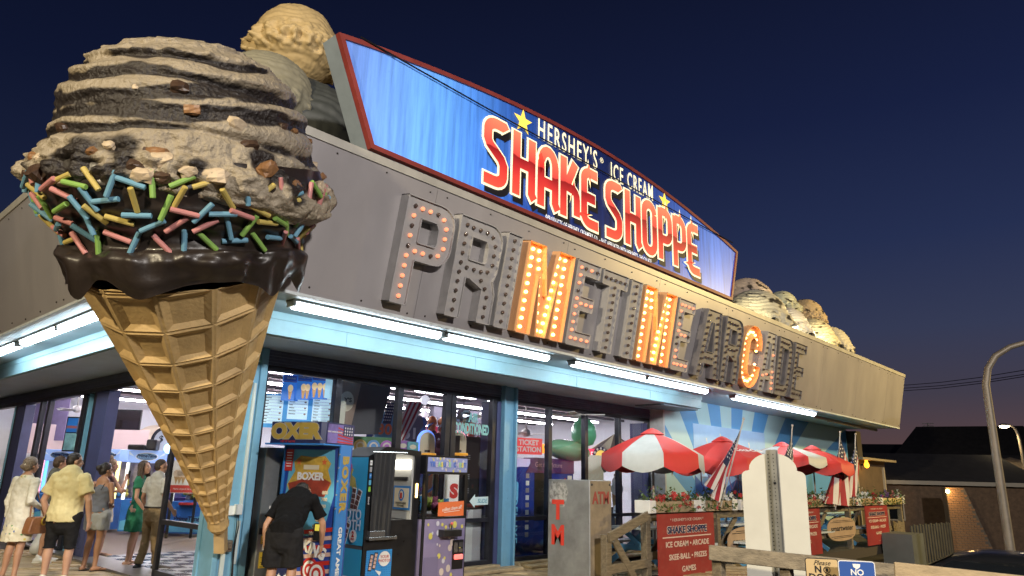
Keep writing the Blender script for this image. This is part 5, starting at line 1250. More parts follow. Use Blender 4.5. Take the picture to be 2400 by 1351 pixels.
u1 = um(1528, 1004, 14, 1.0, 2.08, 'red and white umbrella nearest the windows', True, .75, .30)
u2 = um(1692, 1023, 15.6, 1.15, 2.04, 'all red umbrella behind the nearest flag', False, .1, .28)
u3 = um(1832, 1036, 18.5, 1.05, 2.25, 'second red and white umbrella behind the sign back', True, .2)
u4 = um(1902, 1044, 19, 0.98, 2.12, 'all red umbrella farthest along the patio', False, .3, .25)
_a = .1 + 2 * PI * 5.5 / 8; _er = Vector((math.cos(_a), math.sin(_a), 0)); _zt = u2.z - .10; _u = .62; _dz = -(_zt - 2.04) * 1.35 * _u ** .35; _up = (-_er * 1.09 + Vector((0, 0, -_dz))).normalized()
_pc = Vector((u2.x, u2.y, _zt - (_zt - 2.04) * _u ** 1.35)) + _er * (.06 + 1.09 * _u) * .955
_F = fr(_pc, Vector((0, 0, 1)).cross(_er), _up)
text('Coca-Cola', _F @ Matrix.Translation((0, 0, .012)), .19, WPRINT, [q for q in bpy.data.objects if q.get('label') == 'all red umbrella behind the nearest flag'][0], shear=.25, bold=.003)
TBW = mat('table_white_blue', (.5, .56, .6), .5, var=.08); TBB = mat('table_blue', (.10, .3, .5), .5)
def picnic(x, y, lab):
    t = thing('picnic_table', lab, 'picnic table', (x, y, 0), 'picnic tables on the patio')
    for i in range(5):
        b = MB(); b.box(x - .9, x + .9, y - .38 + i * .155, y - .24 + i * .155, .72, .76); b.build('top_board', TBW, t)
    for s in (-1, 1):
        for k in (0, 1):
            b = MB(); b.box(x - .9, x + .9, y + s * (.62 + k * .15) - .065, y + s * (.62 + k * .15) + .065, .42, .46); b.build('seat_board', TBW, t)
    for e in (-.7, .7):
        b = MB(); b.bar((x + e, y - .72, 0), (x + e, y + .25, .71), .05, .09); b.bar((x + e + .06, y + .72, 0), (x + e + .06, y - .25, .71), .05, .09); b.bar((x + e + .03, y - .75, .39), (x + e + .03, y + .75, .39), .05, .09); b.build('trestle', TBB, t)
picnic(u1.x, u1.y + .0, 'picnic table under the nearest umbrella'); picnic(u2.x, u2.y, 'picnic table under the all red umbrella by the flag'); picnic(u3.x, u3.y, 'picnic table under the second red and white umbrella'); picnic(18.0, -1.4, 'picnic table at the far end of the patio')

# ================================================================ roadside foreground
GALV = mat('galvanised_post', (.30, .30, .28), .4, .7, var=.2)
PANB = mat('sign_back_white', (.58, .57, .50), .5, var=.06, vscale=2, dirt=.10, dcol=(.35, .32, .25))
ctr = at(1818, 1200, d=6.6); SBM = face(ctr.x, ctr.y, 0, 203)
sb = thing('street_sign', 'back of a cream white sign board with rounded shoulders on a perforated post', 'street sign', (ctr.x, ctr.y, -1.2))
w2 = .285
lp = [(-w2, .45), (w2 - .01, .45), (w2, 1.64)] + arc(w2 - .06, 1.66, .06, .05, 0, 90, 4) + [(w2 - .085, 1.725)] + arc(0, 1.72, .215, .155, 0, 180, 12) + [(-w2 + .085, 1.725)] + arc(-w2 + .06, 1.66, .06, .05, 90, 180, 4)
b = MB(); b.prism([lp], SBM, .018); b.build('board', PANB, sb)
b = MB()
for x0, x1, z0, z1 in ((-.055, -.015, .006, .012), (-.015, -.009, .004, .045), (-.009, .03, .040, .046), (.03, .036, .004, .045), (.036, .055, .006, .012)): b.box(x0, x1, -1.25, 1.905, z0, z1, SBM)
b.build('post', GALV, sb)
b = MB()
for i in range(38): b.prism([ell(-.035, .60 + i * .034, .006, .007, 6)], SBM @ Matrix.Translation((0, 0, .0135)), .001); b.prism([ell(.01, .60 + i * .034, .005, .006, 6)], SBM @ Matrix.Translation((0, 0, .0475)), .001)
o = b.build('post_hole', BLKPR, sb); o['kind'] = 'stuff'
b = MB(); b.ball(SBM @ Vector((.01, 1.6, .05)), .012, 8, 6); b.ball(SBM @ Vector((.01, .9, .05)), .012, 8, 6); b.build('bolt', BLACK, sb)
rf = thing('rail_fence', 'grey weathered timber rail in the right foreground', 'fence', (1.6, -7, -1.2))
r0 = at(1662, 1295, d=6.2); r1 = at(2135, 1346, d=5.55); r2 = at(2096, 1338, d=5.35); r3 = at(2520, 1385, d=4.9)
GW = mat('rail_wood_grey', (.24, .20, .14), .75, var=.4, vscale=4, bump=.4, bscale=18, stretch=(6, 1, 6), dirt=.3); NWD = mat('rail_wood_new', (.42, .32, .19), .7, var=.2, vscale=4, bump=.25, bscale=18, stretch=(6, 1, 6))
dd = (r1 - r0).normalized()
def rail(a, c, m): b = MB(); b.bar(a, c, .05, .125); return b.build('rail', m, rf, bevel=.006)
rail(r0, r1, GW); rail(r2, r3, NWD)
rail(r0 + Vector((.03, .0, -.45)), r1 + Vector((.03, 0, -.45)), GW)
for s in (.06, .62, 1.3): 
    p = r0 + dd * s + Vector((.075, .02, 0)); b = MB(); b.bar((p.x, p.y, -1.25), (p.x, p.y, p.z - .0), .09, .09, (0, 1, 0)); b.build('rail_post', WOOD, rf, bevel=.006)
def small_sign(px0, px1, py0, d, mface, lines, lab, edge, wcol):
    p = at((px0 + px1) / 2, py0, d=d); w = (px1 - px0) * d / FPX; Mn = face(p.x, p.y, p.z, 203 + 8)
    t = thing('small_sign', lab, 'sign', p)
    decal(Mn, [rrect(-w / 2, -.30, w / 2, 0, .02)], edge, t, 0, 'plate', .003); decal(Mn, [rrect(-w / 2 + .006, -.294, w / 2 - .006, -.006, .016)], mface, t, .002, 'panel')
    for s, y, sz, sh in lines: text(s, Mn @ Matrix.Translation((0, y, .004)), sz, wcol, t, bold=.0015 if sh == 0 else 0, shear=sh)
    return Mn, t
Mn, t = small_sign(1888, 1961, 1309, 5.6, mat('sign_cream_yellow', (.55, .40, .20), .5), [('Please', -.035, .05, .4), ('DOGS', -.145, .075, 0)], 'yellow Please No Dogs sign on the foreground rail', BLKPR, BLKPR)
text('N', Mn @ Matrix.Translation((-.03, -.085, .004)), .07, BLKPR, t, bold=.002)
shape('no_dog_ring', [ell(.035, -.085, .026), ell(.035, -.085, .020)[::-1]], Mn, BLKPR, t, z=.004, depth=.001); shape('dog_head', [ell(.035, -.085, .010, .014)], Mn, BLKPR, t, z=.004, depth=.001)
shape('slash', [[(.018, -.07), (.021, -.067), (.052, -.1), (.049, -.103)]], Mn, BLKPR, t, z=.006, depth=.001)
Mn, t = small_sign(1966, 2046, 1315, 5.45, mat('sign_blue', (.03, .09, .33), .4), [('NO', -.085, .06, 0), ('SMOKING', -.14, .045, 0)], 'blue No Smoking sign on the foreground rail', WPRINT, WPRINT)
shape('badge', [[(-.028, -.022), (.028, -.022), (.024, -.045), (0, -.062), (-.024, -.045)]], Mn, WPRINT, t, z=.004, depth=.001)
# parked car below the boardwalk
_c = at(2330, 1300, z=.50); CX, CY = _c.x, _c.y; CA = math.radians(-84); ct = thing('parked_car', 'dark glossy parked car with only its roof showing above the rail', 'car', (CX, CY, -.95))
MCAR = Matrix.Translation((CX, CY, -.95)) @ Matrix.Rotation(CA, 4, 'Z')
CARP = mat('car_paint_black', (.010, .011, .013), .3, .0, coat=.3)
sil = [(-2.25, .45), (-2.25, .85), (-2.1, .98), (-1.25, 1.06), (-.55, 1.42), (-.1, 1.49), (.9, 1.50), (1.5, 1.40), (2.1, 1.05), (2.25, .95), (2.25, .4)]
b = MB(); R_ = []
for yv, sc in ((-.9, .93), (-.78, 1.0), (-.4, 1.02), (0, 1.03), (.4, 1.02), (.78, 1.0), (.9, .93)):
    R_.append([MCAR @ Vector((x, yv * (1 if z < 1.1 else .82), .45 + (z - .45) * sc)) for x, z in sil])
b.rings(R_); b.build('body', CARP, ct, smooth=True)
for s in (-1, 1):
    b = MB(); b.add([MCAR @ Vector(v) for v in ((-1.15, s * .905, 1.0), (-.55, s * .79, 1.36), (.95, s * .79, 1.42), (1.55, s * .80, 1.30), (1.75, s * .905, 1.02))], [(0, 1, 2, 3, 4)]); b.build('side_window', mat('car_glass', (.01, .012, .014), .05, coat=.5), ct)
    for xw in (-1.4, 1.4):
        b = MB(); b.lathe([(.0, -.11), (.31, -.11), (.33, 0), (.31, .11), (0, .11)], 18, MCAR @ Matrix.Translation((xw, s * .82, .33)) @ Matrix.Rotation(PI / 2, 4, 'X')); w_ = b.build('wheel', mat('tyre', (.02, .02, .02), .8), ct)
b = MB(); b.add([MCAR @ Vector(v) for v in ((-1.24, -.75, 1.09), (-1.24, .75, 1.09), (-.58, .64, 1.435), (-.58, -.64, 1.435))], [(0, 1, 2, 3)]); b.build('windscreen', mat('car_glass', (.01, .012, .014), .05), ct)
# street lamps
def streetlamp(base, H_, arm, lab, lit, r=.10):
    t = thing('street_lamp', lab, 'street lamp', base, 'street lamps'); base = Vector(base); arm = Vector(arm)
    pts = [base + Vector((0, 0, z)) for z in (0, 1, 2, H_ - .7)] + [base + Vector((0, 0, H_)) + arm * a_ + Vector((0, 0, b_)) for a_, b_ in ((.05, -.30), (.16, .0), (.34, .2), (.62, .34), (1.0, .40))]
    b = MB(); b.tube(pts, [r * 1.1, r, r * .95, r * .8, r * .75, r * .7, r * .62, r * .55, r * .5], 12); b.build('pole', mat('lamp_pole', (.22, .19, .15), .5, .3, var=.2), t, smooth=True)
    e = pts[-1]; b = MB(); b.ball(e + arm.normalized() * .25, (.38, .2, .09), 14, 8); b.build('lamp_head', mat('lamp_head_grey', (.2, .2, .2), .5), t, smooth=True)
    if lit:
        b = MB(); b.ball(e + arm.normalized() * .25 + Vector((0, 0, -.07)), (.34, .2, .07), 12, 8); b.build('lamp_glow', mat('lamp_glow', (1, .85, .6), .4, emit=25, ecol=(1, .80, .52)), t)
        lamp('lamp_light', e + arm.normalized() * .25 + Vector((0, 0, -.25)), e + Vector((0, 0, -5)), 300, (1, .76, .4), .15, 'SPOT', 140)
    return t
lb = at(2371, 1310, d=16); streetlamp((lb.x, lb.y, -1.25), 5.95, (.5, -1.7, 0), 'near unlit lamp pole curving out of the picture on the right', False, .105)
lb = at(2428, 1270, d=33); streetlamp((lb.x, lb.y, -1.25), 5.45, (-.22, .30, 0), 'distant lit lamp at the right edge', True, .09)
b = MB(); 
for k, (a_, c_) in enumerate((((2124, 878), (2420, 838)), ((2124, 885), (2420, 848)), ((2124, 891), (2420, 853)))):
    p = at(*a_, d=75); q = at(*c_, d=55); q = q + (q - p) * .6; p = p + (p - q) * .6; b.tube([p.lerp(q, u / 8) + Vector((0, 0, -1.2 * 4 * u / 8 * (1 - u / 8))) for u in range(9)], .03, 4)
o = b.build('overhead_wires', mat('wire_black', (.01, .01, .01), .6)); tag(o, 'thin dark overhead wires crossing the sky right of the building', 'power lines')
# ================================================================ inside the arcade
def cab(c, w, dp, h, ang, m, nm, lab, cat_, grp=None):
    M = face(c[0], c[1], 0.016, ang); t = thing(nm, lab, cat_, (c[0], c[1], 0.016), grp); return M, t
GLO = lambda nm, c, e: mat(nm, c, .4, emit=e, ecol=c)
# prize cranes seen through the doorway, facing the doorway
def crane(px, py, d, w, h, lab, trim, ang=218, lit=1.2):
    p = at(px, py, d=d); M, t = cab((p.x, p.y), w, .8, h, ang, None, 'prize_crane', lab, 'arcade machine', 'prize cranes inside the doorway')
    b = MB(); b.box(-w / 2, w / 2, .06, .80, -.8, 0, M); b.build('base', mat('crane_blue', (.03, .16, .50), .35, var=.2), t, bevel=.01)
    b = MB(); b.box(-w / 2, w / 2, h - .30, h, -.8, .03, M); b.build('header', mat('crane_header', (.22, .34, .62), .4, emit=.7, ecol=(.2, .32, .65)), t, bevel=.01)
    for x in (-w / 2 + .02, w / 2 - .02):
        b = MB(); b.box(x - .03, x + .03, .80, h - .30, -.04, .02, M); b.build('lit_edge', trim, t)
    b = MB(); b.box(-w / 2, w / 2, .80, h - .3, -.8, -.76, M); b.build('back_panel', mat('crane_back', (.45, .38, .42), .5, var=.4, vscale=8), t)
    b = MB(); b.box(-w / 2 + .03, w / 2 - .03, .81, h - .31, -.012, -.008, M); b.build('glass', GLASS, t)
    Mh = M @ Matrix.Translation((0, 0, .033))
    decal(Mh, [ell(0, h - .15, w * .30, .10)], WPRINT, t, 0, 'badge'); decal(Mh, [ell(0, h - .15, w * .28, .085)], mat('badge_blue', (.16, .30, .52), .4), t, .003, 'badge')
    text('PrimeTime', Mh @ Matrix.Translation((0, h - .135, .006)), .11, NAVYP, t, bold=.003, shear=.15); text('AMUSEMENTS', Mh @ Matrix.Translation((0, h - .21, .006)), .05, NAVYP, t)
    for s in (-1, 1): decal(Mh, [[(s * w * .33, h - .15), (s * w * .48, h - .02), (s * w * .48, h - .10)][::s]], mat('header_ray', (.5, .58, .7), .4, emit=.4), t, .002, 'ray')
    Mf = M @ Matrix.Translation((0, 0, .004))
    decal(Mf, [[(-w / 2 + .04, .1), (w / 2 - .04, .1), (w / 2 - .04, .5), (-w / 2 + .04, .3)]], SKYB, t, .002, 'front_print')
    text('PrimeTime', Mf @ Matrix.Translation((0, .40, .006)), .16, NAVYP, t, bold=.004, shear=.15, sx=.9); text('AMUSEMENTS', Mf @ Matrix.Translation((0, .26, .006)), .08, NAVYP, t)
    b = MB(); b.box(-.2, .2, .72, .78, .0, .12, M); b.build('control_shelf', mat('crane_red', (.5, .05, .04), .4), t, bevel=.01)
    random.seed(int(px))
    mm = [mat('prize_%d' % i, c, .6) for i, c in enumerate(((.6, .1, .1), (.1, .3, .6), (.7, .6, .1), (.6, .6, .6), (.3, .1, .4), (.7, .35, .1)))]
    for i in range(16):
        ci_ = random.randrange(6); q_ = M @ Vector((random.uniform(-w / 2 + .1, w / 2 - .1), random.uniform(.86, 1.02) + (.25 if i > 11 else 0), random.uniform(-.65, -.12)))
        tt = thing('prize_toy', 'small %s prize inside the %s' % (('red', 'blue', 'yellow', 'grey', 'purple', 'orange')[ci_], ' '.join(lab.split()[:6])), 'prize', q_, 'prizes inside the cranes')
        r = random.uniform(.05, .08); b = MB(); b.ball(q_, (r, r, r * .9), 8, 6); b.ball(q_ + Vector((0, 0, r * 1.2)), r * .7, 8, 6); b.build('prize_body', mm[ci_], tt, smooth=True)
    return t
crane(326, 1200, 17.2, .95, 1.98, 'PrimeTime crane with full blue front left of the green dress', GLO('edge_white', (.9, .9, .8), 1.0), 222)
crane(232, 1200, 17.6, .70, 2.0, 'slimmer crane with glowing yellow edges behind the grey tank top', GLO('edge_yellow', (1, .85, .3), 2.4), 214)
crane(118, 1200, 19.5, 1.0, 2.0, 'crane with glowing pink edges behind the yellow tee shirt', GLO('edge_pink', (1, .45, .6), 1.6), 220)
crane(58, 1190, 21.5, .9, 2.0, 'crane with glowing blue edges behind the white cardigan', GLO('edge_blue', (.15, .5, 1), 2.2), 220)
crane(440, 1200, 17.0, .9, 1.9, 'crane behind the giant cone and sliding door', GLO('edge_white', (.9, .9, .8), 1.0), 222)
def board(px, py, d, w, h, ang, m, nm, lab, cat_, emit=0):
    p = at(px, py, d=d); M = face(p.x, p.y, p.z, ang); t = thing(nm, lab, cat_, p); decal(M, [rrect(-w / 2, -h / 2, w / 2, h / 2)], m, t, 0, 'panel', .04); return M, t
M, t = board(290, 984, 19.5, .95, .55, 222, BLACK, 'television', 'black wall television hanging above the cranes', 'television')
decal(M, [rrect(-.45, -.25, .45, .25)], mat('tv_screen', (.02, .015, .015), .08, coat=.6), t, .004, 'screen')
M, t = board(178, 1018, 19.0, .62, .92, 222, BLACK, 'poster_board', 'hanging framed poster in blue, black and green above the pink crane', 'poster')
for x0, y0, x1, y1, m in ((-.28, .05, 0, .42, CB2), (0, .0, .28, .42, mat('poster_grey', (.15, .15, .17), .4, var=.6, vscale=8)), (-.28, -.42, .28, .02, mat('poster_teal', (.2, .42, .4), .4, var=.4, vscale=6)), (-.28, .15, 0, .22, ORA)): decal(M, [rrect(x0, y0, x1, y1)], m, t, .004, 'print')
M, t = board(388, 1034, 18.6, .10, .10, 222, BLACK, 'prize_spinner', 'round black rimmed wheel with a dollar mark on the wall beside the cone', 'wheel')
b = MB(); b.tube([M @ Vector((x, y, .03)) for x, y in ell(0, 0, .34, n=28)], .045, 6, closed=True); b.build('rim', BLACK, t); decal(M, [ell(0, 0, .3)], mat('wheel_face', (.5, .55, .58), .5), t, .006, 'face'); text('$', M @ Matrix.Translation((-.12, .05, .012)), .22, BLKPR, t, bold=.006)
p = at(397, 1052, d=17.6); t = thing('ball_lamp', 'glowing blue ball lamp beside the giant cone', 'lamp', p); b = MB(); b.ball(p, .13, 12, 8); b.build('globe', GLO('ball_blue', (.35, .65, 1), 3.0), t, smooth=True); b = MB(); b.tube([p + Vector((0, 0, -.12)), p + Vector((0, 0, -1.0))], .02, 6); b.build('stem', BLACK, t)
for px, w, h, lab in ((318, .42, .13, 'flat black speaker lying on the blue crane'), (353, .26, .26, 'upright black speaker on the blue crane')):
    p = at(px, 1050, d=17.4); p.z = 2.0; M = face(p.x, p.y, p.z, 222); t = thing('loudspeaker', lab, 'speaker', p); b = MB(); b.box(-w / 2, w / 2, 0, h, -.2, 0, M); b.build('box', BLACK, t, bevel=.02); decal(M, [ell(0, h / 2, h * .38)], mat('speaker_cloth', (.03, .03, .03), .9), t, .004, 'grille')
cl = mat('cloud_paint', (.62, .55, .45), .7, var=.1)
for i, (px, py) in enumerate(((325, 1025), (372, 1012), (305, 1042))):
    p = at(px, py, y=16.88); t = thing('painted_cloud', ('largest cream cloud painted below the television', 'cream cloud painted beside the giant cone', 'lowest cream cloud painted over the speakers')[i], 'cloud picture', p, 'clouds on the rear wall'); M = south(p.x, 16.893, p.z)
    shape('paint', [ell(0, 0, .55, .22, 20)], M, cl, t, z=.002, depth=.002); shape('paint', [ell(.25, .12, .3, .2, 18)], M, cl, t, z=.005, depth=.002)
# banner purple cloth and pink partition far left
M, t = board(118, 980, 21, 1.0, 1.3, 222, mat('banner_purple', (.16, .13, .24), .8, var=.2), 'cloth_banner', 'dull purple cloth banner hanging left of the doorway poster', 'banner')
p0 = at(100, 1040, d=22); b = MB(); b.box(1.2, 4.5, 15.2, 15.3, 1.9, 2.75); o = b.build('bulkhead', mat('bulkhead_pink', (.42, .33, .33), .7)); tag(o, 'pinkish bulkhead panel over the far cranes', 'partition')
# ad stand behind the glass door
M, t = board(437, 1118, 13.9, .55, .62, 240, WHITE, 'ad_stand', 'ice cream advertisement with red band behind the glass door', 'poster')
decal(M, [rrect(-.27, -.30, .27, -.16)], RED, t, .004, 'red_band'); text('Hand dipped ice cream', M @ Matrix.Translation((0, -.23, .008)), .045, WPRINT, t)
decal(M, [ell(.12, .08, .10)], WPRINT, t, .008, 'badge'); decal(M, [ell(.12, .08, .12)], CB2, t, .004, 'badge')
for x, c in ((-.18, .7), (-.05, .55), (-.12, .5)):
    decal(M, [[(x - .05, .02), (x + .05, .02), (x, -.15)]], mat('cone_tan', (.45, .28, .12), .5), t, .005, 'cone_print'); decal(M, [ell(x, .06, .065, .07)], mat('ice_print', (.62, .48, .36), .5, var=.3), t, .008, 'ice_print')
b = MB(); b.box(-.24, -.19, -1.15, -.31, -.03, -.01, M); b.box(.19, .24, -1.15, -.31, -.03, -.01, M); b.build('stand_legs', BLACK, t)

# ---- behind the front windows
def lit(nm, col, e=.8): return mat(nm, col, .4, emit=e, ecol=col)
# menu boards
M, t = board(697, 965, 11.0, 1.12, .52, 240, lit('menu_blue', (.06, .30, .62), .55), 'menu_board', 'lit three-column price menu above the boxing machine', 'menu')
for cx in (-.37, 0, .37):
    decal(M, [rrect(cx - .15, -.20 if cx else -.12, cx + .15, .23)], lit('menu_pale', (.55, .72, .80), .8), t, .004, 'menu_column')
    for i in range(9 if cx else 6):
        decal(M, [rrect(cx - .135, .205 - i * .046, cx + .135, .208 - i * .046)], NAVYP, t, .007, 'menu_rule'); decal(M, [rrect(cx - .13, .185 - i * .046, cx - .13 + random.uniform(.05, .11), .195 - i * .046)], NAVYP, t, .0075, 'menu_line')
        if i % 2: decal(M, [ell(cx + .11, .19 - i * .046, .018, .012, 10)], mat('menu_picture', (.4, .25, .2), .5), t, .008, 'menu_picture')
decal(M, [ell(0, -.22, .16, .05)], WPRINT, t, .006, 'badge'); text('Milkshakes', M @ Matrix.Translation((0, -.20, .01)), .05, mat('print_brown', (.14, .06, .05), .4), t, bold=.002)
for i, (px, lab) in enumerate(((681, 'leftmost lit sundae picture over the menu'), (715, 'middle lit cone picture over the menu'), (750, 'right lit picture of three cones over the menu'), (774, 'edge-on pale picture at the end of the lit menus'))):
    w = .25 if i < 3 else .15
    M, t = board(px, 909 - i * 2, 10.9, w, .40, 243 - i * 3, lit('pic_blue', (.03, .16, .55), .8) if i < 3 else lit('pic_cyan', (.35, .6, .75), .8), 'menu_picture', lab, 'menu', )
    if i < 3:
        decal(M, [rrect(-w / 2 + .01, .10, w / 2 - .01, .19)], lit('pic_navy', (.02, .05, .25), .5), t, .004, 'title_band'); text(('Sundaes', 'Waffle Cones', 'Cones')[i], M @ Matrix.Translation((0, .145, .008)), .04, WPRINT, t, bold=.002)
        decal(M, [rrect(-w / 2 + .01, .085, w / 2 - .01, .095)], RED, t, .006, 'red_line')
        for k in ((0,), (-.02, .04), (-.08, 0, .08))[i]:
            decal(M, [[(k - .03, -.05), (k + .03, -.05), (k + .012, -.18), (k - .012, -.18)]], lit('pic_cone', (.6, .32, .12), .6), t, .005, 'cone_print'); decal(M, [ell(k, -.01, .04, .055)], lit('pic_ice', (.85, .62, .35) if k != .04 else (.8, .4, .15), .7), t, .008, 'ice_print')
# grey signboard with brown edge hanging, seen from behind
p = at(862, 952, d=12.4); M = face(p.x, p.y, p.z, 243)
t = thing('hanging_sign', 'big dark sloping sign back beside a brown round-logo board in the window', 'sign', p)
b = MB(); b.prism([[(-.36, -.50), (.22, -.48), (.42, .50), (-.22, .50)]], M, .04); b.build('panel', mat('sign_back_dark', (.05, .05, .06), .6, var=.2), t)
p = at(812, 948, d=12.0); M2 = face(p.x, p.y, p.z, 243); b = MB(); b.prism([[(-.12, -.42), (.10, -.42), (.24, .50), (-.12, .50)]], M2, .04); b.build('side_board', mat('brown_sign', (.28, .19, .14), .6), t)
decal(M2, [ell(-.0, .05, .12, .17)], CREAM, t, .004, 'badge'); text("Y'S", M2 @ Matrix.Translation((.02, .07, .008)), .10, BLKPR, t, bold=.003)
M, t = board(796, 985, 11.6, .16, .62, 240, CREAM, 'paper_notice', 'tall thin cream notice beside the window bar', 'notice'); decal(M, [[(-.08, .18), (.0, .18), (-.08, .34)]], CB2, t, .004, 'print')
# hanging national flag inside
p = at(925, 945, d=14.2); t = thing('hanging_flag', 'large striped flag hanging inside the middle window', 'flag', p); M = face(p.x, p.y, p.z, 240)
for k in range(7):
    b = MB(); vs = []; fs = []
    for i in range(13):
        for u in (0, 1):
            x = (-.02 + (k + u) * .050) * (1 - .03 * i) - .028 * i; vs.append(M @ Vector((x + .28, .06 - i * .085, .03 * math.sin(k + u + i * .4))))
    fs = [(2 * i, 2 * i + 1, 2 * i + 3, 2 * i + 2) for i in range(12)]; b.add(vs, fs); b.build('stripe', RDF if k % 2 else WHF, t, smooth=True)
b = MB(); vs = [M @ Vector(v) for v in ((-.16, .0, .04), (.02, .0, .04), (-.06, -.42, .05), (-.22, -.42, .05))]; b.add(vs, [(0, 3, 2, 1)]); b.build('blue_field', NVF, t)
for i in range(4):
    for j in range(6): decal(M @ Matrix.Translation((-.14 + i * .04 - j * .012, -.05 - j * .06, .055)), [star(0, 0, .018)], WPRINT, t, 0, 'flag_star')
# spiral columns, jerseys, hoops, prizes
def column(px, py, d, c0, c1, lab):
    p = at(px, py, d=d); t = thing('striped_column', lab, 'column', (p.x, p.y, 1.0), 'twisted striped columns inside')
    b = MB(); b.tube([(p.x, p.y, 1.0), (p.x, p.y, p.z)], .085, 10); b.ball((p.x, p.y, p.z), .12, 10, 7); b.build('core', c0, t, smooth=True)
    L_ = p.z - 1.0; b = MB(); b.tube([(p.x + .088 * math.cos(k * .5), p.y + .088 * math.sin(k * .5), 1.0 + L_ * k / 60) for k in range(61)], .028, 5); b.build('spiral', c1, t, smooth=True)
cbl = mat('column_blue', (.05, .16, .45), .4); cor = mat('column_orange', (.60, .20, .06), .4); cpu = mat('column_purple', (.28, .10, .45), .4)
for px, py, d, a_, b_, lab in ((893, 975, 15.5, cbl, NAVYP, 'blue twisted column left of the hanging flag'), (950, 1000, 15.0, cpu, cor, 'purple twisted column right of the hanging flag'), (976, 985, 15.8, cbl, cor, 'blue and orange twisted column left of the hoops'), (990, 990, 15.8, cbl, cpu, 'blue and purple twisted column left of the hoops'), (1013, 988, 16.0, cor, cbl, 'orange twisted column behind the left hoop board'), (1038, 990, 16.0, cor, WHITE, 'orange and white twisted column between the hoop boards'), (1104, 1000, 16.4, mat('column_red', (.5, .07, .05), .4), cor, 'red twisted column behind the window lettering'), (1135, 1020, 16.4, cpu, WHITE, 'purple twisted column near the right door')): column(px, py, d, a_, b_, lab)
JB = mat('jersey_blue', (.10, .30, .55), .8); JG = mat('jersey_grey', (.16, .15, .2), .8, var=.2)
for px, py, d, m, num, lab in ((901, 1010, 14.6, JB, '30', 'blue number jersey hanging at the window left of the flag'), (962, 1020, 14.2, JG, '51', 'grey number jersey hanging right of the flag'), (880, 1025, 14.8, mat('jersey_navy', (.03, .05, .2), .8), '8', 'navy number jersey beside the sloping sign back')):
    p = at(px, py, d=d); M = face(p.x, p.y, p.z, 240); t = thing('sport_jersey', lab, 'jersey', p, 'number jerseys on hangers')
    decal(M, [[(-.2, -.42), (.2, -.42), (.19, .1), (.26, .2), (.22, .36), (.09, .42), (0, .36), (-.09, .42), (-.22, .36), (-.26, .2), (-.19, .1)]], m, t, 0, 'cloth', .03)
    text(num, M @ Matrix.Translation((0, .02, .004)), .30, WPRINT if m is not JB else ORA, t, bold=.01); b = MB(); b.tube([M @ Vector(v) for v in ((-.15, .42, 0), (0, .50, 0), (.15, .42, 0))], .01, 4); b.build('hanger', WHITE, t)
for px, d, c_, lab in ((1002, 12.8, (.15, .3, 1.0), 'basketball hoop board with blue glow over the claw machine'), (1076, 13.0, (1.0, .3, .45), 'basketball hoop board with pink glow right of the first')):
    p = at(px, 1042, d=d); M = face(p.x, p.y, p.z, 243); t = thing('hoop_board', lab, 'basketball hoop', p, 'basketball hoops inside')
    M = M @ Matrix.Scale(.5, 4); lp = [(-.28, -.42), (.28, -.42)] + arc(0, .12, .28, .32, 0, 180, 12)
    b = MB(); b.prism([lp], M, .05); b.build('backboard', mat('hoop_cream', (.62, .52, .36), .5), t)
    lp2 = [(-.36, -.42), (.30, -.42)] + arc(-.03, .12, .34, .40, 0, 180, 12); b = MB(); b.prism([lp2], M @ Matrix.Translation((0, 0, -.10)), .06); b.build('glow_edge', mat('hoop_glow_%d' % px, c_, .4, emit=1.6, ecol=c_), t)
    decal(M, [rrect(-.10, -.28, .10, -.20)], BLACK, t, .004, 'slot')
    b = MB(); b.tube([M @ Vector((.22 * math.cos(k), -.36 + .0 * k, .28 + .22 * math.sin(k))) for k in [2 * PI * i / 20 for i in range(20)]], .025, 6, closed=True); b.build('hoop', mat('hoop_orange', (.8, .35, .04), .4, emit=.5, ecol=(1, .45, .05)), t)
M, t = board(1022, 1026, 16.5, .62, .5, 243, lit('chance_red', (.5, .03, .10), .7), 'prize_sign', 'red CHANCE prize sign behind the hoop boards', 'sign'); text('CHANCE', M @ Matrix.Translation((0, .14, .006)), .17, WPRINT, t, bold=.006)
for px, py, d, m, lab in ((1026, 1038, 14.4, mat('plush_maroon', (.10, .03, .05), .85), 'big dark maroon plush animal between the hoop boards'), (1108, 1052, 13.6, mat('plush_red', (.25, .03, .04), .85), 'big red plush character by the right door')):
    p = at(px, py, d=d); t = thing('large_plush', lab, 'plush toy', p, 'big plush toys on show'); b = MB(); b.ball(p, (.18, .18, .20), 12, 8); b.ball(p + Vector((0, 0, -.32)), (.26, .24, .28), 12, 8); b.ball(p + Vector((-.12, 0, .18)), .06, 8, 6); b.ball(p + Vector((.12, 0, .18)), .06, 8, 6); b.ball(p + Vector((-.08, -.15, -.02)), (.08, .1, .07), 8, 6)
    for s in (-1, 1): b.ball(p + Vector((s * .26, -.05, -.30)), (.09, .09, .2), 8, 6)
    b.build('plush_body', m, t, smooth=True); b = MB(); b.ball(p + Vector((-.10, -.14, .06)), .025, 6, 4); b.ball(p + Vector((.03, -.17, .06)), .025, 6, 4); b.build('eyes', WPRINT, t)
M, t = board(845, 1036, 13.4, 1.35, .20, 243, mat('shelf_green', (.05, .20, .06), .5, var=.5, vscale=5), 'prize_shelf', 'shelf of round bright prizes over the photo booth', 'shelf')
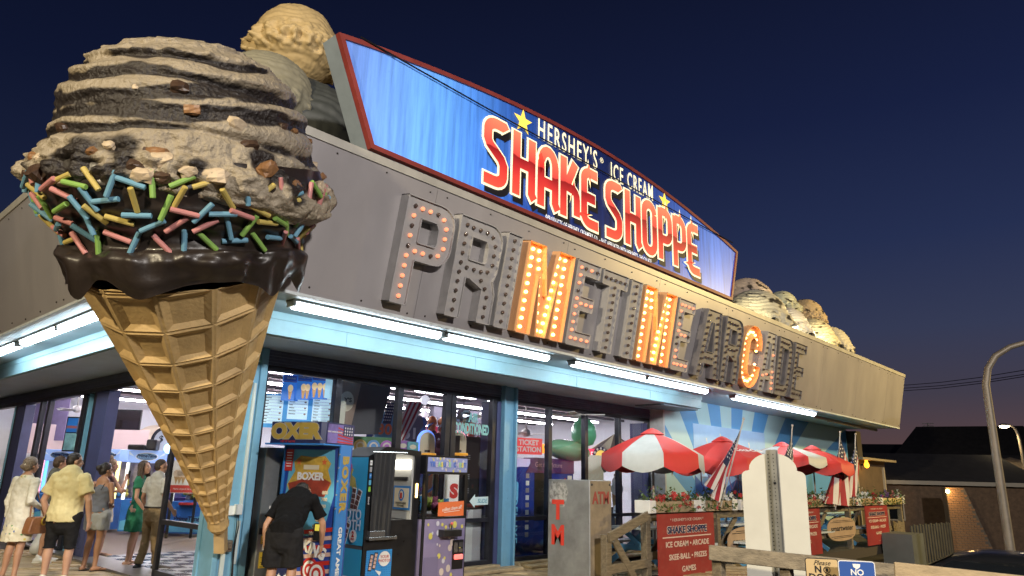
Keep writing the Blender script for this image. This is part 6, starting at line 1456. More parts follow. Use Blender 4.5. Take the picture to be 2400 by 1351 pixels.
for i, c in enumerate(((.6, .10, .05), (.06, .14, .45), (.5, .35, .10), (.07, .25, .5), (.4, .1, .4))):
    q_ = M @ Vector((-.52 + i * .25, -.08, .14)); tt = thing('round_prize', 'round boxed prize %s on the shelf over the photo booth' % ('in red', 'in navy blue', 'in tan', 'in light blue', 'in purple')[i], 'prize', q_, 'round prizes on the shelf')
    Mq = face(q_.x, q_.y, q_.z, 243); decal(Mq, [ell(0, 0, .12)], mat('prize_ring_%d' % i, c, .4, emit=.15), tt, 0, 'disc', .06); decal(Mq, [ell(0, 0, .08)], CREAM, tt, .004, 'disc_face'); decal(Mq, [ell(0, 0, .05)], mat('prize_ring_%d' % i, c, .4), tt, .008, 'disc_centre')
for px, py, lab, c in ((945, 1045, 'purple candy box above the photo booth', (.3, .12, .4)), (968, 1048, 'teal candy box above the photo booth', (.1, .35, .4))):
    p = at(px, py, d=12.6); M = face(p.x, p.y, p.z, 243); tt = thing('candy_box', lab, 'candy box', p); b = MB(); b.box(-.1, .1, -.09, .09, -.12, 0, M); b.build('carton', mat('box_%d' % px, c, .5), tt); decal(M, [ell(0, 0, .06, .04)], CREAM, tt, .003, 'print')
# ceiling fans, globes, mirror ball
def fan(px, py, d, lab):
    p = at(px, py, d=d); t = thing('ceiling_fan', lab, 'ceiling fan', p, 'ceiling fans'); b = MB(); b.tube([p + Vector((0, 0, .1)), (p.x, p.y, 3.9)], .018, 6); b.lathe([(.02, .14), (.10, .10), (.12, .0), (.06, -.06), (0, -.07)], 14, Matrix.Translation(p)); b.build('motor', WHITE, t, smooth=True)
    for k in range(4):
        a = k * PI / 2 + .5; M = Matrix.Translation(p) @ Matrix.Rotation(a, 4, 'Z') @ Matrix.Rotation(.2, 4, 'X'); b = MB(); b.box(.12, .62, -.065, .065, -.005, .005, M); b.build('blade', WHITE, t)
fan(1131, 945, 14.5, 'white ceiling fan nearest the right door of the first window'); fan(1133, 978, 18, 'farther white ceiling fan in the first window'); fan(1350, 972, 15.2, 'white ceiling fan above the green inflatable'); fan(1232, 1018, 18, 'far fan left of the green inflatable'); fan(180, 962, 20, 'ceiling fan seen through the doorway')
for px, py, d, lab in ((996, 938, 13.5, 'near white globe lamp hanging in the middle window'), (996, 971, 16.5, 'far white globe lamp hanging in the middle window')):
    p = at(px, py, d=d); t = thing('globe_lamp', lab, 'lamp', p, 'globe lamps'); b = MB(); b.ball(p, .09, 10, 8); b.build('globe', lit('globe_white', (.9, .85, .95), .9), t, smooth=True); b = MB(); b.tube([p, (p.x, p.y, 3.9)], .008, 5); b.build('cord', WHITE, t)
p = at(1086, 979, d=13.2); t = thing('mirror_ball', 'mirror ball hanging left of the window lettering', 'mirror ball', p); b = MB(); b.ball(p, .17, 16, 12); b.build('ball', mat('mirror_tile', (.7, .7, .75), .12, .95, var=.2, vscale=20), t); b = MB(); b.tube([p, (p.x, p.y, 3.9)], .008, 5); b.build('cord', BLACK, t)
# window lettering and stickers
wl = thing('window_lettering', 'teal AIR CONDITIONED lettering on the right window of the first bay', 'lettering', (4.3, .15, 2.5)); TEAL = mat('teal_letter', (.16, .40, .42), .5, dirt=.2)
pa = at(1110, 981, y=.145); pc = at(1106, 1007, y=.145)
text('AIR', south(pa.x, .148, pa.z), .22, TEAL, wl, bold=.010, sx=.7); text('CONDITIONED', south(pc.x, .148, pc.z), .25, TEAL, wl, bold=.010, sx=.50)
M = south(0, .148, 0)
pa = at(1127, 1175, y=.148); sl = thing('slide_arrow', 'pale arrow sticker reading slide on the right door', 'sticker', pa)
shape('arrow', [[(-.28, 0), (-.15, .12), (-.15, .07), (.22, .08), (.22, -.06), (-.15, -.07), (-.15, -.12)]], south(pa.x, .148, pa.z), mat('sticker_pale', (.6, .75, .75), .5), sl); text('SLIDE', south(pa.x + .03, .143, pa.z), .10, mat('teal_dark', (.05, .3, .42), .5), sl, shear=.2)
# dark cabinet, counter and cup poster behind the right door
b = MB(); b.box(4.35, 5.05, .55, .75, 1.05, 2.30); o = b.build('notice_cabinet', mat('cabinet_black', (.03, .028, .028), .45)); tag(o, 'dark tall cabinet behind the door with the slide arrow', 'cabinet')
Mc = south(4.35, .548, 0)
for z in (1.95, 1.60, 1.35):
    for k in range(3): shape('label', [rrect(.30, z - k * .035, .44, z + .012 - k * .035)], Mc, GREYP, o, z=.003)
t = thing('counter', 'red topped serving counter behind the right door', 'counter', (4.6, .5, 0)); b = MB(); b.box(3.2, 5.02, .36, .54, 1.04, 1.10); b.build('counter_top', mat('counter_red', (.55, .14, .10), .4), t); b = MB(); b.box(3.2, 5.0, .40, .54, .02, 1.04); b.build('counter_front', mat('counter_white', (.55, .53, .55), .5), t)
cpst = thing('cup_poster', "milkshake cup poster on the counter front behind the right door", 'poster', (4.5, .38, .1)); Mp = south(4.34, .385, 0)
decal(Mp, [rrect(-.38, .12, .42, 1.0)], WPRINT, cpst, 0, 'sheet', .006); decal(Mp, [[(-.28, .15), (.16, .15), (.30, .98), (-.38, .98)]], mat('cup_lilac', (.40, .30, .42), .5), cpst, .003, 'cup')
decal(Mp, [[(-.32, .42), (.20, .40), (.22, .52), (-.34, .58)]], RED, cpst, .006, 'red_band'); text('Fresh made shakes', Mp @ Matrix.Translation((-.06, .48, .010)), .05, WPRINT, cpst)
decal(Mp, [ell(0, .76, .2, .13)], WPRINT, cpst, .006, 'badge'); text("HERSHEY'S", Mp @ Matrix.Translation((0, .79, .010)), .075, NAVYP, cpst, bold=.002); text('Ice Cream', Mp @ Matrix.Translation((0, .71, .010)), .065, NAVYP, cpst, shear=.2)
for z in (.3, .9): decal(Mp, [rrect(-.33, z, .22, z + .008)], mat('cup_line', (.2, .14, .22), .5), cpst, .0065, 'cup_line')
M, t = board(1058, 1160, 11.95, .26, .9, 252, WPRINT, 'price_stand', 'white stand with a red S seen through the claw machine glass', 'sign'); text('S', M @ Matrix.Translation((.04, .05, .005)), .30, RED, t, bold=.02)
# ---- second bay
fb = thing('face_booth', 'blue deluxe photo booth with smiling face behind the second window', 'photo booth', (6.4, .9, 0))
b = MB(); b.box(5.55, 7.9, .55, 1.9, .02, 1.78); b.build('body', mat('booth_blue', (.02, .05, .32), .3, coat=.3), fb)
Mb = south(0, .548, 0)
decal(Mb, [rrect(6.62, .75, 7.15, 1.68)], BLACK, fb, .004, 'opening'); b = MB(); b.prism([[(6.35, 1.68), (7.9, 1.68), (7.9, 1.98), (6.6, 1.98)]], Mb @ Matrix.Translation((0, 0, .02)), .3); b.build('canopy', mat('booth_purple', (.12, .04, .14), .4), fb)
b = MB(); b.box(5.55, 6.5, .56, 1.8, 1.79, 1.95); b.build('top_light', lit('booth_top', (.42, .38, .60), .7), fb)
text('Get the Picture', Mb @ Matrix.Translation((7.05, 1.84, .025)), .14, mat('print_pinkish', (.6, .35, .4), .4), fb)
RT = Matrix.Rotation(-PI / 2, 4, 'Z')
text('DELUXE', Mb @ Matrix.Translation((6.04, .78, .005)) @ RT, .22, mat('face_cyan', (.16, .5, .68), .4, emit=.25), fb, bold=.004, spacing=1.1); text('FACE', Mb @ Matrix.Translation((5.80, .78, .005)) @ RT, .28, mat('face_orange', (.75, .35, .10), .4, emit=.25), fb, bold=.006, spacing=1.1)
decal(Mb, [rrect(5.74, 1.15, 6.14, 1.50, .05)], lit('face_tile', (.14, .42, .62), .3), fb, .004, 'face_tile')
for z in (1.26, 1.38): decal(Mb, [rrect(6.0, z, 6.05, z + .05)], WPRINT, fb, .008, 'eye')
decal(Mb, [[(5.90 - .06 * math.sin(PI * k / 8), 1.22 + .22 * k / 8) for k in range(9)] + [(5.87 - .06 * math.sin(PI * k / 8), 1.22 + .22 * k / 8) for k in range(8, -1, -1)]], WPRINT, fb, .008, 'smile')
for i in range(9): decal(Mb, [rrect(6.36, .45 + i * .14, 6.46, .54 + i * .14)], WPRINT if i % 2 else mat('photo_grey', (.35, .3, .3), .5), fb, .004, 'photo')
for x, z in ((5.82, 1.6), (5.98, 1.64), (5.98, 1.56)): decal(Mb, [rrect(x, z, x + .1, z + .07)], CREAM, fb, .004, 'photo')
text('FACE\nPLACE', Mb @ Matrix.Translation((7.45, 1.42, .005)), .12, mat('print_pale', (.62, .68, .78), .35), fb, bold=.003); decal(Mb, [ell(7.62, 1.56, .03)], RED, fb, .004, 'button'); decal(Mb, [rrect(7.7, 1.52, 7.85, 1.64)], WPRINT, fb, .004, 'card')
decal(Mb, [rrect(7.08, 1.26, 7.16, 1.33)], lit('booth_spot', (.8, 1, .4), 4), fb, .008, 'lit_button')
M, t = board(1236, 1046, 14.2, .70, .32, 252, lit('ticket_red', (.7, .06, .06), .6), 'ticket_sign', 'red TICKET STATION sign behind the second window', 'sign'); text('TICKET\nSTATION', M @ Matrix.Translation((.03, 0, .005)), .14, WPRINT, t, bold=.004)
INF = mat('inflatable_green', (.10, .42, .22), .3, coat=.4, emit=.05)
t = thing('inflatable_cactus', 'upright green inflatable cactus leaning on the window bar', 'inflatable toy', (8.0, .6, 2.3)); p = at(1368, 1012, d=15.8)
b = MB(); b.lathe([(.02, -.42), (.24, -.36), (.34, -.15), (.33, .08), (.24, .25), (.12, .36), (.09, .5), (.10, .62), (.05, .70), (0, .71)], 20, Matrix.Translation(p) @ Matrix.Rotation(-.08, 4, 'Y') @ Matrix.Scale(.82, 4)); b.build('body', INF, t, smooth=True)
t = thing('inflatable_float', 'lying pale green inflatable on the blue booth', 'inflatable toy', (7.5, .8, 1.95)); p = at(1330, 1056, d=15.3)
b = MB(); b.ball((0, 0, 0), (.72, .3, .22), 20, 12, Matrix.Translation(p) @ Matrix.Rotation(.08, 4, 'Y')); b.build('body', mat('inflatable_pale', (.22, .50, .30), .25, coat=.4), t, smooth=True)
M, t = board(1270, 1052, 15.5, .5, .2, 252, lit('orange_lamp', (1, .35, .04), 1.6), 'amber_sign', 'glowing amber lamp panel left of the pale inflatable', 'lamp')
t = thing('striped_tent', 'cream and brown striped tent top above the red counter sign', 'tent', (9, 1.5, 2.2)); p = at(1440, 1062, d=17.2)
for k in range(14):
    a0, a1 = 2 * PI * k / 14, 2 * PI * (k + 1) / 14; b = MB(); b.add([p + Vector((0, 0, .45)), p + Vector((.75 * math.cos(a0), .75 * math.sin(a0), 0)), p + Vector((.75 * math.cos(a1), .75 * math.sin(a1), 0))], [(0, 1, 2)]); b.build('tent_gore', CREAM if k % 2 else mat('tent_brown', (.16, .12, .10), .6), t)
M, t = board(1392, 1068, 16.5, .42, .30, 252, lit('score_red', (.8, .05, .12), 1.2), 'score_display', 'glowing pink red score display in the second window', 'display'); text('52', M @ Matrix.Translation((0, 0, .006)), .22, lit('score_pale', (1, .7, .7), 1.2), t)
M, t = board(1408, 1072, 16.4, .1, .1, 252, BLACK, 'round_game_sign', 'round yellow game sign with blue bulbs beside the umbrella', 'sign'); decal(M, [ell(0, 0, .24)], NAVYP, t, .004, 'disc'); decal(M, [ell(0, 0, .16)], lit('disc_yellow', (.8, .55, .12), .8), t, .008, 'disc_face')
for k in range(12): decal(M, [ell(.2 * math.cos(k * PI / 6), .2 * math.sin(k * PI / 6), .03, .03, 8)], WPRINT, t, .010, 'bulb')
M, t = board(1397, 1110, 16.0, .5, .8, 262, WHITE, 'white_panel', 'plain white panel behind the second window, above the ATM cabinet', 'panel')
t = thing('cone_standee', 'flat ice cream cone standee with swirl behind the second window', 'standee', (9.0, .4, 0)); p = at(1446, 1155, d=16.5); M = face(p.x, p.y, p.z, 262)
decal(M, [[(-.18, -.02), (.18, -.02), (.07, -.70), (-.07, -.70)]], mat('standee_cone', (.42, .28, .13), .5, var=.5, vscale=14), t, 0, 'cone'); decal(M, [ell(0, .08, .22, .15)], WPRINT, t, .006, 'swirl'); decal(M, [ell(0, .24, .17, .13)], WPRINT, t, .008, 'swirl'); decal(M, [ell(0, .38, .10, .11)], WPRINT, t, .010, 'swirl'); decal(M, [ell(0, -.42, .14, .17)], lit('standee_badge', (.6, .7, .8), .3), t, .006, 'badge'); text("Hershey's", M @ Matrix.Translation((0, -.40, .01)), .07, NAVYP, t)
for i in range(7): decal(M, [ell(random.uniform(-.12, .12), random.uniform(.05, .4), .02, .035, 8)], mat('print_brown', (.14, .06, .05), .4), t, .013, 'chip')
b = MB(); b.box(8.2, 10.0, .9, 1.6, .02, .95); o = b.build('dark_counter', mat('dark_counter', (.05, .05, .06), .4)); tag(o, 'dark counter low behind the second window', 'counter')
b = MB(); b.box(9.0, 12.5, 6.5, 6.7, .02, 3.5); o = b.build('partition_wall', mat('partition_dark', (.06, .055, .08), .7)); tag(o, 'dark partition wall deep behind the second window', 'partition')
# rows of game cabinets filling the hall
ROWC = [(.10, .05, .25), (.30, .05, .08), (.04, .12, .35), (.08, .25, .12), (.35, .20, .05), (.05, .05, .08)]
k = 0
for x, y in ((3.6, 6.0), (4.6, 6.1), (5.7, 6.0), (6.8, 6.2), (7.8, 6.0), (5.0, 9.6), (6.2, 9.6), (7.4, 9.7), (8.6, 9.6), (6.9, 3.4), (8.0, 3.6), (9.2, 3.5), (3.2, 9.8), (10.3, 4.2), (11.2, 4.4)):
    M = face(x, y, .016, 255); t = thing('game_cabinet', '%s game cabinet with %s screen deep inside the hall' % (('violet', 'maroon', 'blue', 'green', 'brown', 'black')[k % 6], ('blue', 'pink', 'green', 'amber', 'white')[k % 5]), 'arcade machine', (x, y, .016), 'game cabinets inside the hall')
    c = ROWC[k % 6]; b = MB(); b.prism([[(0, 0), (.55, 0), (.7, .85), (.45, 1.0), (.35, 1.45), (.55, 1.5), (.55, 1.8), (0, 1.8)]], M @ fr((-.4, 0, -.5), (0, 0, 1), (0, 1, 0)), .8); b.build('body', mat('cab_%d' % (k % 6), c, .4, var=.2), t)
    Ms = M @ Matrix.Translation((0, 0, -.06)); decal(Ms, [rrect(-.33, 1.08, .33, 1.42)], lit('cab_screen_%d' % (k % 5), ((.2, .5, .9), (.9, .4, .6), (.4, .8, .5), (.9, .7, .3), (.8, .8, .8))[k % 5], 1.0), t, 0, 'screen'); decal(M @ Matrix.Translation((0, 0, .06)), [rrect(-.38, 1.53, .38, 1.77)], lit('cab_top_%d' % (k % 3), ((.6, .3, .9), (.2, .6, .9), (.9, .5, .2))[k % 3], .9), t, 0, 'marquee'); k += 1

# ================================================================ houses beyond the car park
DKR = mat('shingle_dark', (.030, .028, .028), .9, var=.4, vscale=3); SID = mat('siding_dull', (.16, .13, .10), .8, var=.15); BRK = mat('brick_brown', (.26, .15, .08), .85, var=.3, vscale=6); TRIM = mat('trim_pale', (.35, .32, .27), .7)
def house(nm, lab, c, w, dp, ang, ze, zr, wallm, wins=(), zb=-1.25, hip=.0, over=.35):
    """gabled house: c = centre of its front foot, front w wide along X, ridge along X"""
    M = face(c[0], c[1], 0, ang); t = thing(nm, lab, 'house', (c[0], c[1], zb), 'houses beyond the car park')
    b = MB(); b.box(-w / 2, w / 2, zb, ze, -dp, 0, M); b.build('wall', wallm, t)
    A = [(-w / 2 - over, ze - .05, over), (w / 2 + over, ze - .05, over), (w / 2 + over, ze - .05, -dp - over), (-w / 2 - over, ze - .05, -dp - over), (-w / 2 - over + hip, zr, -dp / 2), (w / 2 + over - hip, zr, -dp / 2)]
    b = MB(); b.add([M @ Vector(v) for v in A], [(0, 1, 5, 4), (2, 3, 4, 5), (1, 2, 5), (3, 0, 4), (0, 3, 2, 1)]); b.build('roof', DKR, t)
    b = MB(); b.box(-w / 2 - over, w / 2 + over, ze - .22, ze - .06, over - .02, over + .02, M); b.build('fascia_board', TRIM, t)
    for x, z, ww, hh in wins:
        b = MB(); b.box(x - ww / 2, x + ww / 2, z, z + hh, .0, .05, M); f = b.build('window', TRIM, t); b = MB(); b.box(x - ww / 2 + .06, x + ww / 2 - .06, z + .06, z + hh - .06, .04, .055, M); b.build('pane', mat('dark_pane', (.01, .012, .015), .1), f)
    return M, t
pA = at(2195, 1330, d=29); MH, hA = house('brick_house', 'low brick house with lamp lit corner beyond the fence', (pA.x, pA.y), 8.5, 7, 215, 1.9, 3.1, mat('brick_unlit_tone', (.13, .085, .055), .85, var=.3, vscale=6), ((-1.5, .2, 1.0, 1.0), ))  # same brick as the lit end; its unlit darkness is put into the colour
# lit brick return: single bricks
bp_ = at(2226, 1145, d=27.3); bm_ = MB()
Mw = face(bp_.x, bp_.y, 0, 222)
wl_ = thing('brick_wall', 'lamp lit sloping brick wall end of the low house', 'wall', (bp_.x, bp_.y, -1.25))
b = MB(); b.prism([[(-.15, -1.25), (1.55, -1.25), (.55, 1.6), (-.15, 1.6)]], Mw, .3); b.build('mortar_core', mat('mortar', (.13, .11, .09), .9), wl_)
src = None; nb_ = 0
for r_ in range(33):
    z = -1.2 + r_ * .085; xr = 1.55 - (z + 1.25) / 2.85 * 1.0; x = -.14 - (.11 if r_ % 2 else 0)
    while x + .2 < xr and nb_ < 298:
        x0 = max(x, -.14)
        if x0 + .08 < x + .205:
            if src is None: q_ = MB(); q_.box(0, .205, 0, .068, 0, .014); src = q_.build('brick', BRK, wl_); src.matrix_basis = Mw @ Matrix.Translation((x0, z, .001))
            else: inst(src, Mw @ Matrix.Translation((x0, z, .001)) @ Matrix.Diagonal(((x + .205 - x0) / .205, 1, random.uniform(.7, 1.3), 1)), wl_)
            nb_ += 1
        x += .222
pl_ = at(2221, 1152, d=27.2); t = thing('wall_lamp', 'warm lamp under the eaves of the low brick house', 'lamp', pl_, 'house lamps'); b = MB(); b.ball(pl_, .07, 10, 7); b.build('globe', lit('house_lamp', (1, .62, .25), 30), t); lamp('wall_lamp_light', pl_ + Vector((-.25, -.2, -.05)), pl_ + Vector((.1, 0, -2)), 26, (1, .58, .2), .06, 'POINT')
pB = at(2330, 1330, d=46); house('gabled_house', 'dark gabled house rising behind the near lamp pole', (pB.x, pB.y), 11, 9, 195, 2.8, 6.0, SID, ((-2.5, .3, 1.2, 1.3), (.5, .3, 1.2, 1.3), (3.0, .3, 1.0, 1.3)), hip=2.5)
pC = at(2130, 1330, d=52); MHc, hC = house('long_house', 'long dark house with chimney at the far end of the building', (pC.x, pC.y), 16, 8, 200, 3.2, 4.9, mat('siding_dark', (.10, .085, .07), .8), ((1.0, .5, 1.2, 1.2), (4.0, .5, 1.2, 1.2)))
b = MB(); b.box(2.4, 3.4, 4.2, 5.7, -4.5, -3.6, MHc); b.build('chimney', BRK, hC); b = MB(); b.tube([MHc @ Vector((2.9, 5.7, -4)), MHc @ Vector((2.9, 6.6, -4))], .05, 5)
for q_ in (6.1, 6.35, 6.55): b.bar(MHc @ Vector((2.5, q_, -4)), MHc @ Vector((3.3, q_, -4)), .05, .05)
b.build('aerial', BLACK, hC)
b = MB(); b.lathe([(1.0, 4.4), (.9, 5.0), (.3, 5.4), (.28, 5.9), (.05, 6.0)], 10, Matrix.Translation(MHc @ Vector((-3.2, 0, -4)))); b.build('roof_turret', DKR, hC)
pD = at(2400, 1330, d=60); house('far_house', 'flat looking dark house at the right picture edge', (pD.x, pD.y), 18, 9, 200, 3.6, 4.9, mat('siding_dark', (.10, .085, .07), .8), ((-3, .5, 1.2, 1.2), (2, .5, 1.2, 1.2)))
pE = at(2318, 1330, d=36); MHe, hE = house('porch_house', 'small house with round shingled bay beside the near lamp pole', (pE.x, pE.y), 5, 5, 205, 2.2, 3.4, SID, ((-1.2, .2, .9, 1.1), (1.0, -.6, 1.6, 1.0)))
b = MB(); b.lathe([(1.0, 0.8), (1.1, 2.6), (.9, 2.9), (0, 3.2)], 14, Matrix.Translation(MHe @ Vector((1.6, 0, .2)))); b.build('round_bay', mat('shingle_tan', (.18, .14, .10), .9, var=.3), hE)
p = at(2315, 1125, d=35); t = thing('wall_lamp', 'tiny white lamp on the round bay of the small house', 'lamp', p, 'house lamps'); b = MB(); b.ball(p, .06, 8, 6); b.build('globe', lit('house_lamp_white', (1, .85, .75), 12), t)
# roof end skylight slab
p = at(2125, 1110, d=26); 
# shed end of the building with orange lamp
sh = thing('side_shed', 'dark shed with pale eave board beyond the mural wall', 'shed', (24.5, .5, 0))
b = MB(); b.box(23.2, 27.0, -.35, 3.0, -.3, 2.5); b.build('wall', mat('shed_brown', (.10, .07, .045), .8, var=.2), sh)
b = MB(); b.box(23.1, 27.2, -.75, 3.0, 2.5, 2.58); b.build('eave', mat('eave_pale', (.30, .25, .17), .6), sh); b = MB(); b.box(23.1, 23.6, -.6, 3, 2.58, 3.5); b.build('gable', mat('shed_brown2', (.05, .04, .03), .8), sh)
b = MB(); b.box(26.6, 26.7, -.42, -.35, -.3, 2.3); b.build('door_trim', TRIM, sh)
b = MB(); b.box(23.4, 23.5, -.42, -.35, -.3, 2.3); b.build('door_trim', TRIM, sh)
p = at(2031, 1090, y=-.55); t = thing('amber_lamp', 'small amber lamp on the dark shed beyond the flags', 'lamp', p); b = MB(); b.ball(p, (.09, .09, .12), 10, 7); b.ball(p + Vector((0, 0, .14)), .06, 8, 6); b.build('globe', lit('amber', (1, .36, .02), 3.5), t); b = MB(); b.box(p.x - .03, p.x + .03, p.y, -.35, p.z - .03, p.z + .03); b.build('bracket', BLACK, t); lamp('amber_light', p + Vector((0, -.15, -.1)), p + Vector((0, 0, -1)), 5, (1, .5, .1), .05, 'POINT')
# timber fence and boxes below the boardwalk end
p = at(2145, 1300, d=21); t = thing('board_fence', 'grey upright board fence between patio and brick house', 'fence', p)
q0 = at(2142, 1290, d=23); q1 = at(2232, 1290, d=25.5); src = None
for i in range(15):
    c = q0.lerp(q1, i / 14); b = MB(); b.box(c.x - .1, c.x + .1, c.y - .015, c.y + .015, -1.25, .35 + .03 * (i % 2)); b.build('fence_board', mat('fence_grey', (.05, .05, .05), .85, var=.3), t)
b = MB(); p = at(2118, 1280, d=20.5); b.box(p.x - .6, p.x + .6, p.y - .4, p.y + .4, -1.25, .28); o = b.build('utility_box', mat('utility_grey', (.10, .11, .11), .5, var=.1)); tag(o, 'grey utility box at the end of the patio fence', 'utility box')
# bushes beside the lamp pole
def bush(p, r, lab):
    t = thing('bush', lab, 'bush', p, 'bushes by the lamp pole'); b = MB(); p = Vector(p)
    for i in range(900):
        d = Vector((random.gauss(0, 1), random.gauss(0, 1), abs(random.gauss(0, 1)) * .9)).normalized() * r * random.uniform(.55, 1.05); c = p + d
        u = Vector((random.gauss(0, 1), random.gauss(0, 1), random.gauss(0, 1))).normalized(); w = u.cross(Vector((.3, .2, 1))).normalized(); s = random.uniform(.05, .1); b.add([c - u * s, c + w * s * .5, c + u * s, c - w * s * .5], [(0, 1, 2, 3)])
    o = b.build('foliage', LEAF[0], t); o['kind'] = 'stuff'; b = MB(); b.tube([(p.x, p.y, -1.25), p + Vector((0, 0, r * .6))], [.06, .02], 6); b.build('stem', mat('bark', (.06, .045, .03), .9), t)
p = at(2395, 1290, d=17); bush((p.x, p.y, -1.1), 1.0, 'bush right of the near lamp pole'); p = at(2350, 1300, d=20); bush((p.x, p.y, -1.1), .8, 'bush behind the near lamp pole')
# ================================================================ people
def sweep(mb, pts, rad, side=(1, 0, 0), n=12, flat0=False, flat1=False):
    """rounded tapered limb through pts; rad = (a, b) half widths along side / across"""
    pts = [Vector(p) for p in pts]; k = len(pts); R = []; sd0 = Vector(side)
    rad = [(r, r) if not isinstance(r, tuple) else r for r in rad]
    def ringat(p, d, a, b_):
        s_ = sd0 - d * sd0.dot(d)
        if s_.length < .05: s_ = Vector((0, 1, 0)) - d * d.y
        s_.normalize(); w = d.cross(s_); return [p + s_ * (a * math.cos(2 * PI * j / n)) + w * (b_ * math.sin(2 * PI * j / n)) for j in range(n)]
    for i, p in enumerate(pts):
        d = (pts[min(i + 1, k - 1)] - pts[max(i - 1, 0)]).normalized(); a, b_ = rad[i]
        if i == 0 and not flat0:
            for t in (.25, .65, .92): R.append(ringat(p - d * max(a, b_) * (1 - t * t) ** .5 * .9, d, a * t, b_ * t))
        R.append(ringat(p, d, a, b_))
        if i == k - 1 and not flat1:
            for t in (.92, .65, .25): R.append(ringat(p + d * max(a, b_) * (1 - t * t) ** .5 * .9, d, a * t, b_ * t))
    mb.rings(R)
def solid(mb, name, m, parent, voxel=.010, smooth=4, M=None, fold=0.0):
    """melt the collected shapes into one continuous skin"""
    me = bpy.data.meshes.new(name); me.from_pydata([tuple(v) for v in mb.v], [], mb.f)
    bm = bmesh.new(); bm.from_mesh(me); bmesh.ops.recalc_face_normals(bm, faces=bm.faces); bm.to_mesh(me); bm.free()
    o = bpy.data.objects.new('tmp', me); COL.objects.link(o)
    r = o.modifiers.new('r', 'REMESH'); r.mode = 'VOXEL'; r.voxel_size = voxel; r.adaptivity = 0.0
    if smooth: q = o.modifiers.new('s', 'SMOOTH'); q.factor = .5; q.iterations = smooth
    if fold:
        for ns, st in ((.16, fold * 3.2), (.07, fold * 1.8)) if fold > .008 else ((.02, fold * 2.4),):
            tx = bpy.data.textures.new('tmp', 'CLOUDS'); tx.noise_scale = ns; q = o.modifiers.new('d', 'DISPLACE'); q.texture = tx; q.strength = st; q.mid_level = .5
    dg = bpy.context.evaluated_depsgraph_get(); me2 = bpy.data.meshes.new_from_object(o.evaluated_get(dg)); bpy.data.objects.remove(o); bpy.data.meshes.remove(me)
    me2.name = name
    if M: me2.transform(M)
    me2.materials.clear(); me2.materials.append(m)
    for p in me2.polygons: p.use_smooth = True
    return link(name, me2, parent)
SKIN = {k: mat('skin_' + k, c, .5, var=.08, vscale=6) for k, c in (('fair', (.50, .29, .20)), ('mid', (.42, .23, .145)), ('tan', (.34, .175, .10)))}
def fabric(nm, c, **k): return mat(nm, c, .85, var=k.pop('var', .12), vscale=k.pop('vscale', 5), bump=.25, bscale=k.pop('bscale', 22), **k)
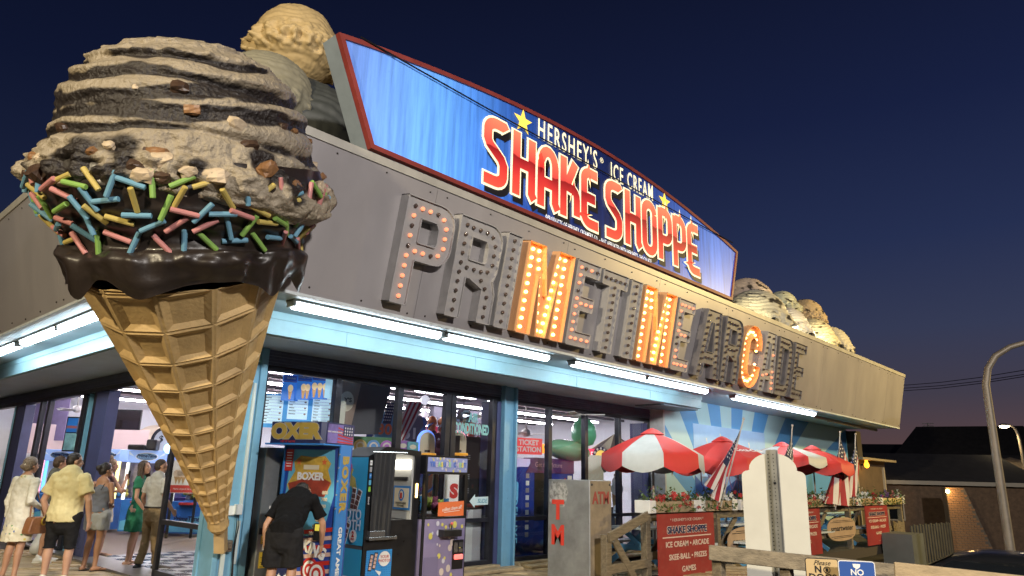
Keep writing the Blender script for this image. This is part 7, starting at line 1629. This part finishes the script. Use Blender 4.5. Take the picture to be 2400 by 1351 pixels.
def person(px, py, ang, H_, lab, skin, female=False, fat=1.0, lean=0.0, head=(0, 0), arms=None, legs=None, outfit=None, hair=None, z0=0.0):
    """feet at the deck point under (px, py); ang = facing angle; local frame x right, y forward"""
    g_ = at(px, py, z=z0) if not isinstance(px, Vector) else px
    k = H_ / 1.75; t = thing('person', lab, 'person', (g_.x, g_.y, z0), 'people at the arcade')
    a = math.radians(ang - 90); M = Matrix.Translation((g_.x, g_.y, z0)) @ Matrix.Rotation(a, 4, 'Z') @ Matrix.Scale(k, 4)
    f = fat; sw = .165 if female else .19; hw = .10
    cl, sl = math.cos(lean), math.sin(lean)
    def sp(z, y=0.0):           # point of the trunk, bent forward at the hip
        return Vector((0, sl * (z - .93) + y * cl, .93 + cl * (z - .93) - y * sl)) if z > .93 else Vector((0, y, z))
    arms = arms or {}; legs = legs or {}
    up = (sp(1.43) - sp(.93)).normalized(); fw = Vector((0, up.z, -up.y))
    # trunk sections: (z, half width, half depth, forward)
    if female: tr = [(.86, .155, .11, -.01), (.93, .17, .125, -.012), (1.03, .135, .10, 0), (1.10, .122, .092, .005), (1.20, .135, .105, .012), (1.28, .145, .115, .015), (1.37, .15, .095, 0), (1.43, .12, .07, -.012)]
    else: tr = [(.86, .155, .115, -.005), (.93, .165, .125, -.005), (1.03, .155, .115, .01), (1.12, .155, .115, .015), (1.22, .168, .12, .01), (1.32, .18, .12, .0), (1.39, .175, .10, -.008), (1.44, .12, .075, -.015)]
    tr = [(z, w * (f if z < 1.3 else (f + 1) / 2), d * (f if z < 1.3 else (f + 1) / 2), y) for z, w, d, y in tr]
    sk = MB(); sweep(sk, [sp(z, y) for z, w, d, y in tr], [(w, d) for z, w, d, y in tr], n=16)
    nk = sp(1.45, -.015); hy, hp = head
    hd = sp(1.53, .005) + Vector((0, 0, 0))
    Hc = hd + Vector((0, .018, .095)) if not lean else hd + up * .075 + fw * .075
    sweep(sk, [nk, hd + (Hc - hd) * .4], [.055 * (f + 1) / 2, .05 * (f + 1) / 2])
    MH_ = Matrix.Translation(Hc) @ Matrix.Rotation(math.radians(hy), 4, 'Z') @ Matrix.Rotation(math.radians(-hp), 4, 'X')
    # head: skull, jaw, nose, ears, brow, lips
    for c, r in (((0, -.008, .035), (.074, .094, .085)), ((0, .022, -.035), (.060, .070, .075)), ((0, .05, -.075), (.036, .034, .03)), ((0, .078, .012), (.05, .02, .018))): sk.ball(c, r, 14, 10, MH_)
    sweep(sk, [MH_ @ Vector((0, .088, .012)), MH_ @ Vector((0, .108, -.022))], [.009, .014]); 
    for s in (-1, 1):
        sk.ball((s * .012, .096, -.028), (.011, .012, .009), 8, 6, MH_); sk.ball((s * .076, -.008, -.005), (.012, .020, .030), 8, 6, MH_); sk.ball((s * .036, .062, -.03), (.026, .024, .024), 8, 6, MH_)
    sk.ball((0, .086, -.055), (.024, .012, .010), 10, 6, MH_)
    J = {}
    for s, n_ in ((-1, 'L'), (1, 'R')):
        S_ = sp(1.405, -.01) + Vector((s * sw * (f + 1.6) / 2.6, 0, 0))
        E_ = arms.get(n_ + 'e'); W_ = arms.get(n_ + 'w')
        E_ = Vector(E_) if E_ else S_ + Vector((s * .06, -.03, -.29)); W_ = Vector(W_) if W_ else E_ + Vector((s * .015, .06, -.25))
        ar = (.85 if female else 1.0) * (f + 1) / 2
        sweep(sk, [S_, S_.lerp(E_, .35), E_, E_.lerp(W_, .3), W_], [.054 * ar, .050 * ar, .040 * ar, .041 * ar, .027 * ar])
        d = (W_ - E_).normalized(); J[n_] = (S_, E_, W_)
        # hand: palm, four bent fingers, thumb
        inw = Vector((-s, .3, 0)); inw = (inw - d * inw.dot(d)).normalized(); across = d.cross(inw).normalized()
        pm = W_ + d * .05; sweep(sk, [W_ + d * .01, pm, W_ + d * .085], [(.024, .015), (.037, .016), (.036, .014)], side=across)
        for i, (o_, L_) in enumerate(((-.027, .066), (-.009, .076), (.009, .071), (.027, .056))):
            b0 = W_ + d * .088 + across * o_; b1 = b0 + d * L_ * .5 + inw * .010; b2 = b1 + d * L_ * .42 + inw * .022; sweep(sk, [b0 - d * .015, b0, b1, b2], [.0095, .0095, .009, .0075], n=8)
        tb_ = W_ + d * .03 - across * .03 * (1 if s > 0 else -1) * (1); sgn = 1 if across.dot(Vector((0, 1, 0))) > 0 else -1
        tb_ = W_ + d * .028 + across * (.028 * sgn); sweep(sk, [W_ + d * .02 + across * .015 * sgn, tb_ + d * .02 + across * .018 * sgn, tb_ + d * .05 + across * .022 * sgn + inw * .015], [.013, .012, .009], n=8)
        hp_ = Vector((s * hw * f, 0, .90)); kn = legs.get(n_ + 'k'); an = legs.get(n_ + 'a')
        kn = Vector(kn) if kn else Vector((s * (.10 if not female else .085) * (f * .5 + .5), .025, .49)); an = Vector(an) if an else Vector((s * .105, -.015, .085))
        lr = (f + 1) / 2
        sweep(sk, [hp_, hp_.lerp(kn, .4), kn + Vector((0, 0, .03)), kn.lerp(an, .3) + Vector((0, -.012, 0)), an.lerp(kn, .25), an], [.092 * f, .082 * lr, .056 * lr, .056 * lr, .038 * lr, .036 * lr])
        J[n_ + 'l'] = (hp_, kn, an)
        tw = legs.get('toe', .12) * s
        sweep(sk, [an + Vector((0, -.045, -.045)), an + Vector((tw * .15, .02, -.045)), an + Vector((tw * .6, .10, -.058)), an + Vector((tw, .165, -.066))], [(.034, .036), (.038, .038), (.044, .026), (.034, .016)])
    body = solid(sk, 'body', SKIN[skin], t, voxel=.0085, smooth=3, M=M)
    # face details
    eb = MB(); ew = MB(); br_ = MB(); mo = MB()
    for s in (-1, 1):
        ew.ball((s * .031, .083, .004), (.0125, .006, .0065), 10, 6, MH_); eb.ball((s * .031, .0875, .004), (.0062, .004, .0062), 8, 6, MH_); br_.tube([MH_ @ Vector((s * .016, .094, .021)), MH_ @ Vector((s * .033, .090, .026)), MH_ @ Vector((s * .05, .076, .021))], .0045, 6)
    mo.ball((0, .0955, -.056), (.021, .005, .0055), 10, 6, MH_)
    for q_, nm, m_ in ((ew, 'eye_whites', WPRINT), (eb, 'irises', mat('iris', (.03, .02, .012), .2)), (br_, 'brows', mat('hair_dark', (.025, .016, .010), .6)), (mo, 'mouth', mat('lips', (.36, .11, .09), .5))):
        q_.v = [M @ v for v in q_.v]; q_.build(nm, m_, t, smooth=True)
    def tubes(parts, nm, m_, voxel=.011, smooth=4):
        q_ = MB()
        for p_ in parts: sweep(q_, *p_[:2], **(p_[2] if len(p_) > 2 else {}))
        return solid(q_, nm, m_, t, voxel, smooth, M, 0.0 if 'shoe' in nm else .011)
    ctx = dict(M=M, MH=MH_, sp=sp, tr=tr, J=J, t=t, tubes=tubes, f=f, sw=sw, Hc=Hc, up=up, fw=fw)
    if hair: hair(ctx)
    if outfit: outfit(ctx)
    return t
def trunk(c, z0, z1, e, flare=0.0):
    P, Rr = [], []
    zs = [z0] + [q[0] for q in c['tr'] if z0 + .02 < q[0] < z1 - .02] + [z1]
    for z in zs:
        tr = c['tr']; i = max([0] + [j for j in range(len(tr)) if tr[j][0] <= z]); j = min(i + 1, len(tr) - 1); kk = 0 if j == i else max(0, min(1, (z - tr[i][0]) / (tr[j][0] - tr[i][0])))
        w = tr[i][1] + (tr[j][1] - tr[i][1]) * kk; d = tr[i][2] + (tr[j][2] - tr[i][2]) * kk; y = tr[i][3] + (tr[j][3] - tr[i][3]) * kk
        fl_ = e + flare * max(0, (1.2 - z)); P.append(c['sp'](z, y)); Rr.append((w + fl_, d + fl_))
    return (P, Rr, dict(n=18, flat0=True, flat1=False))
def sleeve(c, n_, k, r0=.066, r1=.062):
    S_, E_, W_ = c['J'][n_]; q = (c['f'] + 1) / 2
    if k <= 1: e = S_.lerp(E_, k); return ([S_, S_.lerp(e, .5), e], [r0 * q, r0 * .97 * q, r1 * q], dict(flat1=True))
    e = E_.lerp(W_, k - 1); return ([S_, S_.lerp(E_, .5), E_, e], [r0 * q, .058 * q, .052 * q, .040 * q], dict(flat1=True))
def leg(c, n_, z, r0=.105, r1=.10, down=True):
    h_, kn, an = c['J'][n_ + 'l']; f = c['f']
    if z > kn.z: e = h_.lerp(kn, (h_.z - z) / (h_.z - kn.z)); return ([h_, h_.lerp(e, .5), e], [r0 * f, (r0 + r1) / 2 * (f + 1) / 2 , r1 * (f + 1) / 2], dict(flat1=True))
    e = kn.lerp(an, (kn.z - z) / (kn.z - an.z)); return ([h_, h_.lerp(kn, .5), kn, kn.lerp(e, .5), e], [r0 * f, .092, .075, .068, r1], dict(flat1=True))
def shoes(c, m, sole=None, low=False):
    q_ = []
    for n_ in 'LR':
        an = c['J'][n_ + 'l'][2]; s = -1 if n_ == 'L' else 1
        q_.append(([an + Vector((0, -.05, -.045)), an + Vector((.015 * s, .02, -.04)), an + Vector((.07 * s, .10, -.052)), an + Vector((.115 * s, .175, -.06))], [(.044, .04), (.047, .045), (.052, .032), (.04, .022)]))
        if not low: q_.append(([an + Vector((0, -.01, .02)), an + Vector((0, .0, -.04))], [.046, .047]))
    o = c['tubes'](q_, 'shoes', m, .010, 3)
    if sole:
        b = MB()
        for n_ in 'LR':
            an = c['J'][n_ + 'l'][2]; s = -1 if n_ == 'L' else 1
            R_ = [[an + Vector((x * .052 + .10 * s * max(0, y), y, z)) for x, y in [(.9 * math.cos(u), .055 + .15 * math.sin(u)) for u in [2 * PI * i / 16 for i in range(16)]]] for z in (-.085, -.066)]; b.rings(R_)
        b.v = [c['M'] @ v for v in b.v]; b.build('soles', sole, c['t'])
def sandals(c, m):
    b = MB()
    for n_ in 'LR':
        an = c['J'][n_ + 'l'][2]; s = -1 if n_ == 'L' else 1
        R_ = [[an + Vector((x * .048 + .10 * s * max(0, y), y, z)) for x, y in [(.9 * math.cos(u), .055 + .145 * math.sin(u)) for u in [2 * PI * i / 16 for i in range(16)]]] for z in (-.087, -.070)]; b.rings(R_)
        for e in (-1, 1): b.tube([an + Vector((.045 * e + .03 * s, .03, -.055)), an + Vector((.03 * e + .06 * s, .08, -.030)), an + Vector((.085 * s, .125, -.045))], .007, 5)
    b.v = [c['M'] @ v for v in b.v]; b.build('sandals', m, c['t'])
def haircap(c, m, vol=.012, back=-.02, bun=None, long=0.0, fade=False, thin=False):
    q_ = MB(); MH_ = c['MH']
    e = vol
    q_.ball((0, -.020, .050), (.074 + e, .090 + e, .080 + e), 16, 12, MH_)
    q_.ball((0, -.055, .010), (.066 + e, .055 + e, .075 + e), 14, 10, MH_)
    if bun: 
        bc, br = bun; q_.ball(bc, br, 12, 8, MH_)
        for i in range(9):
            d = Vector((random.gauss(0, 1), random.gauss(0, 1), random.gauss(0, 1))).normalized(); q_.ball(Vector(bc) + d * br * .75, br * .42, 8, 6, MH_)
    if long:
        for x in (-.06, -.03, 0, .03, .06):
            P = [MH_ @ Vector((x * 1.1, -.075 + abs(x) * .5, .03)), MH_ @ Vector((x * 1.35, -.095 + abs(x) * .7, -.08)), MH_ @ Vector((x * 1.4, -.09 + abs(x) * .6, -.08 - long * .5)), MH_ @ Vector((x * 1.2, -.075 + abs(x) * .5, -.08 - long))]; sweep(q_, P, [.028, .034, .032, .014])
        for s in (-1, 1): sweep(q_, [MH_ @ Vector((s * .06, .045, .085)), MH_ @ Vector((s * .088, .02, .0)), MH_ @ Vector((s * .10, .01, -.12)), MH_ @ Vector((s * .09, .03, -.08 - long * .8))], [.018, .024, .026, .010])
    o = solid(q_, 'hair', m, c['t'], .008, 1, c['M'], .006)

    # clear the face: keep hair behind the hairline
    me = o.data; bm = bmesh.new(); bm.from_mesh(me); inv = (c['M'] @ MH_).inverted(); kill = []
    for fc in bm.faces:
        p = inv @ fc.calc_center_median()
        if p.y > .035 + max(0, p.z - .06) * 1.2 and p.z < .085 and abs(p.x) < .072: kill.append(fc)
        elif p.y > .015 and p.z < .03 and abs(p.x) < .12 and not long: kill.append(fc)
        elif p.z < -.075 and not long and not (bun and bun[0][2] < 0): kill.append(fc)
    bmesh.ops.delete(bm, geom=kill, context='FACES'); bm.to_mesh(me); bm.free(); return o
HB = mat('hair_brown', (.06, .035, .02), .55, var=.4, vscale=30, bump=.4, bscale=60); HD = mat('hair_black', (.018, .013, .011), .5, var=.4, vscale=30, bump=.4, bscale=60); HG = mat('hair_greyed', (.17, .13, .095), .6, var=.4, vscale=30, bump=.4, bscale=60); HBL = mat('hair_blonde', (.30, .20, .10), .55, var=.4, vscale=30, bump=.4, bscale=60); HS = mat('hair_shaved', (.045, .032, .025), .75, var=.3, vscale=30)
def leather(c, loc, sz, m, nm='handbag', lab=None):
    pass
random.seed(11)
# 1 woman in white cardigan
FLO = bpy.data.materials.new('floral_cloth'); FLO.use_nodes = True
n = FLO.node_tree.nodes; l = FLO.node_tree.links; bs = n['Principled BSDF']; bs.inputs['Roughness'].default_value = .85; tc = n.new('ShaderNodeTexCoord'); vo = n.new('ShaderNodeTexVoronoi'); vo.inputs['Scale'].default_value = 16; l.new(tc.outputs['Object'], vo.inputs['Vector']); no = n.new('ShaderNodeTexNoise'); no.inputs['Scale'].default_value = 40; l.new(tc.outputs['Object'], no.inputs['Vector'])
ad = n.new('ShaderNodeMath'); ad.operation = 'MULTIPLY_ADD'; ad.inputs[1].default_value = .5; l.new(no.outputs['Fac'], ad.inputs[0]); l.new(vo.outputs['Distance'], ad.inputs[2]); lt = n.new('ShaderNodeMath'); lt.operation = 'LESS_THAN'; lt.inputs[1].default_value = .52; l.new(ad.outputs[0], lt.inputs[0])
sc_ = n.new('ShaderNodeSeparateColor'); l.new(vo.outputs['Color'], sc_.inputs[0]); cr = n.new('ShaderNodeValToRGB'); cr.color_ramp.interpolation = 'CONSTANT'; e = cr.color_ramp.elements; e[0].color = (.62, .50, .10, 1); e[1].position = .75; e[1].color = (.10, .16, .42, 1)
for p_, c_ in ((.3, (.12, .26, .10)), (.45, (.66, .60, .42)), (.6, (.55, .42, .12))): q_ = e.new(p_); q_.color = c_ + (1,)
l.new(sc_.outputs[0], cr.inputs[0]); mx = n.new('ShaderNodeMix'); mx.data_type = 'RGBA'; mx.inputs[6].default_value = (.66, .62, .48, 1); l.new(cr.outputs[0], mx.inputs[7]); l.new(lt.outputs[0], mx.inputs[0]); l.new(mx.outputs[2], bs.inputs['Base Color'])
def o1(c):
    c['tubes']([([c['sp'](z) for z in (.55, .70, .86, .96, 1.06)], [(.225, .185), (.215, .17), (.195, .15), (.18, .14), (.15, .115)], dict(n=20, flat0=True))] + [trunk(c, 1.0, 1.40, .012)], 'dress', FLO, .012, 4)
    c['tubes']([([c['sp'](z, -.03) for z in (.72, .90, 1.05, 1.2, 1.36)], [(.20, .13), (.20, .125), (.17, .11), (.175, .115), (.175, .085)], dict(n=20, flat0=True)), sleeve(c, 'L', 1.9, .075), sleeve(c, 'R', 1.9, .075)], 'cardigan', fabric('cardigan_white', (.62, .60, .52), bscale=12), .012, 3)
    sandals(c, mat('sandal_dark', (.05, .03, .02), .6))
    b = MB(); 
    for s in (-.03, 0, .03): b.tube([c['MH'] @ Vector((s, -.085, .07)), c['MH'] @ Vector((s, -.125, .02)), c['MH'] @ Vector((s, -.10, -.03))], .008, 6)
    b.v = [c['M'] @ v for v in b.v]; b.build('hair_clip', CREAM, c['t'])
    b = MB()
    for s in (-1, 1): b.tube([c['MH'] @ Vector((s * .034 + .02 * math.cos(u), .098, .004 + .017 * math.sin(u))) for u in [2 * PI * i / 14 for i in range(14)]], .0025, 4, closed=True); b.tube([c['MH'] @ Vector((s * .054, .095, .008)), c['MH'] @ Vector((s * .08, .0, .010))], .0025, 4)
    b.v = [c['M'] @ v for v in b.v]; b.build('glasses', mat('glasses_frame', (.4, .25, .15), .3), c['t'])
    M = c['M']; t = thing('handbag', 'tan leather handbag on the arm of the woman in the white cardigan', 'bag', M @ Vector((.24, .06, .78)))
    b = MB(); b.rings([[M @ Vector((.26 + x * .07, .07 + y, z)) for x, y in ((-1, -w), (1, -w), (1, w), (-1, w))] for z, w in ((.66, .17), (.70, .18), (.86, .15), (.90, .12))]); b.build('bag_body', mat('leather_tan', (.24, .10, .04), .45, var=.2, bump=.2), t, bevel=.012)
    b = MB(); b.tube([M @ Vector(v) for v in ((.24, -.05, .89), (.22, -.04, 1.1), (.17, -.01, 1.46), (.20, .06, 1.2), (.25, .18, .89))], .010, 6); b.build('strap', mat('leather_tan', (.24, .10, .04), .45), t)
    b = MB(); b.tube([M @ Vector((.335, .12 + .045 * math.cos(u), .84 + .055 * math.sin(u))) for u in [2 * PI * i / 14 for i in range(14)]], .010, 6, closed=True); b.build('bag_ring', mat('brass_yellow', (.6, .42, .06), .3, .5), t)
person(18, 1362, 28, 1.69, 'woman in white cardigan and floral dress at the left picture edge', 'mid', True, 1.03, head=(-8, -2), arms={'Re': (.27, -.12, 1.13), 'Rw': (.24, .12, 1.02)}, outfit=o1, hair=lambda c: haircap(c, HG, .016, bun=((0, -.115, .0), .045)))
# 2 man in yellow tee
def o2(c):
    c['tubes']([trunk(c, .82, 1.43, .040, .03), sleeve(c, 'L', .70, .085, .092), sleeve(c, 'R', .70, .085, .092)], 'tee_shirt', fabric('tee_yellow', (.64, .56, .30), var=.06, bscale=9), .012, 4)
    c['tubes']([([c['sp'](z) for z in (.80, .88, .94)], [(.185, .14), (.19, .145), (.18, .135)], dict(n=18)), leg(c, 'L', .47, .12, .135), leg(c, 'R', .47, .12, .135)], 'shorts', fabric('shorts_black', (.016, .016, .018)), .012, 3)
    shoes(c, mat('shoe_white', (.6, .6, .58), .6), WPRINT)
person(122, 1372, 40, 1.77, 'heavy man in pale yellow tee shirt and black shorts seen from behind', 'fair', False, 1.13, head=(-38, 0), arms={'Re': (.325, -.02, 1.10), 'Rw': (.315, .07, .84), 'Le': (-.325, -.02, 1.10), 'Lw': (-.30, .10, .86)}, legs={'La': (-.15, -.0, .085), 'Ra': (.15, 0, .085), 'Lk': (-.145, .02, .49), 'Rk': (.145, .02, .49)}, outfit=o2, hair=lambda c: haircap(c, HD, .004))
# 3 man in olive tee behind
def o3(c):
    c['tubes']([trunk(c, .88, 1.43, .025), sleeve(c, 'L', .72, .07, .075), sleeve(c, 'R', .72, .07, .075)], 'tee_shirt', fabric('tee_olive', (.10, .095, .075)), .012, 3)
    c['tubes']([([c['sp'](z) for z in (.82, .88, .98)], [(.18, .14), (.19, .145), (.175, .135)], dict(n=18)), leg(c, 'L', .50, .11, .115), leg(c, 'R', .50, .11, .115)], 'shorts', fabric('shorts_pale', (.48, .47, .45)), .012, 3)
    shoes(c, mat('shoe_white', (.6, .6, .58), .6), WPRINT)
g3 = at(96, 1318, z=0); person(g3, 0, 330, 1.74, 'man in dark olive tee shirt half hidden behind the yellow tee', 'mid', False, 1.0, head=(30, 4), arms={'Re': (.24, .10, 1.16), 'Rw': (.18, .32, 1.02), 'Le': (-.30, .02, 1.14), 'Lw': (-.36, .10, .92)}, outfit=o3, hair=lambda c: haircap(c, HB, .010))
# 4 woman in grey camisole
def o4(c):
    TK = fabric('camisole_grey', (.13, .14, .17)); 
    c['tubes']([trunk(c, .93, 1.30, .012)], 'camisole', TK, .010, 2)
    b = MB()
    for s in (-1, 1): b.tube([c['sp'](1.30, -.115) + Vector((s * .07, 0, 0)), c['sp'](1.40, -.075) + Vector((s * .085, 0, 0)), c['sp'](1.445, -.01) + Vector((s * .085, 0, 0)), c['sp'](1.38, .09) + Vector((s * .08, 0, 0)), c['sp'](1.30, .128) + Vector((s * .07, 0, 0))], .006, 5)
    b.v = [c['M'] @ v for v in b.v]; b.build('straps', mat('strap_black', (.015, .015, .02), .7), c['t'])
    c['tubes']([([c['sp'](z) for z in (.80, .90, 1.02)], [(.185, .15), (.19, .15), (.145, .11)], dict(n=18)), leg(c, 'L', .66, .115, .13), leg(c, 'R', .66, .115, .13)], 'shorts', fabric('shorts_grey', (.30, .31, .31)), .011, 3)
    sandals(c, BLACK)
person(208, 1338, 32, 1.64, 'woman in grey camisole and grey shorts with dark messy bun', 'tan', True, 1.05, head=(-28, 0), arms={'Re': (.25, -.02, 1.10), 'Rw': (.10, .17, 1.08), 'Le': (-.24, .02, 1.10), 'Lw': (-.06, .18, 1.04)}, outfit=o4, hair=lambda c: haircap(c, HD, .016, bun=((0, -.12, .045), .055)))
# 5 woman with blonde top bun
def o5(c):
    c['tubes']([trunk(c, 1.14, 1.30, .010)], 'white_top', fabric('top_white', (.62, .60, .55)), .010, 2)
    c['tubes']([([c['sp'](z) for z in (.80, .90, 1.04)], [(.18, .145), (.185, .145), (.14, .108)], dict(n=18)), leg(c, 'L', .60, .11, .12), leg(c, 'R', .60, .11, .12)], 'shorts', fabric('shorts_cream', (.56, .50, .36)), .011, 3)
    sandals(c, mat('sandal_tan', (.35, .22, .12), .6))
    M = c['M']; W_ = c['J']['R'][2]; t = thing('mobile_phone', 'dark phone in the raised hand of the blonde woman', 'phone', M @ W_); b = MB(); p = W_ + Vector((-.02, .06, .10)); b.box(p.x - .035, p.x + .035, p.y - .005, p.y + .005, p.z - .07, p.z + .07); b.v = [M @ v for v in b.v]; b.build('case', BLACK, t)
g5 = at(226, 1303, z=0); person(g5, 0, 8, 1.72, 'woman with blonde top bun and cream shorts holding a phone', 'mid', True, 1.0, head=(-5, 0), arms={'Re': (.24, .14, 1.16), 'Rw': (.12, .26, 1.38), 'Le': (-.24, .08, 1.14), 'Lw': (-.05, .24, 1.16)}, outfit=o5, hair=lambda c: haircap(c, HBL, .014, bun=((0, -.06, .15), .055)))
# 6 woman in green dress
def o6(c):
    GR = fabric('dress_green', (.015, .17, .09)); 
    c['tubes']([([c['sp'](z) for z in (.56, .72, .88, .98, 1.08)], [(.205, .16), (.20, .155), (.185, .145), (.17, .13), (.13, .10)], dict(n=20, flat0=True)), trunk(c, 1.04, 1.40, .014), sleeve(c, 'L', .45, .075, .085), sleeve(c, 'R', .45, .075, .085)], 'dress', GR, .011, 3)
    sandals(c, BLACK)
    M = c['M']; t = thing('belt_bag', 'small black bag on the green dress', 'bag', M @ Vector((0, .15, 1.05))); b = MB(); b.ball((.02, .135, 1.10), (.09, .05, .06), 12, 8, M); b.build('bag_body', BLACK, t, smooth=True); b = MB(); b.tube([M @ Vector(v) for v in ((-.12, .02, 1.10), (-.09, -.115, 1.22), (.05, -.115, 1.38), (.10, .0, 1.44), (.05, .12, 1.25), (.0, .14, 1.12))], .008, 5); b.build('strap', BLACK, t)
g6 = at(301, 1326, z=0); person(g6, 0, 330, 1.70, 'woman with long brown hair in short green dress', 'fair', True, 1.0, head=(-25, -12), arms={'Le': (-.24, -.02, 1.12), 'Lw': (-.20, .12, .90), 'Re': (.24, .0, 1.12), 'Rw': (.18, .15, .92)}, outfit=o6, hair=lambda c: haircap(c, HB, .012, long=.26))
# 7 man in grey polo
def o7(c):
    PO = fabric('polo_grey', (.40, .39, .36)); 
    c['tubes']([trunk(c, .95, 1.43, .022), sleeve(c, 'L', .72, .07, .072), sleeve(c, 'R', .72, .07, .072), ([c['sp'](1.43, -.012), c['sp'](1.475, -.008)], [(.075, .07), (.068, .064)], dict(flat1=True))], 'polo_shirt', PO, .011, 3)
    c['tubes']([([c['sp'](z) for z in (.82, .90, 1.00)], [(.175, .14), (.18, .14), (.165, .13)], dict(n=18)), leg(c, 'L', .09, .105, .062), leg(c, 'R', .09, .105, .062)], 'trousers', fabric('chinos_khaki', (.27, .185, .09), bscale=12), .011, 3)
    b = MB(); b.rings([[c['M'] @ (c['sp'](z) + Vector((.178 * math.cos(u), .140 * math.sin(u), 0))) for u in [2 * PI * i / 24 for i in range(24)]] for z in (.962, .99)]); b.build('belt', mat('belt_black', (.02, .015, .012), .5), c['t'])
    shoes(c, mat('sneaker_black', (.03, .03, .035), .5), WPRINT)
g7 = at(340, 1336, z=0); person(g7, 0, 18, 1.73, 'man with shaved sides in grey polo and khaki trousers', 'mid', False, .98, head=(-20, 0), arms={'Re': (.27, -.04, 1.12), 'Rw': (.26, .14, .94), 'Le': (-.27, -.02, 1.12), 'Lw': (-.26, .10, .88)}, legs={'La': (-.10, -.06, .085), 'Ra': (.11, .10, .085)}, outfit=o7, hair=lambda c: haircap(c, HS, .002))
# 8 man bending at the boxing machine
def o8(c):
    c['tubes']([trunk(c, .90, 1.42, .030), sleeve(c, 'L', .75, .075, .082), sleeve(c, 'R', .75, .075, .082)], 'tee_shirt', fabric('tee_black', (.006, .006, .007), bscale=9), .011, 3)
    c['tubes']([([c['sp'](z) for z in (.80, .88, .96)], [(.19, .155), (.195, .16), (.18, .145)], dict(n=18)), leg(c, 'L', .52, .115, .13), leg(c, 'R', .52, .115, .13)], 'shorts', fabric('shorts_black', (.016, .016, .018)), .011, 3)
    shoes(c, BLACK, WPRINT)
    for nm_ in ('tee_black', 'shorts_black'): MATS[nm_].node_tree.nodes['Principled BSDF'].inputs['Specular IOR Level'].default_value = .12
g8 = at(648, 1440, d=8.1); g8.z = 0
person(g8, 0, 40, 1.74, 'man in black tee and shorts bending towards the boxing machine', 'mid', False, 1.02, lean=.80, head=(-25, -25), arms={'Re': (.32, .42, .98), 'Rw': (.30, .50, .74), 'Le': (-.31, .20, .96), 'Lw': (-.28, .16, .72)}, legs={'La': (-.13, -.02, .085), 'Ra': (.13, -.04, .085), 'Lk': (-.12, .04, .49), 'Rk': (.12, .03, .49)}, outfit=o8, hair=lambda c: haircap(c, HD, .010))
# shopping bag held by the man behind
p = at(92, 1268, d=12.9); t = thing('plastic_bag', 'white crumpled plastic bag hanging beside the black shorts', 'bag', p)
b = MB(); b.lathe([(.02, .16), (.05, .08), (.10, .0), (.13, -.10), (.12, -.20), (.05, -.24)], 14, Matrix.Translation(p)); b.v = [v + Vector((.02 * nz(v, 9), .02 * nz(v + Vector((5, 0, 0)), 9), .015 * nz(v, 7))) for v in b.v]; b.build('bag_body', mat('plastic_white', (.55, .56, .55), .35, var=.1), t, smooth=True)
